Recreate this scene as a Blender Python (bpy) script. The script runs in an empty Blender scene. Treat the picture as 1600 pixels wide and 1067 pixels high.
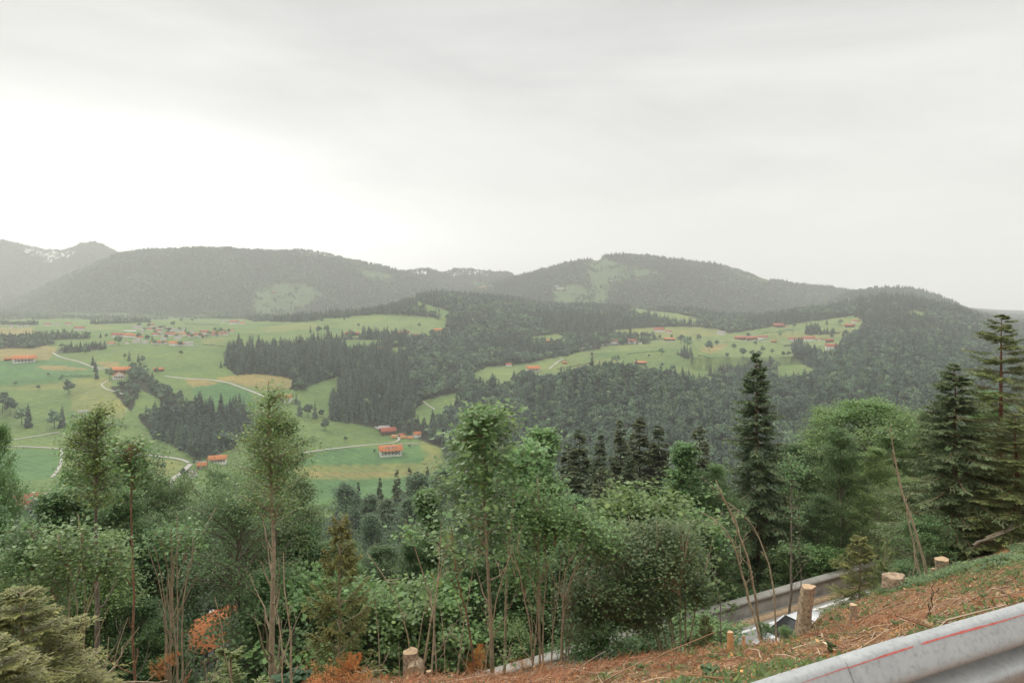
import bpy, math, random
import numpy as np
random.seed(7)
RNG = np.random.default_rng(7)
SC = bpy.context.scene
COL = SC.collection
R = math.radians

# ------------------------------------------------------------------ camera
F = 1100.0          # focal length in pixels of the 1600 px wide photograph
HZ = 475.0          # row of the horizon in the photograph
cam_d = bpy.data.cameras.new('camera')
cam = bpy.data.objects.new('camera', cam_d); COL.objects.link(cam)
cam.location = (0, 0, 0)
cam.rotation_euler = (R(90), 0, 0)
cam_d.sensor_width = 36.0
cam_d.lens = 36.0 * F / 1600.0
cam_d.shift_y = -(533.5 - HZ) / 1600.0
cam_d.clip_start = 0.1
cam_d.clip_end = 40000
SC.camera = cam
SC.view_settings.view_transform = 'Standard'
SC.view_settings.look = 'None'
SC.view_settings.gamma = 1.0
SC.view_settings.exposure = 0.2
SC.cycles.max_bounces = 7
SC.cycles.diffuse_bounces = 4
SC.cycles.transparent_max_bounces = 6
SC.cycles.volume_bounces = 3
SC.cycles.use_denoising = True
SC.cycles.sample_clamp_indirect = 4.0

# ------------------------------------------------------------------ world
SUN_EL, SUN_AZ = R(38), R(-38)       # azimuth from +Y, negative = towards the left
w = bpy.data.worlds.new('World'); SC.world = w; w.use_nodes = True
nt = w.node_tree; nt.nodes.clear()
def N(nt, t, **kw):
    n = nt.nodes.new(t)
    for k, v in kw.items(): setattr(n, k, v)
    return n
def setin(n, **kw):
    for k, v in kw.items(): n.inputs[k.replace('_', ' ')].default_value = v
    return n
L = nt.links.new
out = N(nt, 'ShaderNodeOutputWorld'); bg = N(nt, 'ShaderNodeBackground')
sky = N(nt, 'ShaderNodeTexSky'); sky.sky_type = 'NISHITA'; sky.sun_disc = False
sky.sun_elevation = SUN_EL; sky.sun_rotation = SUN_AZ
tc = N(nt, 'ShaderNodeTexCoord')
def vmath(nt, op, a, b=None):
    n = N(nt, 'ShaderNodeVectorMath', operation=op)
    nt.links.new(a, n.inputs[0])
    if b is not None:
        if isinstance(b, tuple): n.inputs[1].default_value = b
        else: nt.links.new(b, n.inputs[1])
    return n
def fmath(nt, op, a, b=None, clamp=False):
    n = N(nt, 'ShaderNodeMath', operation=op, use_clamp=clamp)
    for i, q in enumerate((a, b)):
        if q is None: continue
        if isinstance(q, (int, float)): n.inputs[i].default_value = q
        else: nt.links.new(q, n.inputs[i])
    return n.outputs[0]
def mixc(nt, fac, a, b, mode='MIX'):
    n = N(nt, 'ShaderNodeMix', data_type='RGBA', blend_type=mode)
    if isinstance(fac, (int, float)): n.inputs[0].default_value = fac
    else: nt.links.new(fac, n.inputs[0])
    for i, q in ((6, a), (7, b)):
        if isinstance(q, tuple): n.inputs[i].default_value = (q + (1,))[:4]
        else: nt.links.new(q, n.inputs[i])
    return n.outputs[2]
def ramp(nt, fac, stops):
    n = N(nt, 'ShaderNodeValToRGB')
    cr = n.color_ramp
    while len(cr.elements) < len(stops): cr.elements.new(0.5)
    for e, (p, c) in zip(cr.elements, stops):
        e.position = p; e.color = (c + (1,))[:4] if isinstance(c, tuple) else (c, c, c, 1)
    nt.links.new(fac, n.inputs[0])
    return n.outputs[0]
def noise_n(nt, vec, scale, detail=4, rough=0.55, dist=0.0):
    n = N(nt, 'ShaderNodeTexNoise')
    n.inputs['Scale'].default_value = scale; n.inputs['Detail'].default_value = detail
    n.inputs['Roughness'].default_value = rough; n.inputs['Distortion'].default_value = dist
    if vec is not None: nt.links.new(vec, n.inputs['Vector'])
    return n.outputs[0]
stretch = vmath(nt, 'MULTIPLY', tc.outputs['Generated'], (1.0, 1.0, 4.5)).outputs[0]
nz = noise_n(nt, stretch, 1.3, 5, 0.5, 0.6)
nz2 = noise_n(nt, stretch, 3.4, 6, 0.55, 0.4)
cloud = ramp(nt, nz, [(0.34, (0.53, 0.53, 0.522)), (0.5, (0.635, 0.632, 0.615)), (0.66, (0.74, 0.732, 0.706))])
# the break in the cloud, low on the left
def udir(px, py):
    v = np.array([(px - 800) / F, 1.0, -(py - HZ) / F]); return v / np.linalg.norm(v)
def glow(px, py, rad, sz):
    g = udir(px, py)
    sc_ = vmath(nt, 'MULTIPLY', tc.outputs['Generated'], (1.0, 1.0, sz)).outputs[0]
    d = N(nt, 'ShaderNodeVectorMath', operation='DISTANCE')
    L(sc_, d.inputs[0]); d.inputs[1].default_value = (g[0], g[1], g[2] * sz)
    wob = fmath(nt, 'MULTIPLY', fmath(nt, 'SUBTRACT', nz2, 0.5), 0.28)
    dd = fmath(nt, 'ADD', d.outputs['Value'], wob)
    q = fmath(nt, 'DIVIDE', dd, rad)
    q = fmath(nt, 'POWER', fmath(nt, 'MAXIMUM', q, 0.0), 2.0)
    return fmath(nt, 'EXPONENT', fmath(nt, 'MULTIPLY', q, -1.0))
g1 = glow(40, 285, 0.36, 4.2)
g2 = glow(330, 385, 0.34, 7.0)
gl = fmath(nt, 'ADD', fmath(nt, 'MULTIPLY', g1, 0.85), fmath(nt, 'MULTIPLY', g2, 0.65))
sepw = N(nt, 'ShaderNodeSeparateXYZ'); L(tc.outputs['Generated'], sepw.inputs[0])
low = fmath(nt, 'EXPONENT', fmath(nt, 'MULTIPLY', fmath(nt, 'ABSOLUTE', sepw.outputs[2]), -7.0))
cloud = mixc(nt, fmath(nt, 'MULTIPLY', low, 0.6), cloud, (0.90, 0.885, 0.845))
fine = fmath(nt, 'ADD', fmath(nt, 'MULTIPLY', fmath(nt, 'SUBTRACT', nz2, 0.5), 0.26), 1.0)
comb = N(nt, 'ShaderNodeCombineXYZ')
for i in range(3): L(fine, comb.inputs[i])
cloud = mixc(nt, 1.0, cloud, comb.outputs[0], 'MULTIPLY')
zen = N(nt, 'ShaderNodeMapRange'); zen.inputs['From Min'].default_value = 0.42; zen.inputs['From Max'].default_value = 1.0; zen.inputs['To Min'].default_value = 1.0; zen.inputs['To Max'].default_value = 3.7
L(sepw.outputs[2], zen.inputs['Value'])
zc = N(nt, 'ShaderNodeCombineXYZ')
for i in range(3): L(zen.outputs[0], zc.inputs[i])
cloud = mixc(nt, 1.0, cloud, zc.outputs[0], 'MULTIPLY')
glc = N(nt, 'ShaderNodeCombineXYZ')
for i, k in enumerate((1.0, 0.99, 0.95)): L(fmath(nt, 'MULTIPLY', gl, k), glc.inputs[i])
cloud = mixc(nt, 1.0, cloud, glc.outputs[0], 'ADD')
skys = mixc(nt, 1.0, sky.outputs[0], (0.1, 0.1, 0.1), 'MULTIPLY')
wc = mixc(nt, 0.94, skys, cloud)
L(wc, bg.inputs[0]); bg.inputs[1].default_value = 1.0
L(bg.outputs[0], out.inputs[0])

# ------------------------------------------------------------------ sun (veiled by cloud)
sd = bpy.data.lights.new('sun', 'SUN'); so = bpy.data.objects.new('sun', sd); COL.objects.link(so)
sd.energy = 1.5; sd.angle = R(22); sd.color = (1.0, 0.95, 0.87)
so.rotation_euler = (R(90) - SUN_EL, 0, math.pi - SUN_AZ)
so.location = (0, 0, 50)

# ================================================================== helpers
def tag(o, label=None, cat=None, group=None, kind=None):
    if label: o['label'] = label
    if cat: o['category'] = cat
    if group: o['group'] = group
    if kind: o['kind'] = kind
    return o
def empty(name, loc, label, cat, group=None, rz=0.0):
    o = bpy.data.objects.new(name, None); COL.objects.link(o); o.location = loc
    o.rotation_euler = (0, 0, rz); o.empty_display_size = 0.3
    return tag(o, label, cat, group)
def link(name, me, parent=None, loc=None):
    o = bpy.data.objects.new(name, me); COL.objects.link(o)
    if parent is not None: o.parent = parent
    if loc is not None: o.location = loc
    return o
def mesh_np(name, V, faces, mats=(), fmat=None, col=None, smooth=False):
    """V (n,3); faces: list of (m,k) int arrays."""
    me = bpy.data.meshes.new(name)
    V = np.ascontiguousarray(V, dtype=np.float32)
    faces = [np.asarray(f, dtype=np.int32) for f in faces if len(f)]
    loops = np.concatenate([f.ravel() for f in faces])
    sizes = np.concatenate([np.full(len(f), f.shape[1], np.int32) for f in faces])
    starts = np.concatenate([[0], np.cumsum(sizes)[:-1]]).astype(np.int32)
    me.vertices.add(len(V)); me.vertices.foreach_set('co', V.ravel())
    me.loops.add(len(loops)); me.loops.foreach_set('vertex_index', loops)
    me.polygons.add(len(sizes)); me.polygons.foreach_set('loop_start', starts)
    me.polygons.foreach_set('loop_total', sizes)
    for m in mats: me.materials.append(m)
    if fmat is not None: me.polygons.foreach_set('material_index', np.asarray(fmat, np.int32))
    if smooth: me.polygons.foreach_set('use_smooth', np.ones(len(sizes), bool))
    me.update(calc_edges=True)
    if col is not None:
        a = me.attributes.new('Col', 'FLOAT_COLOR', 'POINT')
        c = np.ones((len(V), 4), np.float32); c[:, :3] = col
        a.data.foreach_set('color', c.ravel())
    return me
class MB:
    def __init__(s): s.V = []; s.Q = []; s.T = []; s.C = []; s.mq = []; s.mt = []; s.n = 0; s.use_col = False
    def add(s, V, Fs, mat=0, col=None):
        V = np.asarray(V, float).reshape(-1, 3); Fs = np.asarray(Fs, int)
        if not len(Fs): return s
        (s.Q if Fs.shape[1] == 4 else s.T).append(Fs + s.n)
        (s.mq if Fs.shape[1] == 4 else s.mt).append(np.full(len(Fs), mat))
        s.V.append(V); s.n += len(V)
        if col is None: s.C.append(np.full((len(V), 3), .5))
        else:
            s.use_col = True; c = np.asarray(col, float)
            s.C.append(np.broadcast_to(c, (len(V), 3)))
        return s
    def box(s, x0, y0, z0, x1, y1, z1, mat=0, top=1.0, col=None):
        cx, cy = (x0 + x1) / 2, (y0 + y1) / 2
        V = []
        for z, k in ((z0, 1.0), (z1, top)):
            for x, y in ((x0, y0), (x1, y0), (x1, y1), (x0, y1)):
                V.append((cx + (x - cx) * k, cy + (y - cy) * k, z))
        return s.add(V, [(3, 2, 1, 0), (4, 5, 6, 7), (0, 1, 5, 4), (1, 2, 6, 5), (2, 3, 7, 6), (3, 0, 4, 7)], mat, col)
    def mesh(s, name, mats, smooth=False):
        fs = []; fm = []
        if s.Q: fs.append(np.concatenate(s.Q)); fm.append(np.concatenate(s.mq))
        if s.T: fs.append(np.concatenate(s.T)); fm.append(np.concatenate(s.mt))
        return mesh_np(name, np.concatenate(s.V), fs, mats, np.concatenate(fm), np.concatenate(s.C) if s.use_col else None, smooth)
def nrm(v): return v / np.maximum(np.linalg.norm(v, axis=-1, keepdims=True), 1e-9)
def tubes(P, Rr, k=4):
    """P (B,N,3), Rr (B,N) -> verts, quads"""
    P = np.asarray(P, float); Rr = np.asarray(Rr, float)
    if P.ndim == 2: P = P[None]; Rr = Rr[None]
    B, n, _ = P.shape
    T = nrm(np.gradient(P, axis=1))
    mean = nrm(P[:, -1] - P[:, 0])
    ref = np.where(np.abs(mean[:, 2:3]) > 0.8, np.array([[1.0, 0, 0]]), np.array([[0, 0, 1.0]]))
    a = nrm(np.cross(T, ref[:, None, :])); b = np.cross(T, a)
    th = np.arange(k) * 2 * math.pi / k
    ring = P[:, :, None, :] + Rr[:, :, None, None] * (np.cos(th)[None, None, :, None] * a[:, :, None, :] + np.sin(th)[None, None, :, None] * b[:, :, None, :])
    V = ring.reshape(-1, 3)
    i = np.arange(B)[:, None, None] * n * k; j = np.arange(n - 1)[None, :, None] * k; m = np.arange(k)[None, None, :]
    m2 = (m + 1) % k
    Q = np.stack([i + j + m, i + j + m2, i + j + k + m2, i + j + k + m], -1).reshape(-1, 4)
    return V, Q
def kites(C, D, S, lift=None):
    """leaf quads: base C, length vector D, half width vector S (all (n,3))"""
    n = len(C)
    mid = C + D * 0.42
    if lift is not None: mid = mid + lift
    V = np.stack([C, mid + S, C + D, mid - S], 1).reshape(-1, 3)
    Q = np.arange(n * 4).reshape(n, 4)
    return V, Q
# value noise -------------------------------------------------------
_H = np.random.default_rng(11).random((256, 256))
def vnoise(x, y):
    x = np.asarray(x, float); y = np.asarray(y, float)
    xi = np.floor(x).astype(int); yi = np.floor(y).astype(int)
    fx = x - xi; fy = y - yi; fx = fx * fx * (3 - 2 * fx); fy = fy * fy * (3 - 2 * fy)
    h = lambda a, b: _H[a & 255, b & 255]
    return (h(xi, yi) * (1 - fx) + h(xi + 1, yi) * fx) * (1 - fy) + (h(xi, yi + 1) * (1 - fx) + h(xi + 1, yi + 1) * fx) * fy
def fbm(x, y, o=4):
    r = 0; a = 0.5; t = 0
    for k in range(o):
        r = r + a * vnoise(x * 2 ** k + 17.3 * k, y * 2 ** k - 9.1 * k); t += a; a *= 0.5
    return r / t            # 0..1
def sstep(a, b, x):
    t = np.clip((x - a) / (b - a), 0, 1); return t * t * (3 - 2 * t)
def inpoly(px, py, poly):
    px = np.asarray(px, float); py = np.asarray(py, float)
    ins = np.zeros(px.shape, bool); n = len(poly)
    for i in range(n):
        x0, y0 = poly[i]; x1, y1 = poly[(i + 1) % n]
        if y0 == y1: continue
        c = ((y0 > py) != (y1 > py)) & (px < (x1 - x0) * (py - y0) / (y1 - y0) + x0)
        ins ^= c
    return ins

# ================================================================== materials
def new_mat(name):
    m = bpy.data.materials.new(name); m.use_nodes = True
    nt = m.node_tree
    return m, nt, nt.nodes['Principled BSDF']
def simple(name, rgb, rough=0.7, metal=0.0, var=0.25, scale=6.0, coord='Object', bump=0.0, spec=0.3):
    m, nt, b = new_mat(name)
    tcn = N(nt, 'ShaderNodeTexCoord')
    nz = noise_n(nt, tcn.outputs[coord], scale, 5, 0.6)
    lo = tuple(c * (1 - var) for c in rgb); hi = tuple(min(1, c * (1 + var)) for c in rgb)
    c = ramp(nt, nz, [(0.3, lo), (0.7, hi)])
    nt.links.new(c, b.inputs['Base Color'])
    b.inputs['Roughness'].default_value = rough; b.inputs['Metallic'].default_value = metal
    b.inputs['Specular IOR Level'].default_value = spec
    if bump:
        bp = N(nt, 'ShaderNodeBump'); bp.inputs['Strength'].default_value = bump
        nt.links.new(nz, bp.inputs['Height']); nt.links.new(bp.outputs[0], b.inputs['Normal'])
    return m
def leaf_mat(name, transl=0.3, objvar=0.25, rough=0.48, hue=0.502):
    m = bpy.data.materials.new(name); m.use_nodes = True; nt = m.node_tree; nt.nodes.clear()
    o = N(nt, 'ShaderNodeOutputMaterial')
    at = N(nt, 'ShaderNodeAttribute'); at.attribute_name = 'Col'
    oi = N(nt, 'ShaderNodeObjectInfo')
    hsv = N(nt, 'ShaderNodeHueSaturation')
    nt.links.new(at.outputs['Color'], hsv.inputs['Color'])
    v = fmath(nt, 'ADD', fmath(nt, 'MULTIPLY', oi.outputs['Random'], 2 * objvar), 1 - objvar)
    nt.links.new(v, hsv.inputs['Value'])
    wn = N(nt, 'ShaderNodeTexWhiteNoise', noise_dimensions='1D'); nt.links.new(oi.outputs['Random'], wn.inputs['W'])
    hh = fmath(nt, 'ADD', fmath(nt, 'MULTIPLY', wn.outputs['Value'], 0.03), hue)
    nt.links.new(hh, hsv.inputs['Hue'])
    pr = N(nt, 'ShaderNodeBsdfPrincipled'); pr.inputs['Roughness'].default_value = rough
    pr.inputs['Specular IOR Level'].default_value = 0.5
    nt.links.new(hsv.outputs[0], pr.inputs['Base Color'])
    tr = N(nt, 'ShaderNodeBsdfTranslucent'); nt.links.new(hsv.outputs[0], tr.inputs['Color'])
    mx = N(nt, 'ShaderNodeMixShader'); mx.inputs[0].default_value = transl
    nt.links.new(pr.outputs[0], mx.inputs[1]); nt.links.new(tr.outputs[0], mx.inputs[2])
    nt.links.new(mx.outputs[0], o.inputs[0])
    return m
M = {}
M['leaf'] = leaf_mat('broadleaf', 0.42, 0.16)
M['needle'] = leaf_mat('needles', 0.25, 0.12, 0.65, .487)
M['farleaf'] = leaf_mat('far_foliage', 0.10, 0.42, 0.8)
M['bark_tan'] = simple('bark_tan', (0.34, 0.27, 0.18), 0.85, 0, 0.35, 9, bump=0.3)
M['bark_grey'] = simple('bark_grey', (0.17, 0.14, 0.105), 0.9, 0, 0.4, 7, bump=0.4)
M['bark_red'] = simple('bark_red', (0.22, 0.115, 0.07), 0.9, 0, 0.4, 8, bump=0.5)
M['bark_dark'] = simple('bark_dark', (0.05, 0.04, 0.03), 0.95, 0, 0.3, 4)
def cut_mat():
    m, nt, b = new_mat('cut_wood'); tcn = N(nt, 'ShaderNodeTexCoord')
    wv = N(nt, 'ShaderNodeTexWave'); wv.wave_type = 'RINGS'; wv.rings_direction = 'Z'; wv.inputs['Scale'].default_value = 22; wv.inputs['Distortion'].default_value = 2.5; wv.inputs['Detail'].default_value = 3
    nt.links.new(tcn.outputs['Object'], wv.inputs['Vector'])
    c = ramp(nt, wv.outputs['Fac'], [(0.2, (.36, .22, .12)), (0.6, (.52, .36, .21))])
    c = mixc(nt, 0.5, c, ramp(nt, noise_n(nt, tcn.outputs['Object'], 9, 5, .65), [(0.35, (.26, .17, .10)), (0.6, (.56, .41, .25))]))
    nt.links.new(c, b.inputs['Base Color']); b.inputs['Roughness'].default_value = .8
    return m
M['cut'] = cut_mat()
M['stump_bark'] = simple('stump_bark', (0.34, 0.25, 0.17), 0.9, 0, 0.6, 16, bump=1.0)
M['stake'] = simple('stake_wood', (0.55, 0.30, 0.13), 0.75, 0, 0.2, 14)
M['white_wall'] = simple('white_render', (0.74, 0.72, 0.67), 0.85, 0, 0.06, 0.8)
M['wood_wall'] = simple('weathered_wood', (0.16, 0.095, 0.06), 0.85, 0, 0.3, 2.0)
M['glass'] = simple('window_dark', (0.05, 0.055, 0.06), 0.25, 0, 0.1, 3, spec=0.5)
def roof_mat(name, rgb):
    m, nt, b = new_mat(name)
    tcn = N(nt, 'ShaderNodeTexCoord')
    nz = noise_n(nt, tcn.outputs['Object'], 0.9, 6, 0.7)
    wv = N(nt, 'ShaderNodeTexWave'); wv.wave_type = 'BANDS'; wv.bands_direction = 'X'
    wv.inputs['Scale'].default_value = 5.0; wv.inputs['Distortion'].default_value = 0.4
    nt.links.new(tcn.outputs['Object'], wv.inputs['Vector'])
    c = ramp(nt, nz, [(0.3, tuple(q * 0.72 for q in rgb)), (0.7, tuple(min(1, q * 1.2) for q in rgb))])
    c = mixc(nt, fmath(nt, 'MULTIPLY', wv.outputs['Fac'], 0.25), c, tuple(q * 0.5 for q in rgb))
    oi = N(nt, 'ShaderNodeObjectInfo')
    c = mixc(nt, fmath(nt, 'MULTIPLY', oi.outputs['Random'], 0.2), c, (0.26, 0.12, 0.07))
    nt.links.new(c, b.inputs['Base Color']); b.inputs['Roughness'].default_value = 0.8
    return m
M['roof_orange'] = roof_mat('roof_tiles_orange', (0.56, 0.185, 0.055))
M['roof_red'] = roof_mat('roof_tiles_red', (0.36, 0.095, 0.055))
M['roof_grey'] = roof_mat('roof_grey', (0.36, 0.33, 0.31))
M['path'] = simple('pale_track', (0.36, 0.34, 0.30), 0.95, 0, 0.12, 0.05, 'Object')
M['concrete'] = simple('old_concrete', (0.34, 0.32, 0.285), 0.92, 0, 0.3, 1.6, bump=0.15)
M['coping'] = simple('pale_coping', (0.30, 0.285, 0.25), 0.9, 0, 0.15, 2.0)
M['asphalt'] = simple('asphalt', (0.31, 0.30, 0.28), 0.95, 0, 0.14, 0.9)
M['white_paint'] = simple('white_line', (0.80, 0.79, 0.76), 0.7, 0, 0.12, 3)
M['kerbstone'] = simple('kerb_stone', (0.40, 0.29, 0.18), 0.95, 0, 0.3, 4)

# ================================================================== terrain
NV = np.array([-.431, .902]); TV = np.array([.902, .431]); O0 = np.array([.56, 1.62])
def st(x, y): return (x - O0[0]) * NV[0] + (y - O0[1]) * NV[1], (x - O0[0]) * TV[0] + (y - O0[1]) * TV[1]
def xy(s, t): return O0[0] + s * NV[0] + t * TV[0], O0[1] + s * NV[1] + t * TV[1]
def cs_(t): return np.interp(t, [-40, -10, 3, 10, 17, 21, 26], [8.6, 9.8, 10.4, 10.6, 11.2, 13.5, 15.0])
def sr_(t): return np.interp(t, [-40, 10, 17, 24, 40], [11.8, 14.6, 15.2, 17.0, 17.6])
def sw_(t): return 20.4 + .062 * np.asarray(t, float)
ROAD_D = 13.45
def near_drop(s, t):
    g = np.interp(t, [-40, 2.4, 4.4, 5.7, 8, 9, 10.9, 11.9, 13.1, 15.7, 18.5, 22, 26, 30], [.51, .49, .515, .541, .582, .605, .620, .610, .575, .560, .552, .552, .520, .487])
    cs = cs_(t); sr = sr_(t); sw = sw_(t)
    gn = np.interp(t, [-40, 1, 4, 8, 14, 22, 30], [.54, .54, .62, .64, .60, .56, .50])
    d_cs = 1.6 + g * (cs - 0.6)
    d6 = 1.6 + gn * 5.4; s0 = np.maximum(s - 0.6, 0)
    d_sl = np.where(s < 6.0, 1.6 + gn * s0, d6 + (d_cs - d6) * (s - 6.0) / (cs - 6.0))
    k = np.clip((s - cs) / (sr - cs), 0, 1)
    d_cut = d_cs + (ROAD_D - d_cs) * (1 - (1 - k) ** 1.5 * (1 - 0.15 * k))
    ds = np.interp(np.maximum(s - sw, 0), [0, .45, 4, 13, 38, 78, 128, 300, 600], [0, .8, 4.0, 10, 25, 40, 55, 100, 150]) + ROAD_D
    return np.where(s < cs, d_sl, np.where(s < sr, d_cut, np.where(s < sw + .2, ROAD_D, ds)))
COLS = {   # photo column : (depth, row) pairs of the ground surface; rows below the horizon give the drop
 -400: [(110, 60, 'd'), (300, 118, 'd'), (500, 145, 'd'), (620, 760), (800, 690), (1050, 600), (1250, 560), (1550, 530), (2100, 510), (2800, 500), (9000, 481)],
    0: [(110, 58, 'd'), (300, 118, 'd'), (500, 146, 'd'), (620, 762), (800, 690), (1050, 600), (1250, 560), (1550, 530), (2100, 510), (2800, 500), (9000, 481)],
  200: [(110, 57, 'd'), (300, 122, 'd'), (500, 152, 'd'), (700, 742), (800, 690), (920, 640), (1050, 602), (1250, 562), (1400, 541), (1700, 520), (2300, 505), (3200, 498), (9000, 481)],
  320: [(110, 56, 'd'), (300, 122, 'd'), (500, 155, 'd'), (700, 745), (800, 698), (920, 648), (1050, 604), (1250, 562), (1400, 541), (1700, 519), (2300, 505), (3200, 498), (9000, 481)],
  400: [(110, 55, 'd'), (300, 122, 'd'), (500, 160, 'd'), (720, 760), (800, 720), (870, 690), (980, 650), (1080, 605), (1300, 562), (1600, 530), (1900, 513), (2400, 502), (3200, 499), (9000, 481)],
  500: [(110, 54, 'd'), (300, 122, 'd'), (500, 165, 'd'), (740, 762), (830, 710), (900, 682), (980, 652), (1120, 605), (1350, 560), (1650, 528), (1900, 508), (2150, 498), (2500, 500), (9000, 481)],
  600: [(110, 52, 'd'), (300, 120, 'd'), (500, 165, 'd'), (760, 762), (870, 704), (960, 678), (1010, 655), (1200, 600), (1450, 555), (1800, 525), (2050, 500), (2200, 488), (2500, 486), (9000, 481)],
  680: [(110, 51, 'd'), (300, 118, 'd'), (500, 160, 'd'), (780, 745), (880, 700), (960, 672), (1080, 640), (1250, 595), (1500, 555), (1800, 522), (2050, 494), (2250, 474), (2600, 462), (9000, 470)],
  800: [(110, 50, 'd'), (300, 116, 'd'), (500, 158, 'd'), (800, 705), (900, 672), (1020, 638), (1200, 600), (1350, 582), (1500, 562), (1750, 525), (2050, 498), (2400, 480), (2800, 468), (9000, 475)],
  860: [(110, 50, 'd'), (300, 114, 'd'), (500, 154, 'd'), (720, 712), (860, 660), (1000, 625), (1080, 603), (1180, 600), (1300, 590), (1500, 560), (1700, 537), (1850, 520), (2100, 498), (2500, 482), (2900, 478), (9000, 477)],
  950: [(110, 49, 'd'), (300, 112, 'd'), (500, 150, 'd'), (700, 715), (830, 660), (980, 605), (1070, 583), (1150, 590), (1260, 602), (1450, 575), (1600, 548), (1750, 533), (1950, 514), (2200, 498), (2500, 485), (2900, 482), (9000, 478)],
 1050: [(110, 48, 'd'), (300, 110, 'd'), (500, 146, 'd'), (700, 706), (850, 652), (980, 613), (1070, 596), (1160, 602), (1300, 598), (1450, 573), (1600, 549), (1780, 531), (1950, 517), (2150, 502), (2450, 488), (2900, 486), (9000, 479)],
 1150: [(110, 47, 'd'), (300, 108, 'd'), (500, 142, 'd'), (700, 706), (850, 655), (1000, 622), (1150, 606), (1300, 596), (1450, 573), (1600, 549), (1800, 530), (2000, 515), (2250, 503), (2600, 496), (9000, 480)],
 1240: [(110, 46, 'd'), (300, 106, 'd'), (500, 138, 'd'), (720, 700), (880, 645), (1050, 612), (1200, 596), (1300, 585), (1450, 568), (1600, 545), (1800, 526), (2000, 511), (2300, 499), (2600, 492), (9000, 480)],
 1320: [(110, 44, 'd'), (300, 102, 'd'), (500, 133, 'd'), (700, 696), (880, 636), (1050, 597), (1250, 565), (1500, 541), (1700, 525), (1900, 510), (2100, 498), (2350, 483), (9000, 480)],
 1450: [(110, 42, 'd'), (300, 98, 'd'), (500, 128, 'd'), (700, 690), (850, 640), (1050, 595), (1300, 556), (1600, 523), (1900, 496), (2150, 479), (9000, 480)],
 1600: [(110, 38, 'd'), (300, 92, 'd'), (500, 122, 'd'), (650, 700), (800, 645), (950, 605), (1200, 570), (1500, 545), (1900, 528), (9000, 486)],
 2100: [(110, 30, 'd'), (300, 85, 'd'), (500, 118, 'd'), (650, 690), (800, 645), (950, 610), (1200, 580), (1500, 560), (1900, 545), (9000, 490)],
}
ck = sorted(COLS)
YG = np.geomspace(100, 9500, 700)                  # depth rows of the table
tab = np.zeros((len(ck), len(YG)))
def pchip(x, y, q):
    h = np.diff(x); d = np.diff(y) / h; m = np.zeros(len(x))
    m[0] = d[0]; m[-1] = d[-1]
    for i in range(1, len(x) - 1):
        if d[i - 1] * d[i] > 0:
            w1 = 2 * h[i] + h[i - 1]; w2 = h[i] + 2 * h[i - 1]
            m[i] = (w1 + w2) / (w1 / d[i - 1] + w2 / d[i])
    i = np.clip(np.searchsorted(x, q) - 1, 0, len(x) - 2); t = (q - x[i]) / h[i]
    return ((2 * t**3 - 3 * t**2 + 1) * y[i] + (t**3 - 2 * t**2 + t) * h[i] * m[i] + (-2 * t**3 + 3 * t**2) * y[i + 1] + (t**3 - t**2) * h[i] * m[i + 1])
for i, c in enumerate(ck):
    ys = [1.0]; ds = []
    ys = []; ds = []
    for e in COLS[c]:
        ys.append(math.log(e[0])); ds.append(e[1] if len(e) == 3 else (e[1] - HZ) / F * e[0])
    tab[i] = pchip(np.array(ys), np.array(ds), np.clip(np.log(YG), ys[0], ys[-1]))
PXG = np.arange(-600, 2201, 4.0)
TAB = np.zeros((len(PXG), len(YG)))
for j in range(len(YG)):
    TAB[:, j] = pchip(np.array(ck, float), tab[:, j], np.clip(PXG, ck[0], ck[-1]))
# smooth a little across columns
for _ in range(6): TAB[1:-1] = (TAB[:-2] + 2 * TAB[1:-1] + TAB[2:]) / 4
# ridges: depth, front width, back width, skyline polyline (photo px, row)
RIDGES = [
 (6600, 1800, 1200, [(-600, 420), (-200, 390), (-60, 378), (0, 375), (25, 381), (50, 386), (75, 391), (95, 392), (112, 388), (128, 381), (143, 378), (158, 380), (172, 388), (190, 396), (260, 420), (330, 470)]),
 (4700, 1500, 900, [(-600, 500), (-100, 492), (0, 480), (50, 458), (100, 432), (140, 415), (180, 398), (215, 391), (260, 388), (300, 386), (350, 389), (400, 391), (440, 393), (470, 389), (500, 393), (530, 402), (570, 411), (610, 420), (640, 428), (680, 440), (720, 455), (760, 475), (820, 500)]),
 (5300, 1200, 900, [(520, 470), (580, 440), (620, 427), (650, 420), (668, 419), (690, 425), (712, 419), (740, 420), (770, 423), (792, 424), (808, 432), (860, 450), (950, 480)]),
 (4400, 1500, 900, [(640, 480), (700, 460), (750, 448), (790, 438), (820, 428), (860, 417), (900, 407), (922, 406), (934, 408), (945, 400), (975, 399), (1010, 400), (1050, 406), (1090, 411), (1120, 414), (1150, 421), (1200, 437), (1250, 445), (1300, 449), (1340, 458), (1400, 472), (1500, 492), (1600, 505)]),
 (3500, 900, 700, [(1200, 500), (1290, 472), (1330, 456), (1370, 450), (1410, 450), (1450, 457), (1480, 469), (1510, 483), (1560, 506), (1620, 520), (1800, 545), (2200, 560)]),
 (2350, 900, 600, [(1080, 505), (1180, 500), (1240, 488), (1290, 483), (1340, 473), (1380, 467), (1410, 467), (1450, 474), (1490, 488), (1530, 500), (1570, 515), (1620, 530), (1800, 560), (2200, 600)]),
 (2900, 700, 600, [(560, 505), (620, 486), (660, 470), (700, 462), (760, 466), (820, 478), (880, 485), (950, 486), (1040, 488), (1120, 498), (1200, 506)]),
]
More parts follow.
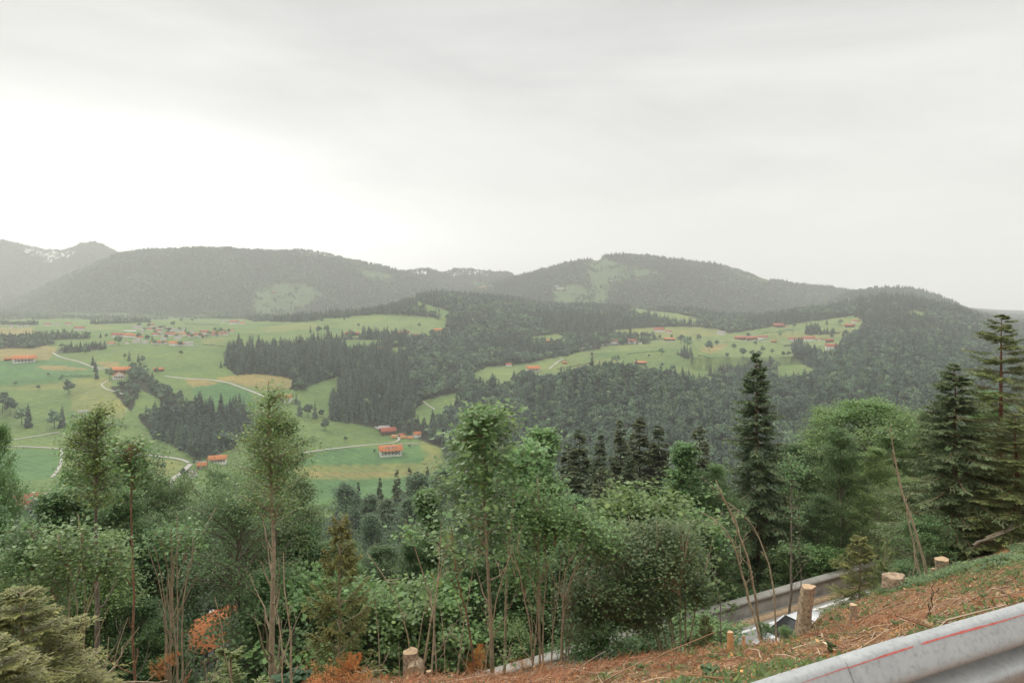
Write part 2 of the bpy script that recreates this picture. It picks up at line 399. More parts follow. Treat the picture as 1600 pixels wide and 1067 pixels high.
def ground_px(px, y, detail=True):
    """drop below the eye for photo column px at depth y (arrays), y >= 100"""
    px = np.asarray(px, float); y = np.asarray(y, float)
    a = np.clip((px - PXG[0]) / 4.0, 0, len(PXG) - 1.001)
    b = np.clip(np.log(np.maximum(y, 100) / YG[0]) / math.log(YG[-1] / YG[0]) * (len(YG) - 1), 0, len(YG) - 1.001)
    ai = a.astype(int); bi = b.astype(int); fa = a - ai; fb = b - bi
    d = (TAB[ai, bi] * (1 - fb) + TAB[ai, bi + 1] * fb) * (1 - fa) + (TAB[ai + 1, bi] * (1 - fb) + TAB[ai + 1, bi + 1] * fb) * fa
    x = (px - 800) / F * y
    far = sstep(250, 900, y)
    if detail: d = d + far * (fbm(x / 240., y / 240. + 4, 3) - .5) * np.interp(y, [300, 1000, 3000], [3, 5, 22]) 
    z = -d
    for k, (D0, wf, wb, line) in enumerate(RIDGES):
        lx = [p[0] for p in line]; ly = [p[1] for p in line]
        row = np.interp(px, lx, ly)
        top = -(row - HZ) / F * D0
        wv = (fbm(px / 70. + k * 9, y * 0 + k, 3) - .5)
        dd = y - D0 - wv * wf * 0.18
        q = np.where(dd < 0, -dd / wf, dd / wb)
        base = -110.0
        ridge_n = (fbm(px / 60. + 31 * k + y / 1400., y / 900. + k, 4) - .5) * np.clip(q, 0, 1) * 190
        sh = np.clip(1 - q, 0, 1); sh = sh * sh * (3 - 2 * sh) * .45 + sh * .55
        zz = base + (top - base) * sh + ridge_n * sh * (1 - sh) * 2.5 + (fbm(px / 9. + 5 * k, px * 0 + 3, 2) - .5) * D0 * .0022 * sh
        zz = np.where((px < lx[0]) | (px > lx[-1]), -200, zz)
        zz = np.where(q > 1, -300, zz)
        z = np.maximum(z, zz)
    return -z
def groundz(x, y):
    x = np.asarray(x, float); y = np.asarray(y, float)
    s, t = st(x, y)
    nd = near_drop(s, t)
    nd = nd + (fbm(x / 3.1 + 40, y / 3.1 + 40, 4) - .5) * np.where((s > .5) & (s < cs_(t) + 3), .5, 0) + (fbm(x * 1.3 + 40, y * 1.3 + 40, 3) - .5) * np.where((s > .5) & (s < cs_(t)), .25, 0)
    yy = np.maximum(y, 100.0)
    px = 800 + F * x / np.maximum(y, 40)
    fd = ground_px(px, yy)
    k = sstep(75, 150, y)
    return -(nd * (1 - k) + fd * k)
# visible-horizon table for culling and for finding the ground behind a pixel
GPX = np.arange(-500, 2101, 5.0); GY = np.geomspace(150, 9400, 1400)
gp, gy = np.meshgrid(GPX, GY, indexing='ij')
GD = ground_px(gp, gy); GROW = HZ + F * GD / gy               # rows
GMAX = np.minimum.accumulate(GROW, axis=1)                     # highest row so far
def hit(px, py, dmin=250, dmax=9400):
    i = int(round((min(max(px, -500), 2100) + 500) / 5.0))
    ok = np.where((GROW[i] <= py) & (GY >= dmin) & (GY <= dmax))[0]
    if len(ok) == 0:
        m = np.where((GY >= dmin) & (GY <= dmax))[0]; j = m[np.argmin(GROW[i][m])]
    else: j = ok[0]
    y = GY[j]; x = (px - 800) / F * y
    return np.array([x, y, float(groundz(x, y))])
def at(px, py, D): return np.array([(px - 800) / F * D, D, -(py - HZ) / F * D])

# ================================================================== land cover
GREEN = (.110, .165, .056); CROP = (.080, .155, .060); TAN = (.215, .185, .076); YEL = (.165, .185, .066); PALE = (.140, .185, .070)
FOREST = (.026, .030, .018); HAZEG = (.075, .11, .05); ROCK = (.62, .62, .60); SOIL = (.26, .13, .07)
COVER = []   # (is_open, colour, poly, dmin, dmax)
def cov(c, poly, dmin=200, dmax=9500, open_=True): COVER.append((open_, c, poly, dmin, dmax))
cov(GREEN, [(-600, 501), (0, 499), (200, 498), (380, 498), (400, 503), (440, 500), (480, 503), (520, 496), (600, 491), (668, 494), (690, 500), (672, 488), (655, 479), (635, 470), (618, 472), (622, 467), (640, 465), (660, 474), (690, 482), (705, 487), (697, 502), (702, 512), (690, 520), (655, 527), (600, 528), (602, 537), (575, 548), (548, 548), (520, 538), (455, 545), (370, 545), (350, 550), (352, 572), (368, 585), (395, 600), (440, 608), (470, 610), (500, 597), (527, 588), (526, 612), (515, 636), (512, 655), (560, 663), (600, 670), (650, 684), (690, 700), (705, 735), (700, 760), (650, 790), (560, 830), (480, 840), (-600, 840)], 380, 3300)
cov(GREEN, [(610, 543), (640, 541), (652, 545), (630, 556), (612, 556)], 900)
cov(PALE, [(735, 600), (742, 582), (762, 573), (800, 570), (830, 567), (858, 560), (885, 556), (935, 541), (1000, 533), (1060, 528), (1110, 524), (1150, 520), (1200, 512), (1240, 506), (1300, 498), (1335, 493), (1352, 506), (1345, 517), (1318, 530), (1310, 552), (1285, 560), (1270, 568), (1284, 580), (1282, 592), (1236, 604), (1215, 585), (1180, 606), (1150, 620), (860, 620), (850, 606), (820, 590), (790, 604)], 1180, 2600)
cov(GREEN, [(900, 620), (885, 575), (935, 552), (1000, 546), (1080, 545), (1130, 553), (1150, 560), (1200, 562), (1240, 570), (1282, 592), (1236, 604), (1100, 620)], 1180, 2600)
cov(PALE, [(985, 480), (1010, 485), (1060, 490), (1100, 500), (1085, 508), (1035, 504), (1025, 496), (985, 490)], 1500, 3200)
cov(YEL, [(945, 517), (1000, 513), (1060, 510), (1120, 514), (1140, 522), (1080, 527), (1010, 529), (960, 525)], 1300, 3200)
cov(PALE, [(830, 526), (870, 522), (893, 531), (862, 537), (835, 536)], 1200, 3200)
cov(PALE, [(1412, 489), (1428, 485), (1447, 489), (1445, 500), (1412, 498)], 1500, 3000)
cov(YEL, [(1372, 518), (1415, 516), (1412, 521), (1372, 523)], 1300, 3000)
cov(GREEN, [(645, 660), (650, 640), (665, 625), (690, 618), (722, 613), (712, 636), (700, 650), (675, 665)], 700, 1500)
cov(GREEN, [(1100, 690), (1135, 688), (1135, 708), (1105, 708)], 500, 900)
# coloured fields
cov(TAN, [(-300, 548), (0, 545), (60, 541), (88, 542), (86, 551), (75, 562), (0, 564), (-300, 568)])
cov(CROP, [(-300, 568), (0, 564), (75, 563), (120, 566), (146, 576), (146, 586), (100, 593), (40, 600), (-300, 606)])
cov(TAN, [(53, 572), (85, 570), (143, 577), (130, 578.5), (70, 578)])
cov(YEL, [(-300, 612), (0, 606), (100, 598), (118, 591), (165, 590), (184, 608), (200, 640), (190, 655), (150, 650), (110, 640), (112, 610), (20, 609)])
cov(TAN, [(150, 566), (185, 565), (190, 574), (165, 575)])
cov(TAN, [(288, 591), (345, 596), (330, 602), (300, 605)])
cov(TAN, [(335, 592), (358, 587), (400, 584), (440, 588), (470, 598), (450, 608), (410, 610), (372, 600)])
cov(CROP, [(300, 606), (350, 599), (392, 612), (400, 640), (330, 640), (303, 622)])
cov(CROP, [(-300, 712), (40, 702), (97, 704), (92, 730), (80, 748), (40, 752), (-300, 770)])
cov(TAN, [(-300, 508), (0, 512), (50, 512), (60, 520), (0, 524), (-300, 524)], 1200)
cov(YEL, [(115, 513), (150, 508), (180, 511), (182, 514), (140, 514)], 1200)
cov(YEL, [(310, 528), (352, 527), (352, 540), (320, 538)], 1200)
cov(YEL, [(400, 514), (440, 507), (500, 505), (490, 515), (420, 519)], 1300)
cov(PALE, [(520, 500), (600, 494), (680, 500), (694, 515), (640, 524), (540, 520)], 1300)
cov(YEL, [(1150, 528), (1200, 522), (1300, 516), (1345, 513), (1330, 525), (1240, 530)], 1300, 2600)
cov(TAN, [(1090, 545), (1130, 536), (1140, 540), (1110, 552)], 1300, 2600)
cov(YEL, [(890, 570), (960, 558), (975, 566), (900, 578)], 1300, 2600)
cov(CROP, [(440, 728), (470, 708), (560, 699), (655, 696), (664, 714), (660, 722), (560, 726)], 500, 1300)
cov(YEL, [(440, 728), (560, 726), (660, 722), (672, 708), (650, 691), (664, 690), (688, 702), (692, 732), (660, 745), (540, 749), (480, 748)], 500, 1300)
cov(TAN, [(480, 738), (560, 738), (660, 735), (660, 740), (560, 744), (480, 744)], 500, 1300)
cov(CROP, [(480, 750), (560, 749), (655, 745), (640, 775), (560, 800), (480, 800)], 400, 1300)
cov(YEL, [(225, 716), (270, 718), (290, 726), (270, 745), (235, 740)], 400, 1300)
# woods standing in the meadows (base outlines)
def wood(poly, dmin=200, dmax=9500): COVER.append((False, FOREST, poly, dmin, dmax))
wood([(-400, 546), (0, 545), (45, 545), (85, 538), (85, 531), (140, 529), (140, 524), (80, 523), (0, 529), (-400, 530)])
wood([(88, 552), (125, 551), (165, 546), (163, 540), (95, 543)])
wood([(-300, 507), (0, 507), (58, 508), (60, 504), (0, 504), (-300, 503)])
wood([(140, 507), (235, 504), (235, 502), (145, 504)])
wood([(198, 580), (222, 572), (243, 598), (300, 632), (303, 654), (275, 648), (240, 618), (205, 602)])
wood([(172, 603), (205, 602), (217, 614), (212, 628), (205, 643), (198, 637), (180, 615)])
wood([(215, 650), (300, 643), (380, 646), (402, 660), (420, 668), (380, 690), (365, 700), (310, 722), (290, 706), (240, 684)])
wood([(420, 503), (470, 503), (480, 499), (430, 500)])
wood([(495, 497), (545, 497), (560, 491), (500, 491)])
wood([(560, 492), (600, 491), (668, 496), (672, 491), (655, 484), (600, 482), (565, 484)])
wood([(1238, 540), (1262, 543), (1290, 562), (1290, 580), (1260, 573), (1238, 560)], 1200)
wood([(1260, 524), (1310, 522), (1312, 518), (1262, 516)], 1200)
wood([(1056, 552), (1078, 552), (1084, 560), (1074, 562)], 1200)
wood([(940, 541), (1015, 537), (1015, 533), (960, 534)], 1200)
wood([(1160, 575), (1200, 572), (1215, 590), (1200, 600), (1150, 600), (1100, 585), (1150, 583)], 1150)
wood([(500, 530), (600, 531), (690, 528), (700, 522), (640, 527), (560, 527)])
wood([(895, 551), (940, 546), (935, 540), (905, 541), (890, 545)], 1200)
# pale clearings on the far mountains
for pl in ([(390, 496), (400, 455), (430, 440), (480, 445), (505, 460), (470, 485), (440, 497)],
           [(0, 498), (60, 490), (150, 488), (250, 492), (380, 493), (390, 499), (0, 501)],
           [(915, 420), (922, 408), (945, 402), (960, 410), (1000, 418), (1035, 428), (1000, 433), (955, 440), (948, 470), (930, 470), (925, 445)],
           [(868, 474), (862, 448), (900, 444), (925, 455), (945, 466), (950, 476)],
           [(1130, 420), (1160, 424), (1215, 442), (1190, 442), (1150, 432)],
           [(735, 442), (760, 440), (780, 455), (745, 456)], [(560, 420), (610, 430), (620, 438), (570, 436)]):
    cov(HAZEG, pl, 3000)
for pl in ([(30, 388), (60, 388), (118, 394), (110, 402), (85, 404), (75, 412), (70, 402), (40, 396)], [(455, 390), (500, 392), (530, 402), (500, 401), (470, 397)],
           [(640, 425), (665, 424), (672, 431), (640, 432)], [(690, 424), (740, 421), (765, 428), (735, 430), (700, 430)]):
    COVER.append((None, ROCK, pl, 3500, 9500))
def cover(px, py, y):
    op = np.zeros(px.shape, bool); c = np.empty(px.shape + (3,)); c[:] = FOREST
    for o, cc, poly, d0, d1 in COVER:
        xs = [p[0] for p in poly]; ys = [p[1] for p in poly]
        m0 = (px >= min(xs)) & (px <= max(xs)) & (py >= min(ys)) & (py <= max(ys)) & (y >= d0) & (y <= d1)
        idx = np.where(m0)
        if not len(idx[0]): continue
        ins = inpoly(px[idx], py[idx], poly)
        sel = tuple(i[ins] for i in idx)
        if o is None:
            r = fbm(px[sel] / 4., py[sel] / 1.1, 3)
            k = r > .57
            sel = tuple(i[k] for i in sel); op[sel] = True
        else: op[sel] = o
        c[sel] = cc
    return op, c

# ================================================================== terrain meshes
def ground_material(name, forest_floor=False):
    m, nt, b = new_mat(name)
    at_ = N(nt, 'ShaderNodeAttribute'); at_.attribute_name = 'Col'
    g = N(nt, 'ShaderNodeNewGeometry')
    n1 = noise_n(nt, g.outputs['Position'], 0.012, 6, 0.6)
    n2 = noise_n(nt, g.outputs['Position'], 0.11, 5, 0.65)
    n3 = noise_n(nt, g.outputs['Position'], 0.9, 3, 0.6)
    c = mixc(nt, 1.0, at_.outputs['Color'], ramp(nt, n1, [(0.32, (0.72, 0.80, 0.78)), (0.5, (1, 1, 1)), (0.7, (1.28, 1.16, 1.0))]), 'MULTIPLY')
    c = mixc(nt, 1.0, c, ramp(nt, n2, [(0.3, (0.74, 0.76, 0.74)), (0.7, (1.25, 1.22, 1.2))]), 'MULTIPLY')
    c = mixc(nt, 0.6, c, ramp(nt, n3, [(0.3, (0.7, 0.7, 0.7)), (0.7, (1.3, 1.3, 1.3))]), 'MULTIPLY')
    mp = N(nt, 'ShaderNodeMapping'); mp.inputs['Rotation'].default_value = (0, 0, .5); nt.links.new(g.outputs['Position'], mp.inputs['Vector'])
    wv = N(nt, 'ShaderNodeTexWave'); wv.bands_direction = 'Y'; wv.inputs['Scale'].default_value = 0.035; wv.inputs['Distortion'].default_value = 6; wv.inputs['Detail'].default_value = 3; wv.inputs['Detail Scale'].default_value = .6
    nt.links.new(mp.outputs[0], wv.inputs['Vector'])
    c = mixc(nt, 0.28, c, ramp(nt, wv.outputs['Fac'], [(0.1, (.80, .82, .80)), (0.9, (1.18, 1.15, 1.1))]), 'MULTIPLY')
    nt.links.new(c, b.inputs['Base Color']); b.inputs['Roughness'].default_value = 0.95
    b.inputs['Specular IOR Level'].default_value = 0.1
    return m
M['terrain'] = ground_material('meadow_and_forest_floor')
cols = np.concatenate([np.arange(-600, -100, 12.0), np.arange(-100, 1700, 2.5), np.arange(1700, 2201, 12.0)])
rows = np.geomspace(60, 9500, 720)
cp, ry = np.meshgrid(cols, rows, indexing='ij')
X = (cp - 800) / F * ry; Z = groundz(X, ry)
Pyy = HZ - F * Z / ry
wob = np.interp(ry, [500, 2500, 4000], [1, 1.5, 6])
op, cc = cover(cp + (fbm(X / 30., ry / 30., 3) - .5) * 5 * wob, Pyy + (fbm(X / 30. + 9, ry / 30., 3) - .5) * 1.6 * wob, ry)
nc, nr = cp.shape
idx = np.arange(nc * nr).reshape(nc, nr)
Q = np.stack([idx[:-1, :-1], idx[1:, :-1], idx[1:, 1:], idx[:-1, 1:]], -1).reshape(-1, 4)
Vt = np.stack([X, ry, Z], -1).reshape(-1, 3)
me = mesh_np('hills', Vt, [Q], [M['terrain']], None, cc.reshape(-1, 3), True)
o = link('hills', me); tag(o, 'wide green valley with meadows and forested mountains beyond', None, None, 'structure')

# near hillside (slope, cutting, shelf of the road and the fall beyond it)
def slope_material():
    m, nt, b = new_mat('slope_litter')
    g = N(nt, 'ShaderNodeNewGeometry')
    P = g.outputs['Position']
    n1 = noise_n(nt, P, 0.7, 6, 0.65); n2 = noise_n(nt, P, 9.0, 5, 0.7); n3 = noise_n(nt, P, 0.5, 5, 0.7, 0.5); n4 = noise_n(nt, P, 34.0, 3, 0.7)
    c = ramp(nt, n2, [(0.28, (.05, .032, .02)), (0.45, (.20, .105, .058)), (0.6, (.32, .185, .11)), (0.78, (.46, .33, .22))])
    c2 = ramp(nt, n4, [(0.3, (.07, .042, .025)), (0.5, (.27, .135, .072)), (0.75, (.44, .29, .18))])
    c = mixc(nt, 0.5, c, c2)
    gr = ramp(nt, n4, [(0.3, (.03, .045, .018)), (0.7, (.12, .15, .05))])
    c = mixc(nt, fmath(nt, 'MULTIPLY', ramp(nt, n3, [(0.53, 0.0), (0.64, 1.0)]), 0.6), c, gr)
    at_ = N(nt, 'ShaderNodeAttribute'); at_.attribute_name = 'Col'
    c = mixc(nt, at_.outputs['Alpha'], c, at_.outputs['Color'])
    nt.links.new(c, b.inputs['Base Color']); b.inputs['Roughness'].default_value = 0.95
    b.inputs['Specular IOR Level'].default_value = 0.1
    bp = N(nt, 'ShaderNodeBump'); bp.inputs['Strength'].default_value = 0.6; bp.inputs['Distance'].default_value = 0.05
    nt.links.new(n2, bp.inputs['Height']); nt.links.new(bp.outputs[0], b.inputs['Normal'])
    return m
M['slope'] = slope_material()
sv = np.concatenate([np.arange(-8, 0, 1.0), np.arange(0, 17.6, .14), np.arange(17.6, 66, 1.2)])
tv = np.concatenate([np.arange(-45, -14, 1.2), np.arange(-14, 34, .16), np.arange(34, 80, 1.5)])
S, T = np.meshgrid(sv, tv, indexing='ij')
Xn, Yn = xy(S, T); Zn = groundz(Xn, Yn)
Zn = np.where(S < 0, -1.62, Zn)
ns, nn = S.shape
idx = np.arange(ns * nn).reshape(ns, nn)
ok = (Yn[:-1, :-1] < 63) 
Q = np.stack([idx[:-1, :-1], idx[:-1, 1:], idx[1:, 1:], idx[1:, :-1]], -1)[ok]
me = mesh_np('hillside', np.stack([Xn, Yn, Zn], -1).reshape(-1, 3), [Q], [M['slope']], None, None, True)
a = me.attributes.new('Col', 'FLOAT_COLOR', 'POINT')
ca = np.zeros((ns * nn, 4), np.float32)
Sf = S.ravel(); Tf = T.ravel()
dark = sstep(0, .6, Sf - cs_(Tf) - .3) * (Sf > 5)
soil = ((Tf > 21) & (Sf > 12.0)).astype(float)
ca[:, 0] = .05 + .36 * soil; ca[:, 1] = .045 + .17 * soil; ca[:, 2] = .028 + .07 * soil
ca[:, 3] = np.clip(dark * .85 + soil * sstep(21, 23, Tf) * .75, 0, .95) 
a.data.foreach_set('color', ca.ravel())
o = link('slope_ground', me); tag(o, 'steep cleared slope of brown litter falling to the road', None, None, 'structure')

# ================================================================== road, wall, rail
def strip(name, s0f, s1f, t0, t1, dz, mat, step=1.0, kind='structure', label=None, gap=None):
    tt = np.arange(t0, t1 + .01, step)
    s0 = np.array([s0f(t) for t in tt]); s1 = np.array([s1f(t) for t in tt])
    x0, y0 = xy(s0, tt); x1, y1 = xy(s1, tt); z = np.full(len(tt), -ROAD_D + dz)
    V = np.concatenate([np.stack([x0, y0, z], 1), np.stack([x1, y1, z], 1)]); n = len(tt)
    Qs = [(i, i + 1, n + i + 1, n + i) for i in range(n - 1)]
    if gap: Qs = [q for i, q in enumerate(Qs) if gap(tt[i])]
    me = mesh_np(name, V, [Qs], [mat]); o = link(name, me)
    tag(o, label, None, None, kind); return o
strip('road', lambda t: sr_(t) - .1, lambda t: sw_(t) + .02, -40, 70, .03, M['asphalt'], 1.0, label='grey asphalt road below the slope')
strip('road_marking', lambda t: sw_(t) - .98, lambda t: sw_(t) - .83, -40, 70, .036, M['white_paint'], label='white edge line along the road by the parapet')
def sweep(name, prof, t0, t1, sf, z0, mat, step=1.0, closed=True):
    tt = np.arange(t0, t1 + .01, step); n = len(tt); k = len(prof); V = []
    for t in tt:
        for ds, dz in prof:
            x, y = xy(sf(t) + ds, t); V.append((x, y, z0 + dz))
    Qs = []
    kk = k if closed else k - 1
    for i in range(n - 1):
        for j in range(kk): Qs.append((i * k + j, i * k + (j + 1) % k, (i + 1) * k + (j + 1) % k, (i + 1) * k + j))
    return mesh_np(name, V, [Qs], [mat])
k_o = link('kerb', sweep('kerb', [(-.62, -.1), (-.62, .13), (-.30, .14), (-.30, -.1)], -40, 70, sw_, -ROAD_D, M['kerbstone']))
tag(k_o, 'low brown kerb at the foot of the parapet', None, None, 'structure')
wl = empty('parapet_wall', tuple(at(1200, 946, 31)), 'long low concrete parapet with pale coping along the far side of the road', 'wall')
wl.location = (0, 0, 0)
link('wall', sweep('parapet', [(-.02, -.3), (-.02, .62), (.30, .62), (.30, -1.5)], -40, 70, sw_, -ROAD_D, M['concrete']), wl)
link('coping', sweep('coping', [(-.10, .622), (-.10, .70), (-.06, .74), (.34, .74), (.38, .70), (.38, .622)], -40, 70, sw_, -ROAD_D, M['coping']), wl)

def galv():
    m, nt, b = new_mat('galvanised_steel')
    tcn = N(nt, 'ShaderNodeTexCoord')
    n1 = noise_n(nt, tcn.outputs['Object'], 7, 7, 0.65); n2 = noise_n(nt, tcn.outputs['Object'], 60, 4, 0.6)
    st_ = vmath(nt, 'MULTIPLY', tcn.outputs['Object'], (22, 22, 3.0)).outputs[0]
    n3 = noise_n(nt, st_, 1.6, 5, 0.6)
    c = ramp(nt, n1, [(0.3, (.37, .38, .38)), (0.7, (.45, .46, .45))])
    c = mixc(nt, 0.2, c, ramp(nt, n3, [(0.35, (.26, .27, .27)), (0.6, (.40, .41, .40)), (.78, (.52, .52, .50))]))
    c = mixc(nt, 1.0, c, ramp(nt, n2, [(0.25, (.72, .72, .72)), (0.5, (1, 1, 1))]), 'MULTIPLY')
    nt.links.new(c, b.inputs['Base Color']); b.inputs['Metallic'].default_value = 0.35
    nt.links.new(ramp(nt, n1, [(0.3, .45), (.7, .65)]), b.inputs['Roughness'])
    bp = N(nt, 'ShaderNodeBump'); bp.inputs['Strength'].default_value = 0.12; bp.inputs['Distance'].default_value = .01
    nt.links.new(n1, bp.inputs['Height']); nt.links.new(bp.outputs[0], b.inputs['Normal'])
    return m
M['galv'] = galv()
def paint_mat():
    m, nt, b = new_mat('red_spray')
    tcn = N(nt, 'ShaderNodeTexCoord')
    n1 = noise_n(nt, tcn.outputs['Object'], 90, 4, 0.7)
    c = ramp(nt, n1, [(0.35, (.42, .07, .055)), (0.65, (.55, .15, .12))])
    nt.links.new(c, b.inputs['Base Color']); b.inputs['Roughness'].default_value = 0.7
    return m
M['red_paint'] = paint_mat()
gr = empty('guardrail', (O0[0], O0[1], -1.6), 'grey galvanised steel guardrail with a red sprayed line, beside the camera', 'guardrail')
PROF = [(.004, .268), (.001, .290), (-.003, .303), (-.012, .3100), (-.026, .3095), (-.040, .3050), (-.048, .297), (-.056, .281), (-.066, .262), (-.076, .243), (-.084, .226), (-.087, .210), (-.082, .197), (-.050, .182), (-.014, .164), (-.005, .156), (-.004, .148), (-.014, .139), (-.048, .122), (-.080, .106), (-.087, .094), (-.084, .070), (-.070, .040), (-.060, .020), (-.040, .004)]
# finer profile
pa = np.array(PROF) * .85; q = np.linspace(0, len(pa) - 1, 92); PROF2 = np.stack([np.interp(q, range(len(pa)), pa[:, 0]), np.interp(q, range(len(pa)), pa[:, 1])], 1)
for _ in range(2): PROF2[1:-1] = (PROF2[:-2] + 2 * PROF2[1:-1] + PROF2[2:]) / 4
RT = -1.324
RS = .264
def beam(t0, t1, off):
    off = off + RS
    tt = np.arange(t0, t1 + .001, .08); n = len(tt); k = len(PROF2)
    tw = tt[:, None]
    ds = PROF2[None, :, 0] + off + .004 * np.sin(tw * 2.1) + (fbm(tw * 1.1 + 5, tw * 0 + 3, 2) - .5) * .012
    dz = PROF2[None, :, 1] + .004 * np.sin(tw * 1.3 + 1) + (fbm(tw * 1.4, tw * 0 + 8, 2) - .5) * .012
    x, y = xy(ds, tw + 0 * ds)
    V = np.stack([x - O0[0], y - O0[1], dz + RT + 1.6], -1).reshape(-1, 3)
    ii = np.arange(n * k).reshape(n, k)
    Qb = np.stack([ii[:-1, :-1], ii[:-1, 1:], ii[1:, 1:], ii[1:, :-1]], -1).reshape(-1, 4)
    me = mesh_np('beam', V, [Qb], [M['galv']], None, None, True)
    ob = link('beam', me, gr)
    md = ob.modifiers.new('th', 'SOLIDIFY'); md.thickness = .004; md.offset = 1
    return ob
beam(-6, .885, 0.0); beam(.58, 9, -.0045)
# sprayed red line on the upper face (broken, uneven width)
V = []; Qs = []
tt = np.arange(.36, 1.52, .004)
for t in tt:
    wdt = .72 * (.0034 + .004 * (fbm(t * 5, 3.3, 3) - .45) + .003 * (fbm(t * 45, 1, 2) - .5)) * float(np.interp(t, [.36, .5, .68, .72, 1.25, 1.5], [.1, .3, .5, 1, 1, .15])); wdt = max(wdt, .0006)
    
    c0 = .2480 + .004 * math.sin(t * 1.7) + .004 * (fbm(t * 3, 7, 2) - .5)
    ofs = (.004 * math.sin(t * 2.1) + (float(fbm(t * 1.1 + 5, 3.0, 2)) - .5) * .012); zo = .004 * math.sin(t * 1.3 + 1) + (float(fbm(t * 1.4, 8.0, 2)) - .5) * .012
    ofs += RS
    if t >= .58: ofs -= .0045
    for zz in (c0 + wdt, c0, c0 - wdt):
        # outer branch of the profile between rows 10 and 26
        seg = PROF2[np.argmax(PROF2[:, 1]) + 1:40]; pr = np.interp(zz, seg[::-1, 1], seg[::-1, 0])
        x, y = xy(pr + ofs - .0062, t); V.append((x - O0[0], y - O0[1], zz + zo + RT + 1.6))
n = len(tt)
for i in range(n - 1):
    if (.868 < tt[i] < .905): continue
    for j in range(2): Qs.append((i * 3 + j, i * 3 + j + 1, (i + 1) * 3 + j + 1, (i + 1) * 3 + j))
link('paint_line', mesh_np('paint_line', V, [Qs], [M['red_paint']]), gr)
for t in (-4, -2, 0, 2, 4, 6, 8):
    b = MB(); x, y = xy(RS + .07, t); x -= O0[0]; y -= O0[1]
    b.box(-.05, -.028, -.9, .05, .028, .38); me = b.mesh('post', [M['galv']])
    p = link('post', me, gr, (x, y, 0)); p.rotation_euler = (0, 0, math.atan2(TV[1], TV[0]) + R(90))

# ================================================================== vegetation generators
def rndu(g, *sh): return g.random(sh)
def leafcol(g, n, base, var=.25, yel=.15):
    c = np.array(base)[None] * (1 - var + 2 * var * g.random((n, 1)))
    y = g.random((n, 1)) ** 3 * yel
    c[:, 0:1] *= 1 + 2.2 * y; c[:, 1:2] *= 1 + 1.2 * y
    return c
def put_leaves(mb, g, P, size, col, var=.25, yel=.15, up=1.0, out=None, asp=.42, mat=0, droop=.25):
    n = len(P)
    th = g.random(n) * 2 * math.pi
    D = np.stack([np.cos(th), np.sin(th), g.normal(-droop, .35, n)], 1)
    if out is not None: D = D + out * .8
    D = nrm(D)
    nn = nrm(np.stack([g.normal(0, .45, n), g.normal(0, .45, n), np.full(n, up)], 1))
    S = nrm(np.cross(D, nn))
    sz = size * (.6 + .8 * g.random((n, 1)))
    V, Q = kites(P, D * sz, S * sz * asp, nn * sz * (-.12))
    mb.add(V, Q, mat, np.repeat(leafcol(g, n, col, var, yel), 4, axis=0))
def trunk_line(g, h, lean=(0, 0), wob=.02, n=14, curve=0):
    z = np.linspace(0, 1, n)
    wx = np.cumsum(g.normal(0, wob, n)) * h * .3; wy = np.cumsum(g.normal(0, wob, n)) * h * .3
    return np.stack([lean[0] * h * z + wx * z + curve * h * z ** 2, lean[1] * h * z + wy * z, h * z], 1)
def interp_line(P, t):
    t = np.clip(t, 0, 1) * (len(P) - 1); i = np.minimum(t.astype(int), len(P) - 2); f = (t - i)[:, None]
    return P[i] * (1 - f) + P[i + 1] * f
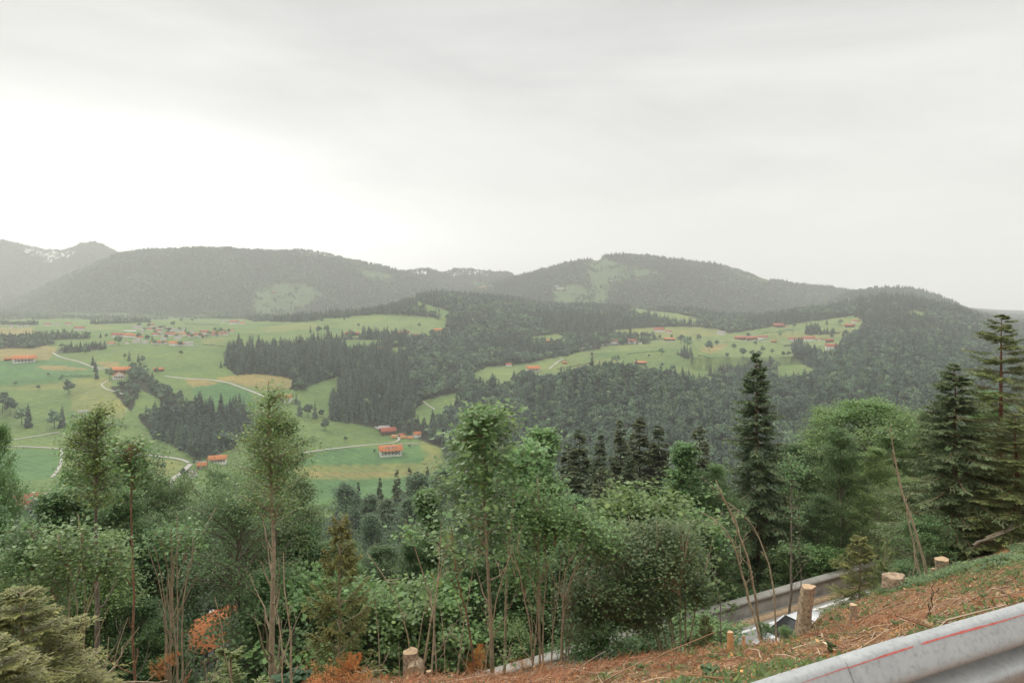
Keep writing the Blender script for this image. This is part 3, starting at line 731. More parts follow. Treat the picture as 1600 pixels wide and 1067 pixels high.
def broadleaf(seed, h=12., R_=3., base=.25, npri=60, nsec=9, nlf=14, leaf=.10, col=(.07, .12, .035), r0=None, lean=(0, 0), prof='oval',
              up=.7, bare=.0, clump=.20, var=.3, yel=.2, wob=.015, sides=5, asp=.42, tops=None):
    """returns (wood MB, leaves MB)"""
    g = np.random.default_rng(seed); W = MB(); Lf = MB()
    r0 = r0 or h * .011
    Tl = trunk_line(g, h, lean, wob, 16)
    V, Q = tubes(Tl, np.linspace(r0, .012, 16) , 8); W.add(V, Q)
    rel = np.sort(g.random(npri)) ** .85
    t = base + (1 - base) * rel * .97
    if prof == 'oval': pf = np.sin(np.clip(rel * .86 + .14, 0, 1) * math.pi) ** .7
    elif prof == 'cone': pf = (1.05 - rel) ** .75 * np.clip(.55 + rel * 2, 0, 1)
    else: pf = np.clip(.45 + rel, 0, 1) * (1.08 - rel ** 2.2)
    Lp = R_ * pf * (.65 + .5 * g.random(npri)) + .25
    az = np.arange(npri) * 2.4 + g.normal(0, .35, npri)
    el = R(20) + (up * R(50)) * (.5 + .5 * rel) + g.normal(0, .12, npri)
    P0 = interp_line(Tl, t); n = 7; q = np.linspace(0, 1, n)
    dirh = np.stack([np.cos(az), np.sin(az), np.zeros(npri)], 1)
    hor = Lp * np.cos(el); ver = Lp * np.sin(el)
    PB = P0[:, None, :] + dirh[:, None, :] * (hor[:, None] * q)[:, :, None]
    PB[:, :, 2] += ver[:, None] * (q[None] ** .9) - (.10 * Lp[:, None]) * q[None] ** 3
    PB += np.cumsum(g.normal(0, .025, PB.shape), axis=1) * Lp[:, None, None] * .5
    rb = np.clip(Lp * .013, .008, r0 * .5)
    V, Q = tubes(PB, rb[:, None] * np.linspace(1, .25, n)[None], 4); W.add(V, Q)
    # secondaries
    qs = bare + (1 - bare) * (.2 + .8 * g.random((npri, nsec)) ** .8)
    ii = np.repeat(np.arange(npri), nsec); tq = qs.ravel() * (n - 1)
    k = np.minimum(tq.astype(int), n - 2); f = (tq - k)[:, None]
    S0 = PB[ii, k] * (1 - f) + PB[ii, k + 1] * f
    pd = nrm(PB[ii, k + 1] - PB[ii, k])
    side = nrm(np.cross(pd, np.array([0, 0, 1.0])) * np.where(g.random(len(ii)) < .5, 1, -1)[:, None])
    sd_ = nrm(pd * .7 + side * (.3 + .9 * g.random((len(ii), 1))) + np.array([0, 0, 1]) * g.normal(.08, .3, (len(ii), 1)))
    Ls = (Lp[ii] * .38 * (1.15 - .6 * qs.ravel()) * (.5 + .8 * g.random(len(ii))) + .12)
    m = 4; qq = np.linspace(0, 1, m)
    SB = S0[:, None, :] + sd_[:, None, :] * (Ls[:, None] * qq)[:, :, None]
    SB[:, :, 2] -= (.12 * Ls[:, None]) * qq[None] ** 2
    V, Q = tubes(SB, (np.clip(Ls * .009, .004, .02))[:, None] * np.linspace(1, .4, m)[None], 3); W.add(V, Q)
    # leaves in clusters along the secondaries
    B2 = len(ii); tt_ = (.15 + .9 * g.random((B2, nlf))); a = np.minimum((tt_ * (m - 1)).astype(int), m - 2); ff = (tt_ * (m - 1) - a)[..., None]
    bi = np.arange(B2)[:, None]
    LP = SB[bi, a] * (1 - ff) + SB[bi, a + 1] * ff
    LP = LP + g.normal(0, 1, LP.shape) * np.array([clump, clump, clump * .45]) * (.5 + Ls[:, None, None] * .5)
    keep = g.random(LP.shape[:2]) < (.35 + .65 * g.random((B2, 1)))
    od = np.repeat(sd_[:, None, :], nlf, 1)[keep]; LP = LP[keep]
    put_leaves(Lf, g, LP, leaf, col, var, yel, 1.0, od, asp)
    return W, Lf
def conifer(seed, h=15., R_=2.2, step=.33, nb=6, nt_=12, tw=.45, base=.12, p=.8, col=(.03, .05, .022), tip=(.07, .10, .03), sub=3, sw=.022, sag=.35, e0=-8, e1=35,
            r0=None, dead=.0, wood_sides=6, gap=.12, lean=0, fan=False, rag=.3, hang=.45):
    g = np.random.default_rng(seed); W = MB(); Lf = MB(); r0 = r0 or h * .0105
    Tl = trunk_line(g, h, (lean, 0), .006, 14)
    V, Q = tubes(Tl, np.linspace(r0, .008, 14) ** 1.0, wood_sides + 2); W.add(V, Q)
    nw = int(h * (1 - base) / step)
    rel = np.repeat((np.arange(nw) + .5) / nw, nb) + g.normal(0, 1.1 / nw, nw * nb); rel = np.clip(rel, 0, .995)
    keep = g.random(len(rel)) > gap; rel = rel[keep]; B = len(rel)
    t = base + (1 - base) * rel
    Lb = (R_ * (1 - rel) ** p * (1 - rag + 2 * rag * g.random(B)) + .12)
    az = np.arange(B) * (2 * math.pi / nb) * 1.07 + g.normal(0, .35, B)
    e = R(e0) + (R(e1) - R(e0)) * rel ** 1.5 + g.normal(0, .17, B)
    P0 = interp_line(Tl, t); n = 6; q = np.linspace(0, 1, n)
    dh = np.stack([np.cos(az), np.sin(az), np.zeros(B)], 1)
    PB = P0[:, None, :] + dh[:, None, :] * ((Lb * np.cos(e))[:, None] * q)[:, :, None]
    PB[:, :, 2] += (Lb * np.sin(e))[:, None] * q - (sag * Lb * (1 - rel * .7))[:, None] * (q * (1.35 - q))[None]
    if not fan:
        V, Q = tubes(PB, np.clip(Lb * .011, .005, .05)[:, None] * np.linspace(1, .3, n)[None], 3); W.add(V, Q)
    # twigs on both sides
    qs = np.clip((np.arange(nt_)[None, :] + .5 + g.normal(0, .3, (B, nt_))) / nt_, .06 + .0, 1)
    qs = .15 + .85 * qs
    ii = np.repeat(np.arange(B), nt_ * 2); qf = np.repeat(qs, 2, axis=1).ravel()
    tq = qf * (n - 1); k = np.minimum(tq.astype(int), n - 2); f = (tq - k)[:, None]
    C = PB[ii, k] * (1 - f) + PB[ii, k + 1] * f
    pd = nrm(PB[ii, k + 1] - PB[ii, k]); sgn = np.tile([1, -1], B * nt_)[:, None]
    side = nrm(np.cross(pd, np.array([0, 0, 1.0]))) * sgn
    d = nrm(pd * .65 + side * (.75 + .25 * g.random((len(ii), 1))) + np.array([0, 0, -1]) * (.15 + hang * g.random((len(ii), 1))))
    tl = tw * (Lb[ii] / R_) ** .5 * (1.1 - .75 * qf) * (.6 + .7 * g.random(len(ii)))
    al = g.random(len(ii)) > dead; C, d, tl, ii, qf = C[al], d[al], tl[al], ii[al], qf[al]
    tint = (.75 + .5 * g.random((len(C), 1))); mixk = (qf[:, None] * .6 + g.random((len(C), 1)) * .4) ** 2
    colr = (np.array(col) * (1 - mixk) + np.array(tip) * mixk) * tint
    upv = np.array([0, 0, 1.0])
    S1 = nrm(np.cross(d, upv)) * sw; 
    V, Q = kites(C, d * tl[:, None], S1 * (1.6 if not fan else 1)); Lf.add(V, Q, 0, np.repeat(colr, 4, 0))
    S2 = nrm(np.cross(d, S1)) * sw
    V, Q = kites(C, d * tl[:, None], S2 * 1.2); Lf.add(V, Q, 0, np.repeat(colr * .9, 4, 0))
    for j in range(sub):
        u = .2 + .7 * g.random((len(C), 1)); sg = 1 if j % 2 else -1
        d2 = nrm(d * .75 + nrm(S1) * sg * (.7) + upv * g.normal(-.25, .25, (len(C), 1)))
        C2 = C + d * tl[:, None] * u; l2 = tl[:, None] * (.35 + .3 * g.random((len(C), 1)))
        S3 = nrm(np.cross(d2, upv + g.normal(0, .5, (len(C), 3)))) * sw
        V, Q = kites(C2, d2 * l2, S3 * 1.1); Lf.add(V, Q, 0, np.repeat(colr * (.85 + .4 * g.random((len(C), 1))), 4, 0))
    # needles on the branch axis itself
    for j in range(n - 1):
        a = PB[:, j]; b = PB[:, j + 1] - PB[:, j]
        if j == 0: continue
        S4 = nrm(np.cross(b, upv)) * (sw * 2.0)
        V, Q = kites(a, b * 1.3, S4); Lf.add(V, Q, 0, np.repeat(np.broadcast_to(np.array(col) * .9, (B, 3)), 4, 0))
    return W, Lf
def meshes(nm, gen, bark, lm):
    W, Lf = gen
    return (W.mesh(nm + '_wood', [M[bark]], True), Lf.mesh(nm + '_leaves', [M[lm]]))

# far, light prototypes: one mesh of two materials
TWO = []
def both(mb, tr):
    TWO.append((tr.mesh('far_trunk', [M['bark_dark']]), mb.mesh('far_crown', [M['farleaf']])))
    for V_, Q_ in zip(tr.V, tr.Q): mb.add(V_, Q_, 1, (.05, .04, .03))
    return mb.mesh('far_tree', [M['farleaf'], M['bark_dark']])
def single_tree(ki, loc, sc_, rz, label, group):
    o = empty('spruce_tree' if ki < 4 else 'broadleaf_tree', loc, label, 'tree', group, rz); o.scale = sc_
    link('trunk', TWO[ki][0], o); link('crown', TWO[ki][1], o); return o
def far_spruce(seed, h=28., R_=3.6, col=(.022, .036, .020), tiers=11, nb=8):
    g = np.random.default_rng(seed); mb = MB(); tr = MB()
    V, Q = tubes(np.array([[0, 0, 0], [0, 0, h * .5], [0, 0, h * .98]]), np.array([.28, .18, .03]), 4); tr.add(V, Q, 0, (.05, .04, .03))
    for i in range(tiers):
        rel = i / tiers; z = h * (.10 + .88 * rel); L_ = R_ * (1 - rel) ** .75
        for j in range(nb):
            a = j * 2 * math.pi / nb + i * .5 + g.normal(0, .25); l = L_ * (.7 + .55 * g.random()) + .3
            zz = z + g.normal(0, h * .018); d = np.array([math.cos(a), math.sin(a), 0]); s = np.array([-d[1], d[0], 0])
            w_ = l * .36 + .15; drop = l * (.30 + .3 * g.random())
            c0 = np.array([0, 0, zz + l * .25])
            V = [c0, d * l * .55 + s * w_ + [0, 0, zz - drop * .5], d * l + [0, 0, zz - drop], d * l * .55 - s * w_ + [0, 0, zz - drop * .5 + g.normal(0, .2)]]
            mb.add(V, [(0, 1, 2, 3)], 0, np.array(col) * (.7 + .7 * g.random()))
            V2 = [d * l * .3 + [0, 0, zz], d * l * .75 + [0, 0, zz - drop * .6], d * l * .9 + [0, 0, zz - drop - l * .22], d * l * .4 + [0, 0, zz - drop * .6 - l * .3]]
            mb.add(V2, [(0, 1, 2, 3)], 0, np.array(col) * (.6 + .5 * g.random()))
    V = [(0, 0, h)] + [(.25 * math.cos(k * 2.1), .25 * math.sin(k * 2.1), h * .93) for k in range(3)]
    mb.add(V, [(0, 1, 2), (0, 2, 3), (0, 3, 1)], 0, col)
    return both(mb, tr)
def far_broad(seed, h=18., R_=5., col=(.045, .070, .028), n=360, q=1.6, low=.12):
    g = np.random.default_rng(seed); mb = MB(); tr = MB()
    V, Q = tubes(np.array([[0, 0, 0], [.1, 0, h * .4], [0, .1, h * .7]]), np.array([.3, .2, .08]), 4); tr.add(V, Q, 0, (.05, .04, .03))
    nbk = 11; cen = []
    for i in range(nbk):
        a = i * 2.4; rr = R_ * .55 * math.sqrt((i + .3) / nbk); zc = h * (low + .28 + (.42 - low * .5) * g.random()) if i else h * .72
        cen.append((rr * math.cos(a), rr * math.sin(a), zc, R_ * (.38 + .22 * g.random()), h * (.16 + .08 * g.random())))
    cen = np.array(cen); k = g.integers(0, nbk, n)
    u = nrm(g.normal(0, 1, (n, 3))); u[:, 2] = np.where(u[:, 2] < -.3, -u[:, 2] * .6, u[:, 2])
    rr = (.75 + .3 * g.random((n, 1)))
    P = cen[k, :3] + u * rr * np.stack([cen[k, 3], cen[k, 3], cen[k, 4]], 1)
    sz = q * (.7 + .7 * g.random((n, 1))); nn = nrm(u + g.normal(0, .28, (n, 3)))
    D = nrm(np.cross(nn, g.normal(0, 1, (n, 3)))); S_ = np.cross(nn, D)
    V, Q = kites(P - D * sz * .5, D * sz, S_ * sz * .5); mb.add(V, Q, 0, np.repeat(leafcol(g, n, col, .35, .2), 4, 0))
    # inner mass so that the crown is not see-through everywhere
    for c in cen:
        m = 16; u = nrm(g.normal(0, 1, (m, 3))); P = c[:3] + u * .55 * np.array([c[3], c[3], c[4]])
        D = nrm(np.cross(u, g.normal(0, 1, (m, 3)))); S_ = np.cross(u, D); s2 = R_ * .30
        V, Q = kites(P - D * s2 * .5, D * s2, S_ * s2 * .5); mb.add(V, Q, 0, np.array(col) * .8)
    return both(mb, tr)
PROTO = [far_spruce(1, 28, 4.4, (.052, .086, .054)), far_spruce(2, 25, 4.0, (.062, .096, .058), 10, 7), far_spruce(3, 30, 5.0, (.044, .074, .048), 12, 8), far_spruce(4, 22, 4.4, (.076, .110, .064), 9, 8),
         far_broad(5, 18, 6.2, (.088, .142, .082)), far_broad(6, 16, 5.4, (.108, .166, .092)), far_broad(7, 19, 6.6, (.070, .118, .072)), far_broad(8, 14, 4.8, (.15, .215, .115))]
PH = [28, 25, 30, 22, 18, 16, 19, 14]
proto_col = bpy.data.collections.new('tree_kinds')
for i, m_ in enumerate(PROTO):
    po = bpy.data.objects.new('kind_%02d' % i, m_); proto_col.objects.link(po)

def scatter_stuff(name, pts, kind, scl, rot, label):
    me = bpy.data.meshes.new(name); me.vertices.add(len(pts)); me.vertices.foreach_set('co', np.ascontiguousarray(pts, np.float32).ravel())
    a = me.attributes.new('kind_no', 'INT', 'POINT'); a.data.foreach_set('value', np.asarray(kind, np.int32))
    a = me.attributes.new('size', 'FLOAT_VECTOR', 'POINT'); a.data.foreach_set('vector', np.ascontiguousarray(scl, np.float32).ravel())
    a = me.attributes.new('turn', 'FLOAT_VECTOR', 'POINT')
    rr = np.zeros((len(pts), 3), np.float32); rr[:, 2] = rot; rr[:, :2] = RNG.normal(0, .03, (len(pts), 2)); a.data.foreach_set('vector', rr.ravel())
    o = link(name, me); tag(o, label, None, None, 'stuff')
    ng = bpy.data.node_groups.new(name, 'GeometryNodeTree')
    ng.interface.new_socket('Geometry', in_out='INPUT', socket_type='NodeSocketGeometry'); ng.interface.new_socket('Geometry', in_out='OUTPUT', socket_type='NodeSocketGeometry')
    gi = ng.nodes.new('NodeGroupInput'); go = ng.nodes.new('NodeGroupOutput')
    ci = ng.nodes.new('GeometryNodeCollectionInfo'); ci.inputs['Collection'].default_value = proto_col
    ci.inputs['Separate Children'].default_value = True; ci.inputs['Reset Children'].default_value = True
    ip = ng.nodes.new('GeometryNodeInstanceOnPoints'); ip.inputs['Pick Instance'].default_value = True
    def na(nm, dt):
        x = ng.nodes.new('GeometryNodeInputNamedAttribute'); x.data_type = dt; x.inputs['Name'].default_value = nm
        return [s for s in x.outputs if s.enabled and s.name == 'Attribute'][0]
    ng.links.new(gi.outputs[0], ip.inputs['Points']); ng.links.new(ci.outputs[0], ip.inputs['Instance'])
    ng.links.new(na('kind_no', 'INT'), ip.inputs['Instance Index']); ng.links.new(na('size', 'FLOAT_VECTOR'), ip.inputs['Scale'])
    ng.links.new(na('turn', 'FLOAT_VECTOR'), ip.inputs['Rotation']); ng.links.new(ip.outputs[0], go.inputs[0])
    md = o.modifiers.new('scatter', 'NODES'); md.node_group = ng
    return o

def rowmax_at(px, y):
    i = np.clip(np.round((px + 500) / 5).astype(int), 0, len(GPX) - 1)
    j = np.clip((np.log(y / 150) / math.log(9400 / 150) * (len(GY) - 1)).astype(int) - 3, 0, len(GY) - 1)
    return np.where(y < 160, 5000, GMAX[i, j])
TRACKS = [
 ([(82, 552), (95, 559), (125, 566), (150, 576), (165, 578)], 5), ([(82, 552), (105, 549), (125, 548)], 4),
 ([(145, 573), (180, 578), (200, 585)], 4),
 ([(258, 588), (285, 592), (330, 594), (358, 599), (390, 611), (425, 625)], 6), ([(170, 594), (157, 602), (166, 609), (182, 613), (198, 619)], 3.5),
 ([(20, 688), (45, 684), (75, 679), (108, 674)], 4), ([(-200, 700), (40, 698), (95, 702), (130, 704), (200, 708), (240, 713), (270, 716), (290, 720), (298, 726)], 4.5),
 ([(300, 723), (325, 722)], 3), ([(298, 726), (280, 742), (268, 750), (266, 757), (275, 770), (287, 786)], 7), ([(96, 704), (97, 720), (90, 736), (80, 748)], 4),
 ([(450, 712), (500, 705), (560, 697), (600, 694), (618, 692), (626, 687), (618, 681), (606, 677), (590, 671), (582, 666)], 4.5), ([(625, 694), (655, 694)], 3.5),
 ([(661, 627), (668, 633), (680, 641)], 4), ([(858, 577), (868, 569), (876, 562), (884, 561)], 5), ([(885, 549), (910, 545), (940, 539), (1000, 536), (1060, 534)], 5),
 ([(1110, 534), (1160, 532), (1240, 536), (1300, 540)], 4), ([(270, 541), (300, 541), (352, 542)], 4), ([(640, 525), (600, 523), (560, 523)], 4),
]
def visible_w(px, y, z, h):
    top_row = HZ - F * (z + h) / y
    return top_row < rowmax_at(px, y) + F * 2.0 / y
specs = [(150, 420, 42, 40), (420, 900, 58, 0), (900, 1600, 92, 0), (1600, 2700, 150, 0), (2700, 5200, 230, 0), (5200, 8200, 520, 0)]
PTS = []
for (y0, y1, per, _) in specs:
    u0, u1 = (-330 - 800) / F, (1930 - 800) / F
    area = (u1 - u0) * (y1 ** 2 - y0 ** 2) / 2; n = int(area / per)
    y = np.sqrt(RNG.random(n) * (y1 ** 2 - y0 ** 2) + y0 ** 2); px = -330 + 2260 * RNG.random(n)
    x = (px - 800) / F * y; z = groundz(x, y); row = HZ - F * z / y
    op_, _c = cover(px, row, y)
    v = visible_w(px, y, z, 26) & (~op_ | ((y > 3000) & (fbm(x / 90., y / 90., 3) > .53) & (RNG.random(n) < .7) & (_c[:, 0] < .3)))
    PTS.append(np.stack([x, y, z, px, row], 1)[v])
PTS = np.concatenate(PTS)
# keep the tracks and the yards clear
for line, wd in TRACKS:
    P3 = np.array([hit(a, b, 400) for a, b in line])[:, :2]
    for k in range(len(P3) - 1):
        a, b = P3[k], P3[k + 1]; ab = b - a; L2 = (ab ** 2).sum()
        if L2 < 1: continue
        t = np.clip(((PTS[:, :2] - a) @ ab) / L2, 0, 1); d = np.linalg.norm(PTS[:, :2] - (a + t[:, None] * ab), axis=1)
        PTS = PTS[d > wd + 3]
x, y, z, px, row = PTS.T
kn = fbm(x / 160. + 3, y / 160., 3); kn2 = fbm(x / 60. + 50, y / 60., 3)
broad_p = np.clip((kn - .47) * 7 + .30, .06, .9)
knoll = (px > 820) & (px < 1240) & (row > 575) & (y < 1350); broad_p = np.where(knoll, .74, broad_p)
gorge = (px > 640) & (px < 860) & (row > 600) & (y < 1400); broad_p = np.where(gorge, np.clip((kn2 - .45) * 6 + .4, .1, .9), broad_p)
hillr = (px > 1280) & (row > 520); broad_p = np.where(hillr, .70, broad_p)
spr = ((px > 340) & (px < 640) & (row > 520) & (row < 700)) | ((px > 215) & (px < 400) & (row > 620)); broad_p = np.where(spr, .05, broad_p)
strip_ = ((px > 160) & (px < 305) & (row > 570) & (row < 660)); broad_p = np.where(strip_, .8, broad_p)
_keep = ~((px > 262) & (px < 388) & (y < 210)); PTS = PTS[_keep]; x, y, z, px, row, broad_p, kn, spr, strip_ = [q_[_keep] for q_ in (x, y, z, px, row, broad_p, kn, spr, strip_)]
isb = RNG.random(len(x)) < broad_p
kind = np.where(isb, 4 + np.minimum((RNG.random(len(x)) * 4).astype(int), 3), (RNG.random(len(x)) * 4).astype(int))
s_ = (.50 + .62 * RNG.random(len(x))) * np.where(isb, 1.0, .95)
s_ *= np.where(strip_, .62, 1) * np.where(spr, 1.12, 1) * np.where((y > 1300) & (row > 500) & (px < 320), .62, 1)
s_ *= np.where((y > 2700), .82, 1)
s_ *= np.where(y > 5200, .8, 1) * (.72 + .56 * fbm(x / 110. + 7, y / 110., 3))
scl = np.stack([s_ * (1.0 + .35 * RNG.random(len(x))) * np.where(y > 2700, 1.35, 1), s_, s_], 1); scl[:, 1] = scl[:, 0]
rot = RNG.random(len(x)) * 6.28
print('forest trees', len(x), 'near', (y < 900).sum())
# the trees that show largest stand on their own; the rest is one mass
height = np.array(PH)[kind] * s_
app = height / y
topr = HZ - F * (z + height) / y
def near_top(px_):  # upper edge of the foreground trees in the photograph
    return np.interp(px_, [-200, 0, 60, 120, 200, 260, 300, 340, 380, 420, 470, 520, 560, 620, 680, 720, 800, 870, 900, 1000, 1040, 1100, 1150, 1190, 1250, 1300, 1400, 1450, 1500, 1600, 1900],
                     [690, 690, 700, 650, 690, 730, 790, 760, 700, 620, 690, 770, 810, 800, 740, 660, 680, 660, 680, 670, 680, 700, 700, 600, 690, 640, 640, 600, 560, 530, 520])
seen = (topr < near_top(px)) & (px > 0) & (px < 1600) & (topr < rowmax_at(px, y) - 3)
order = np.argsort(-np.where(seen, app, 0))
pick = np.zeros(len(x), bool)
c_s = c_b = 0
for i in order:
    if not seen[i]: break
    if kind[i] < 4 and c_s < 170: pick[i] = True; c_s += 1
    elif kind[i] >= 4 and c_b < 110: pick[i] = True; c_b += 1
    if c_s >= 170 and c_b >= 110: break
rest = ~pick
for nm, a_, b_, lb in (('forest', 0, 2700, 'dark mixed forest covering the gorge, knolls and slopes of the middle distance'), ('mountain_forest', 2700, 99999, 'hazy forest covering the far mountains up to the skyline')):
    m_ = rest & (y >= a_) & (y < b_)
    scatter_stuff(nm, PTS[m_, :3] - [0, 0, .4], kind[m_], scl[m_], rot[m_], lb)
def region_words(px_, row_, d):
    if px_ < 460 and row_ > 610: return 'in the wood above the two orange roofs on the left', 'trees of the wood above the orange roofs'
    if px_ < 640 and row_ < 660 and px_ > 330: return 'in the tall spruce block right of the village', 'trees of the spruce block right of the village'
    if px_ < 320: return 'in the tree strip running down the left meadows', 'trees of the strip in the left meadows'
    if px_ < 700 and row_ > 600: return 'on the wooded slope above the white farmhouse', 'trees above the white farmhouse'
    if px_ < 860: return 'in the wooded gorge right of the white farmhouse', 'trees in the gorge'
    if px_ < 1250: return 'on the wooded knoll in front of the right meadows', 'trees on the wooded knoll'
    return 'on the steep forest slope under the right-hand hill', 'trees on the right-hand forest slope'
for i in np.where(pick)[0]:
    sp = kind[i] < 4
    wd, gp_ = region_words(px[i], row[i], y[i])
    single_tree(kind[i], (x[i], y[i], z[i] - .4), tuple(scl[i]), rot[i], ('pointed dark spruce ' if sp else 'rounded green tree ') + wd, ('spruce ' if sp else 'broadleaf ') + gp_)

VIL = [ # village and hamlets: (px, base row, width px, style)
 (124, 516, 13, 'r'), (74, 509, 9, 'r'), (89, 508, 6, 'g'), (107, 508, 8, 'r'), (42, 511, 6, 'g'), (31, 512, 6, 'g'), (17, 513, 5, 'w'), (18, 511, 4, 'g'),
 (215, 514, 11, 'g'), (226, 516, 8, 'g'), (236, 511, 10, 'r'), (234, 516, 8, 'r'), (243, 515, 8, 'g'), (251, 514, 9, 'r'), (262, 516, 10, 'g'), (270, 517, 8, 'g'), (277, 518, 7, 'w'), (247, 519, 9, 'r'),
 (184, 527, 15, 'r'), (201, 527, 13, 'o'), (214, 528, 12, 'o'), (219, 530, 9, 'r'), (243, 525, 10, 'r'), (256, 531, 8, 'g'), (266, 525, 12, 'r'), (276, 525, 9, 'o'), (278, 530, 9, 'g'), (290, 525, 11, 'o'), (299, 527, 9, 'r'),
 (309, 526, 11, 'r'), (319, 522, 12, 'r'), (317, 527, 9, 'r'), (330, 523, 11, 'r'), (336, 526, 8, 'r'), (341, 523, 7, 'o'), (351, 524, 9, 'r'), (349, 519, 6, 'r'), (362, 519, 6, 'o'),
 (243, 538, 11, 'o'), (255, 538, 11, 'r'), (273, 540, 14, 'o'), (285, 540, 9, 'o'), (295, 540, 12, 'g'), (174, 539, 10, 'o'), (198, 538, 8, 'rg'), (213, 536, 10, 'g'), (227, 537, 9, 'g'), (264, 521, 7, 'g'), (300, 520, 7, 'g'),
 (222, 521, 6, 'w'), (284, 520, 6, 'g'), (253, 524, 6, 'w'), (288, 515, 5, 'w'), (350, 504, 7, 'w'), (366, 506, 13, 'r'), (379, 507, 8, 'o')]
VIL_SPOTS = [v for v in VIL if v[0] > 170 and v[1] > 508]
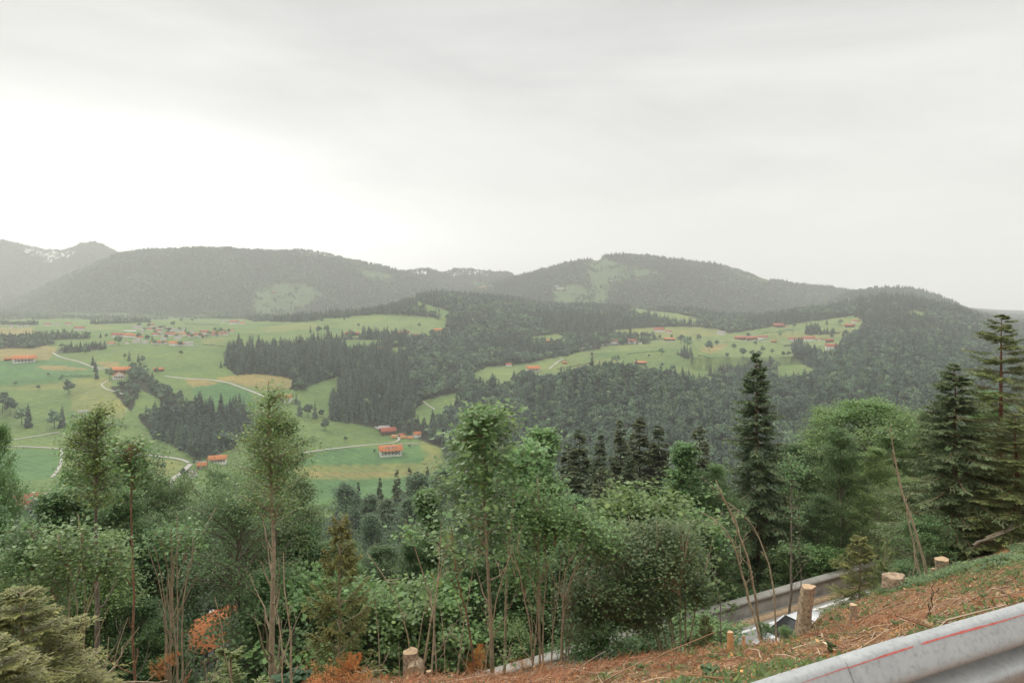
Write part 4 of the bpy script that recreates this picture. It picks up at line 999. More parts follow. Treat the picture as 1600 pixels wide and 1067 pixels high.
# lone trees and clumps in the meadows: (px, base row, kind s/b, height px, label)
LONE = [
 (202, 564, 's', 17, 'dark pointed spruce at the top of the tree strip, left of its pair'), (216, 566, 's', 15, 'dark spruce beside its taller twin at the head of the tree strip'), (223, 567, 'b', 12, 'small round tree just right of the two dark spruces at the head of the strip'),
 (283, 556, 'b', 9, 'small lone round tree in the broad green meadow below the village'), (145, 572, 's', 17, 'topmost dark tree of the file beside the road to the orange farm'),
 (149, 581, 's', 18, 'middle dark tree of the file beside the road to the orange farm'), (151, 592, 's', 22, 'lowest and tallest dark tree of the file beside the orange farm'),
 (133, 553, 'b', 12, 'round bush-like tree at the corner of the upper track'), (24, 603, 'b', 8, 'tiny lone tree on the seam of the bright green field at far left'),
 (108, 616, 'b', 24, 'broad dark tree standing in the yellowish meadow under the hedge'), (4, 645, 'b', 34, 'large dark round tree at the left edge of the left meadow'), (16, 650, 'b', 30, 'dark round tree second from the left edge in the left meadow'), (-14, 648, 'b', 40, 'tall dark tree just cut by the left picture edge'),
 (44, 668, 's', 38, 'dark spruce with broad foot left of the clump in the lower left meadow'), (34, 665, 'b', 30, 'round tree leaning on the dark spruce in the lower left meadow'), (97, 668, 's', 35, 'dark spruce right in the clump above the lower left track'), (85, 669, 'b', 30, 'round dark tree left in the clump above the lower left track'),
 (171, 592, 'b', 18, 'dark round tree hugging the left side of the orange farm'), (245, 583, 'b', 9, 'little tree behind the small orange-roofed house right of the strip'),
 (508, 673, 'b', 20, 'pale round tree alone on the sloping meadow left of the white farmhouse'), (468, 650, 's', 26, 'dark spruce left of the clump below the small orange roof'), (481, 652, 'b', 22, 'round dark tree in the middle of the clump below the small orange roof'), (492, 653, 's', 27, 'dark pointed tree in the clump below the small orange roof'), (502, 653, 'b', 14, 'lowest round tree at the right end of the clump below the small orange roof'), (463, 632, 's', 17, 'single dark spruce just right of the small orange roof'),
 (1034, 556, 'b', 13, 'small dark round tree alone in the right-hand meadow'), (1074, 546, 'b', 22, 'large dark tree at the top of the slanting pair in the right-hand meadow'), (1064, 538, 'b', 16, 'dark tree above the slanting pair in the right-hand meadow'),
 (1108, 550, 'b', 19, 'round dark tree alone beside the tan track in the right-hand meadow'), (1147, 548, 'b', 11, 'small round tree between the two bigger ones in the right-hand meadow'), (1161, 558, 'b', 15, 'dark round tree above the wooded tongue of the right-hand meadow'),
 (1192, 551, 'b', 11, 'small tree right of the spruce tip in the right-hand meadow'), (883, 565, 'b', 21, 'tall round tree at the left corner of the right-hand meadow'), (963, 570, 'b', 17, 'dark tree rising over the crest of the knoll'), (1014, 559, 'b', 6, 'tiny bush in the middle of the right-hand meadow'), (1092, 533, 'b', 12, 'small tree on the upper edge of the right-hand meadow'), (1169, 528, 'b', 9, 'little tree above the long red-roofed row'),
 (1219, 527, 'b', 9, 'small dark bushy tree left of the upper right hamlet'), (1224, 559, 'b', 10, 'dark round tree, left of two, in the far right meadow'), (1232, 559, 'b', 10, 'dark round tree, right of two, in the far right meadow'), (1246, 570, 'b', 14, 'rounded tree in the lowest bright meadow at right'), (1241, 513, 'b', 9, 'small round tree in the uppermost right meadow'), (1292, 508, 's', 10, 'small pointed tree beside the topmost right farm'), (1313, 509, 'b', 11, 'dark round tree beside the topmost right farm'),
 (1300, 530, 'b', 9, 'small round tree between the two right farm roofs'), (1207, 553, 'b', 9, 'pale bush at the left of the far right meadow'), (503, 502, 's', 13, 'dark spruce on the near rim of the hill left of the round meadow'), (502, 500, 'b', 8, 'bush on the near rim of the hill left of the round meadow'),
 (538, 501, 'b', 5, 'tiny bush on the round hill meadow'), (498, 522, 'b', 13, 'round tree beside the two-roofed farm under the hill'), (485, 520, 's', 12, 'dark tree left of the two-roofed farm under the hill'), (510, 520, 'b', 12, 'round tree touching the two-roofed farm on its left'), (550, 523, 'b', 7, 'dark little tree between the two roofs under the hill'), (600, 525, 'b', 9, 'round tree midway along the lane under the hill'), (623, 524, 's', 8, 'dark bush left of the white farm under the hill'),
 (686, 488, 's', 8, 'small pointed tree on the highest clearing of the hill'), (612, 486, 's', 14, 'dark spruce on top of the round hill'), (185, 540, 'b', 16, 'round dark tree at the left end of the village'), (238, 534, 's', 11, 'dark tree inside the village beside the long roofs'), (230, 533, 'b', 11, 'round tree inside the village beside the long roofs'), (290, 519, 's', 9, 'small spruce rising between the upper village roofs'), (336, 519, 'b', 8, 'round tree right of the village'), (345, 519, 'b', 8, 'round tree at the right end of the village'), (157, 528, 's', 9, 'small spruce left of the village in the flat meadow'), (166, 528, 'b', 7, 'small round tree left of the village in the flat meadow'), (317, 530, 'b', 6, 'bush under the right end of the village'),
 (270, 511, 'b', 10, 'dark round tree above the village roofs'), (283, 504, 'b', 7, 'dark small tree in the line far above the village'), (300, 503, 'b', 6, 'dark small tree right in the line far above the village'), (1052, 580, 'b', 10, 'dark bush above the crest of the knoll'), (835, 700, 's', 1, None),
 (430, 503, 'b', 11, 'dark tree, left of the dark group behind the flat fields'), (440, 503, 'b', 10, 'dark tree in the middle of the dark group behind the flat fields'), (461, 502, 'b', 9, 'dark tree at the right of the dark group behind the flat fields'),
 (1120, 541, 'b', 10, 'small tree left of the long red-roofed row'), (1136, 560, 'b', 9, 'bush below the tan track of the right meadow'), (1176, 566, 'b', 13, 'round tree over the head of the wooded tongue'), (1186, 572, 'b', 12, 'second round tree over the head of the wooded tongue'), (1205, 572, 'b', 16, 'big round tree of the wooded tongue'), (1214, 578, 'b', 15, 'lowest big round tree of the wooded tongue'), (1262, 552, 'b', 12, 'round tree between the bright lowest meadow and the farms'), (1274, 556, 'b', 13, 'dark tree at the left of the lowest farmhouse'),
 (1250, 541, 'b', 8, 'bush under the biggest farmhouse of the right hamlet'), (1322, 527, 'b', 12, 'dark tree at the forest rim right of the brown farm'), (1180, 540, 'b', 8, 'bush below the end of the red-roofed row'), (975, 534, 's', 12, 'dark spruce between the two white farmhouses on the upper meadow edge'), (1008, 537, 'b', 12, 'round tree right of the two white farmhouses'), (945, 541, 's', 14, 'spruce at the left of the two white farmhouses'), (1020, 527, 'b', 9, 'bush in front of the wide red-roofed farm'), (925, 558, 'b', 8, 'small bush on the slope of the right meadow'), (1080, 566, 'b', 8, 'bush in the lower half of the right meadow'), (1035, 573, 'b', 7, 'tiny bush over the knoll crest in the right meadow'),
 (60, 610, 'b', 9, 'small bush in the middle of the far left fields'), (195, 560, 'b', 8, 'bush in the green field under the village'), (75, 588, 'b', 6, 'tiny bush on the crop field at left'), (430, 540, 'b', 10, 'bush on the rim of the tall spruce block'), (345, 575, 's', 12, 'small spruce left of the tall spruce block'), (560, 512, 'b', 7, 'bush in the middle of the round hill meadow'), (655, 512, 'b', 8, 'bush at the right of the round hill meadow'), (260, 620, 'b', 10, 'bush right of the tree strip'), (540, 690, 'b', 9, 'bush by the track left of the white farmhouse'), (640, 700, 'b', 7, 'bush right of the white farmhouse'), (585, 707, 'b', 6, 'shrub at the left gable of the white farmhouse'),
 (325, 710, 's', 22, 'dark spruce in front of the wood beside the two orange roofs'), (302, 716, 'b', 30, 'pale round tree at the foot of the spruce wood on the left'), (296, 745, 'b', 14, 'round bush behind the white gabled hut'), (286, 746, 'b', 15, 'round tree left of the white gabled hut'), (303, 723, 's', 14, 'small dark tree left of the small orange roof'), (255, 735, 'b', 14, 'pale bush by the bend of the lower road'),
]
for (a, b, k, hp, lb) in LONE:
    if lb is None: continue
    P = hit(a, b, 420); hm = hp * P[1] / F
    ki = (RNG.integers(0, 4) if k == 's' else 4 + RNG.integers(0, 4)); s0 = hm / PH[ki]
    wf = 1.1 if k == 's' else 1.2
    single_tree(int(ki), (P[0], P[1], P[2] - .3), (s0 * wf, s0 * wf, s0 * 1.05), RNG.random() * 6, lb, 'single trees standing in the meadows')

for i in range(34):
    a_, b_1, _c1, _s1 = VIL_SPOTS[i % len(VIL_SPOTS)]; a_ += RNG.uniform(-8, 8); b_1 += RNG.uniform(-1.5, 2.5)
    P = hit(a_, b_1, 420); ki = int(RNG.integers(4, 8)); s0 = RNG.uniform(6, 10) * P[1] / F / PH[ki]
    single_tree(ki, (P[0], P[1], P[2] - .3), (s0 * 1.2, s0 * 1.2, s0), RNG.random() * 6, 'small dark garden tree between the houses of the village', 'garden trees of the village')
def hedge(pts, hh, label):
    P3 = np.array([hit(a, b, 420) for a, b in pts]); g_ = np.random.default_rng(int(pts[0][0])); seg = np.linalg.norm(np.diff(P3[:, :2], axis=0), axis=1); cum = np.concatenate([[0], np.cumsum(seg)])
    n = int(cum[-1] * 9); q = g_.random(n) * cum[-1]; xx = np.interp(q, cum, P3[:, 0]) + g_.normal(0, .8, n); yy = np.interp(q, cum, P3[:, 1]) + g_.normal(0, .8, n)
    zz = groundz(xx, yy) + g_.random(n) * hh * (.7 + .5 * vnoise(q / 6., q * 0)); C = np.stack([xx, yy, zz], 1); nn = nrm(g_.normal(0, 1, (n, 3)) + [0, 0, .8]); D_ = nrm(np.cross(nn, g_.normal(0, 1, (n, 3)))); S_ = np.cross(nn, D_); sz = 1.0 * (.6 + .6 * g_.random((n, 1)))
    V_, Q_ = kites(C - D_ * sz * .5, D_ * sz, S_ * sz * .5); mb = MB(); mb.add(V_, Q_, 0, np.repeat(leafcol(g_, n, (.07, .115, .055), .3, .1), 4, 0))
    e = empty('hedge', tuple(P3[0]), label, 'hedge'); o = link('foliage', mb.mesh('hedge_foliage', [M['farleaf']]), e, tuple(-P3[0]))
hedge([(93, 594), (97, 590), (115, 589), (150, 590)], 4, 'dark clipped hedge running left from the orange farm')
hedge([(318, 540), (335, 541), (352, 543)], 3.5, 'dark hedge line right of the front village row')
hedge([(288, 507), (318, 508), (342, 508)], 4, 'thin dark hedge line on the rise behind the village')
hedge([(560, 523), (585, 523), (605, 524)], 5, 'bushy hedge along the lane under the round hill')
hedge([(1225, 542), (1243, 536), (1250, 530)], 4, 'hedge beside the lower right hamlet')
hedge([(1190, 522), (1215, 520), (1240, 517)], 3, 'hedge between the upper right fields')
hedge([(980, 554), (1010, 551), (1040, 549)], 2.5, 'low hedge crossing the right meadow')
hedge([(1090, 556), (1110, 560), (1140, 568)], 3.5, 'hedge sloping down the right meadow to the wooded tongue')
hedge([(870, 578), (900, 573), (930, 566)], 3, 'hedge on the left part of the right meadow')
hedge([(200, 668), (150, 662), (112, 650)], 3, 'bushy hedge at the lower side of the yellowish meadow')
# pale dead trunks standing in the wooded knoll and slope
for i in range(16):
    px_, rw_ = [(978, 690), (995, 672), (1075, 640), (1083, 655), (1130, 632), (1136, 650), (1068, 668), (930, 668), (1102, 640), (1155, 640), (1020, 655), (905, 655), (1180, 655), (1215, 665), (1312, 680), (1345, 660)][i]
    P = hit(px_, rw_, 500, 1200); hh = random.uniform(17, 25); g_ = np.random.default_rng(900 + i); mb = MB()
    V_, F_ = tubes(np.array([[0, 0, 0], [.2, 0, hh * .5], [.1, .2, hh]]), np.array([.42, .3, .08]), 5); mb.add(V_, F_)
    for k in range(9):
        a_ = g_.random() * 6.28; z_1 = hh * g_.uniform(.45, .95); l_ = g_.uniform(.8, 2.0)
        V_, F_ = tubes(np.array([[.15, 0, z_1], [.15 + l_ * math.cos(a_), l_ * math.sin(a_), z_1 + l_ * .3]]), np.array([.09, .04]), 3); mb.add(V_, F_)
    o = link('dead_tree', mb.mesh('dead_tree', [M['bark_tan']]), None, tuple(P)); tag(o, 'pale bare dead trunk standing among the green trees of the wooded knoll', 'dead tree', 'dead trunks in the knoll forest')

# tracks draped on the meadows
for ti, (line, wd) in enumerate(TRACKS):
    wd = wd * .72
    pp = []
    for k in range(len(line) - 1):
        for q_ in np.linspace(0, 1, 8, endpoint=False): pp.append((line[k][0] * (1 - q_) + line[k + 1][0] * q_, line[k][1] * (1 - q_) + line[k + 1][1] * q_))
    pp.append(line[-1])
    P3 = np.array([hit(a, b, 420) for a, b in pp]); keepp = [0]
    for k in range(1, len(P3)):
        if np.linalg.norm(P3[k, :2] - P3[keepp[-1], :2]) > 6: keepp.append(k)
    P3 = P3[keepp]
    if len(P3) < 2: continue
    for _ in range(2): P3[1:-1] = (P3[:-2] + 2 * P3[1:-1] + P3[2:]) / 4
    # densify
    seg = np.linalg.norm(np.diff(P3[:, :2], axis=0), axis=1); cum = np.concatenate([[0], np.cumsum(seg)])
    qd = np.arange(0, cum[-1], 5.0); Px = np.interp(qd, cum, P3[:, 0]); Py = np.interp(qd, cum, P3[:, 1])
    if len(qd) < 2: continue
    T2 = nrm(np.stack([np.gradient(Px), np.gradient(Py)], 1)); Nn = np.stack([-T2[:, 1], T2[:, 0]], 1)
    V = []; 
    for sd2 in (-.5, 0, .5):
        xx = Px + Nn[:, 0] * wd * sd2; yy = Py + Nn[:, 1] * wd * sd2
        V.append(np.stack([xx, yy, groundz(xx, yy) + .55], 1))
    n = len(qd); V = np.concatenate(V); Qs = [(j * n + i, j * n + i + 1, (j + 1) * n + i + 1, (j + 1) * n + i) for i in range(n - 1) for j in range(2)]
    o = link('path', mesh_np('path', V, [Qs], [M['path']])); tag(o, 'pale track crossing the meadows', None, None, 'structure')

# ================================================================== houses
def gable(Lx, Dy, hw, rise, over=.9, th=.35, along='x'):
    """wall mesh and roof mesh builders, centred on the origin, eave side facing -Y when along == 'x'"""
    wl_ = MB(); rf = MB()
    hx, hy = Lx / 2, Dy / 2
    if along == 'x':
        V = [(-hx, -hy, -3), (hx, -hy, -3), (hx, hy, -3), (-hx, hy, -3), (-hx, -hy, hw), (hx, -hy, hw), (hx, hy, hw), (-hx, hy, hw), (-hx, 0, hw + rise), (hx, 0, hw + rise)]
        wl_.add(V, [(0, 1, 5, 4), (2, 3, 7, 6), (1, 2, 6, 5), (3, 0, 4, 7)]); wl_.add(V, [(5, 6, 9), (7, 4, 8)])
        sl = rise / hy
        for sg in (-1, 1):
            e = hy + over; ze = hw - over * sl
            V = [(-hx - over, sg * e, ze), (hx + over, sg * e, ze), (hx + over, 0, hw + rise), (-hx - over, 0, hw + rise)]
            V += [(a, b, c + th) for a, b, c in V]
            rf.add(V, [(0, 1, 2, 3), (4, 5, 6, 7), (0, 1, 5, 4), (1, 2, 6, 5), (3, 0, 4, 7)])
    else:
        V = [(-hx, -hy, -3), (hx, -hy, -3), (hx, hy, -3), (-hx, hy, -3), (-hx, -hy, hw), (hx, -hy, hw), (hx, hy, hw), (-hx, hy, hw), (0, -hy, hw + rise), (0, hy, hw + rise)]
        wl_.add(V, [(0, 1, 5, 4), (2, 3, 7, 6), (1, 2, 6, 5), (3, 0, 4, 7)]); wl_.add(V, [(4, 5, 8), (6, 7, 9)])
        sl = rise / hx
        for sg in (-1, 1):
            e = hx + over; ze = hw - over * sl
            V = [(sg * e, -hy - over, ze), (sg * e, hy + over, ze), (0, hy + over, hw + rise), (0, -hy - over, hw + rise)]
            V += [(a, b, c + th) for a, b, c in V]
            rf.add(V, [(0, 1, 2, 3), (4, 5, 6, 7), (0, 1, 5, 4), (1, 2, 6, 5), (3, 0, 4, 7)])
    return wl_, rf
HM = {}
def house_meshes(style):
    if style in HM: return HM[style]
    roofm, wallm, al = {'o': ('roof_orange', 'white_wall', 'x'), 'r': ('roof_red', 'white_wall', 'x'), 'og': ('roof_orange', 'white_wall', 'y'), 'rg': ('roof_red', 'white_wall', 'y'), 'g': ('roof_grey', 'white_wall', 'x'),
                        'b': ('roof_red', 'wood_wall', 'x'), 'ob': ('roof_orange', 'wood_wall', 'x'), 'bg': ('roof_grey', 'wood_wall', 'x'), 'w': ('coping', 'white_wall', 'x')}[style]
    w_, r_ = gable(20, 12, 5.2, 3.6, 1.1, .4, al)
    ch = MB().box(-.6, -.5, 0, .6, .5, 2.0, top=.95)
    wn = MB().box(-.55, -.08, -.6, .55, .06, .6)
    bal = MB().box(-7.5, -1.2, 0, 7.5, 0, 1.0)
    HM[style] = (w_.mesh('wall', [M[wallm]]), r_.mesh('roof', [M[roofm]]), ch.mesh('chimney', [M['white_wall']]), wn.mesh('window', [M['glass']]), bal.mesh('balcony', [M['wood_wall']]), al)
    return HM[style]
def house(px, py, wpx, style='o', label='', group=None, rz=None, name='house', detail=None, dmin=420, tall=1.0, D=None, deep=1.0):
    P = hit(px, py, dmin) if D is None else np.array([(px - 800) / F * D, D, float(groundz((px - 800) / F * D, D))])
    Lm = wpx * P[1] / F; k = Lm / 21.5
    e = empty(name, (P[0], P[1], P[2] + .3), label, 'barn' if 'barn' in name else ('shed' if 'shed' in name else 'house'), group)
    face = math.atan2(P[0], P[1])
    e.rotation_euler = (0, 0, -face * .8 + (rz if rz is not None else random.uniform(-.25, .25)))
    kz = max(k, .62) if k < 1 else k ** .6; kz *= tall
    e.scale = (k, max(k, .5) * deep, kz)
    a, b, c, wn, bal, al = house_meshes(style)
    link('wall', a, e); r_ = link('roof', b, e)
    if wpx >= 9: link('chimney', c, r_, (3.0 if al == 'x' else 1.5, 1.2 if al == 'x' else 3, 7.3))
    if (detail if detail is not None else wpx >= 18):
        for zz in (1.3, 3.8):
            for xx in np.linspace(-7.8, 7.8, 6 if al == 'x' else 5):
                link('window', wn, e, (float(xx), -6.02, zz))
        link('balcony', bal, e, (0, -6.0, 2.35))
    return e
for n_, (a, b, c, s_2) in enumerate(VIL):
    rc = {'o': 'orange-red tiled', 'r': 'dull red tiled', 'og': 'orange-red tiled', 'rg': 'dull red tiled', 'g': 'grey', 'w': 'pale flat'}[s_2]
    if a < 130: lb, gp = f'small white house with a {rc} roof on the flat fields at far left', 'scattered houses of the far-left fields'
    elif a > 345 and b < 508: lb, gp = f'small house with a {rc} roof on the rise behind the village', 'houses on the rise behind the village'
    elif b >= 534: lb, gp = f'village house with a {rc} roof in the front row by the meadow', 'front row of the village'
    elif a >= 286: lb, gp = f'village house with a {rc} roof in the right wing of the village', 'right wing of the village'
    elif b >= 519: lb, gp = f'village house with a {rc} roof in the middle rows of the village', 'middle rows of the village'
    else: lb, gp = f'village house with a {rc} roof in the back rows of the village', 'back rows of the village'
    if a == 124: lb = 'larger white farmhouse with dull red roof standing alone left of the village'; gp = None
    house(a, b, c * 1.08, s_2, lb, gp, name='village_house')
gh = empty('greenhouse', tuple(hit(203, 518, 420)), 'long low pale greenhouse row at the left end of the village', 'greenhouse')
Pg = hit(203, 518, 420); kk = Pg[1] / F
b_ = MB()
b_.box(-12 * kk, -3, 0, 12 * kk, 3, 2.6, top=.9); link('wall', b_.mesh('wall', [M['white_wall']]), gh)
gh.rotation_euler = (0, 0, -.35)
BIG = [
 (38, 566, 30, 'o', 'long white farmhouse with orange-red roof beside the bright green field', 1.0), (12, 564, 9, 'ob', 'small orange-roofed shed left of the long white farmhouse', 1.0),
 (186, 592, 18, 'og', 'white gabled farmhouse with bright orange roof beside the tree strip', 1.25), (189, 583, 27, 'ob', 'long dark barn with orange-red roof behind the gabled farmhouse', .9),
 (248, 580, 14, 'ob', 'small orange-roofed barn right of the tree strip', .9), (130, 646, 14, 'w', 'low white shed among bushes in the yellowish meadow', .6),
 (445, 627, 22, 'o', 'white house with orange roof half hidden by the tall foreground tree', 1.0), (340, 723, 27, 'o', 'long house with orange roof by the bend of the lower road', .9), (316, 732, 15, 'ob', 'small orange-roofed house in front of the longer one by the lower road', 1.1),
 (301, 746, 12, 'g', 'white gabled hut between two round trees by the lower road', 1.2),
 (545, 524, 10, 'b', 'left of two red-roofed dark farm buildings under the round hill', 1.2), (556, 524, 10, 'b', 'right of two red-roofed dark farm buildings under the round hill', 1.2), (632, 525, 16, 'r', 'white farmhouse with red roof at the foot of the round hill meadow', 1.2), (649, 527, 10, 'r', 'small white house with red roof beside the farmhouse at the foot of the round hill', 1.1),
 (686, 520, 16, 'ob', 'red-roofed farm at the right end of the round hill meadow', 1.0), (591, 548, 14, 'ob', 'orange roof peeping over the spruce forest edge', .9), (466, 501, 8, 'r', 'tiny red-roofed house in the dark tree group behind the flat fields', 1.1),
 (753, 452, 12, 'b', 'lone pale red-roofed farm on the hazy forest clearing', .8), (795, 572, 10, 'r', 'red-roofed house above the small middle meadow', 1.1), (833, 580, 20, 'o', 'white and orange farm on the meadow left of the pale track fork', 1.0), (882, 568, 8, 'ob', 'small pinkish barn beside the pale track fork', .7),
 (859, 536, 13, 'ob', 'orange-red barn in the isolated clearing of the forest', .9), (877, 537, 4, 'w', 'tiny pale hut right of the orange-red barn in the clearing', .9), (960, 537, 13, 'r', 'left of two white farmhouses on the upper edge of the right meadow', 1.1), (988, 537, 13, 'r', 'right of two white farmhouses on the upper edge of the right meadow', 1.2), (1000, 538, 6, 'w', 'small pale shed beside the right farmhouse on the upper meadow edge', .8),
 (1046, 532, 16, 'ob', 'low reddish barn behind the slope of the right meadow', .6), (1030, 519, 16, 'r', 'wide red-roofed farm with white front above the right meadow', 1.1), (1045, 521, 9, 'r', 'smaller red-roofed house beside the wide farm above the right meadow', 1.1), (1127, 523, 12, 'g', 'pale house with pinkish roof on the upper right fields', 1.1),
 (1157, 530, 17, 'b', 'first long red roof of the row on the upper right fields', .8), (1175, 531, 16, 'b', 'second long red roof of the row on the upper right fields', .8), (1192, 531, 14, 'r', 'third red roof ending the row on the upper right fields', .9), (1001, 569, 18, 'ob', 'low orange-red roof just behind the crest of the wooded knoll', .6),
 (1217, 512, 15, 'b', 'dark farm with red roof in the upper right hamlet', 1.1), (1229, 513, 6, 'r', 'little house beside the dark farm of the upper right hamlet', .9), (1238, 533, 12, 'r', 'white farmhouse with red roof left in the lower right hamlet', 1.1), (1209, 535, 8, 'ob', 'small orange barn left of the lower right hamlet', .8), (1253, 531, 10, 'b', 'dark red-roofed barn in the lower right hamlet', 1.0), (1265, 533, 16, 'r', 'biggest white farmhouse with red roof in the lower right hamlet', 1.1), (1281, 532, 8, 'r', 'small red-roofed house right of the biggest farmhouse in the lower right hamlet', .9),
 (1296, 535, 12, 'b', 'brown farm with red roof at the right end of the lower right hamlet', 1.1), (1299, 545, 17, 'r', 'lowest farmhouse with red roof at the edge of the right-hand forest', 1.1), (1328, 511, 14, 'b', 'wide dark farm with red roof under the right wooded hill', .9), (1337, 504, 10, 'r', 'topmost small red-roofed house under the right wooded hill', .9), (1281, 522, 4, 'rg', 'tiny square red house in the tan field of the upper right', 1.3),
 (956, 441, 9, 'w', 'pale hut high on the big far mountain', .6), (875, 452, 10, 'w', 'long pale alpine hut on the mountain clearing', .6), (884, 452, 6, 'w', 'short pale alpine hut touching the long one on the mountain clearing', .7), (870, 448, 5, 'w', 'small alpine hut above the long one on the mountain clearing', .7), (852, 458, 5, 'w', 'lowest small alpine hut left of the mountain clearing', .8), (428, 458, 6, 'ob', 'tiny reddish hut on the hazy slope of the left mountain', .7),
 (636, 522, 3, 'rg', None, 1)]
for e_ in BIG:
    if e_[4] is None: continue
    d0 = 3500 if e_[1] < 460 and e_[0] != 753 else (1180 if e_[0] > 1150 or 880 < e_[0] < 1060 and e_[1] > 530 else 420)
    house(e_[0], e_[1], e_[2] * 1.02, e_[3], e_[4], None, name='barn' if e_[3] in ('ob', 'b') and 'barn' in e_[4] else ('shed' if 'shed' in e_[4] or 'hut' in e_[4] else 'farmhouse'), tall=e_[5], dmin=d0)
# the big white farmhouse in the valley with its dormers, lower storeys and yard
e = house(610, 710, 36, 'o', 'big white farmhouse with orange roof and dormers alone on the bright green valley floor', None, rz=.12, name='farmhouse', detail=True, tall=1.05)
dm = MB().box(-1.1, -1.6, 0, 1.1, 1.0, 1.3); dr = MB(); w__, r__ = gable(2.6, 2.6, 1.3, .7, .25, .15, 'y')
for xx in (-3.6, 0, 3.6): 
    d_ = link('dormer', dm.mesh('dormer', [M['white_wall']]), e, (xx, -3.2, 6.3)); link('dormer_roof', r__.mesh('dormer_roof', [M['roof_red']]), d_, (0, -.3, 0))
    
house(606, 679, 24, 'b', 'dark timber sawmill building with red roof where the track meets the forest', None, rz=.3, name='barn', tall=1.0, detail=True)
house(604, 673, 25, 'bg', 'long low grey-roofed shed behind the dark timber building', None, rz=.1, name='shed', tall=.7)
house(652, 684, 12, 'o', 'small house with bright orange hipped roof at the forest foot right of the farmhouse', None, rz=.2, name='house', tall=1.3)
house(628, 682, 9, 'b', 'small red-roofed shed between the track and the forest', None, name='shed', tall=.7)
# timber stacks and excavated heap by the track
for (a, b, wp, mt, lb) in ((616, 684, 9, 'stake', 'yellow-orange timber stack on the bend of the pale track'), (630, 685, 10, 'stake', 'orange timber stack, left of two in the yard'), (641, 686, 9, 'stake', 'orange timber stack, right of two in the yard')):
    P = hit(a, b, 420); k = P[1] / F; ee = MB()
    for r_i in range(4):
        for q_ in range(6 - r_i):
            yy = (q_ - (5 - r_i) / 2) * 1.0; zz = .5 + r_i * .85
            V_, Q_ = tubes(np.array([[-wp * k / 2, yy, zz], [wp * k / 2 + random.uniform(-.5, .5), yy, zz]]), np.array([.48, .48]), 7); ee.add(V_, Q_)
    o = link('timber_stack', ee.mesh('timber_stack', [M['stake']]), None, (P[0], P[1], P[2] + .2)); tag(o, lb, 'timber stack', 'timber stacks in the valley yard')
# nearer roofs seen through the foreground trees
house(44, 799, 50, 'r', 'wide red tiled roof glimpsed between the left foreground trees', None, rz=.1, name='house', tall=1.3)
house(134, 800, 24, 'r', 'second red roof right of the wide one, nearly hidden by leaves', None, rz=.3, name='house', tall=1.3)
e = house(322, 1040, 112, 'o', 'orange tiled house showing through the trees below the slope at lower left', None, rz=.75, name='house', D=140, tall=1.6)
# lattice power mast
P = hit(720, 584, 900); 
mb = MB(); hm = 16 * P[1] / F
for sx in (-1, 1):
    for sy in (-1, 1):
        V_, Q_ = tubes(np.array([[sx * 2.2, sy * 2.2, 0], [sx * .4, sy * .4, hm]]), np.array([.22, .15]), 4); mb.add(V_, Q_)
for z0_ in np.linspace(.1, .95, 7):
    w1 = 2.2 - 1.8 * z0_
    for sg in (-1, 1):
        V_, Q_ = tubes(np.array([[-w1 * sg, -w1, z0_ * hm], [w1 * sg, -w1, (z0_ + .1) * hm]]), np.array([.12, .12]), 3); mb.add(V_, Q_)
for zf, wa in ((.72, 4.5), (.86, 3.6)):
    V_, Q_ = tubes(np.array([[-wa, 0, hm * zf], [wa, 0, hm * zf]]), np.array([.2, .2]), 4); mb.add(V_, Q_)
o = link('power_mast', mb.mesh('power_mast', [M['galv']]), None, tuple(P)); tag(o, 'small lattice power mast rising from the gorge forest', 'power mast')

# ================================================================== trees below the road and down to the valley
G1 = (.162, .250, .098); G2 = (.195, .285, .105); G3 = (.140, .225, .095); GM = (.208, .322, .138)
KIND = {}
KIND['beech1'] = meshes('beech', broadleaf(21, 13, 3.6, .12, 90, 13, 40, .082, G1, prof='cone', clump=.22), 'bark_grey', 'leaf')
KIND['beech2'] = meshes('beech', broadleaf(22, 12, 3.3, .10, 90, 13, 40, .082, G3, prof='oval', clump=.24), 'bark_grey', 'leaf')
KIND['beech3'] = meshes('beech', broadleaf(23, 13, 3.9, .15, 90, 12, 40, .085, G2, prof='cone', clump=.26, lean=(.04, 0)), 'bark_grey', 'leaf')
KIND['beech4'] = meshes('beech', broadleaf(24, 13, 3.4, .62, 56, 11, 38, .082, G1, prof='oval', clump=.26), 'bark_grey', 'leaf')
KIND['beech5'] = meshes('beech', broadleaf(25, 13, 3.6, .30, 84, 12, 40, .082, G2, prof='cone', clump=.24), 'bark_grey', 'leaf')
KIND['beech6'] = meshes('beech', broadleaf(26, 13, 4.4, .08, 120, 19, 34, .092, G2, prof='oval', clump=.30, up=.35), 'bark_grey', 'leaf')
KIND['maple1'] = meshes('maple', broadleaf(31, 12, 3.1, .06, 76, 11, 32, .125, GM, prof='cone', clump=.26, up=1.0, asp=.55), 'bark_tan', 'leaf')
KIND['maple2'] = meshes('maple', broadleaf(32, 12, 2.9, .08, 76, 11, 32, .125, (.185, .275, .130), prof='oval', clump=.26, up=1.0, asp=.55), 'bark_tan', 'leaf')
KIND['spruce1'] = meshes('spruce', conifer(41, 16, 2.3, .27, 7, 14, .62, .10, .80, (.11, .15, .075), (.185, .235, .105), 5, .020, .50, -26, 20, gap=.15, rag=.45, hang=1.15), 'bark_red', 'needle')
KIND['spruce2'] = meshes('spruce', conifer(42, 16, 2.8, .28, 7, 14, .72, .06, .70, (.125, .165, .076), (.20, .24, .105), 5, .021, .45, -22, 22, gap=.15, rag=.45, hang=1.15), 'bark_red', 'needle')
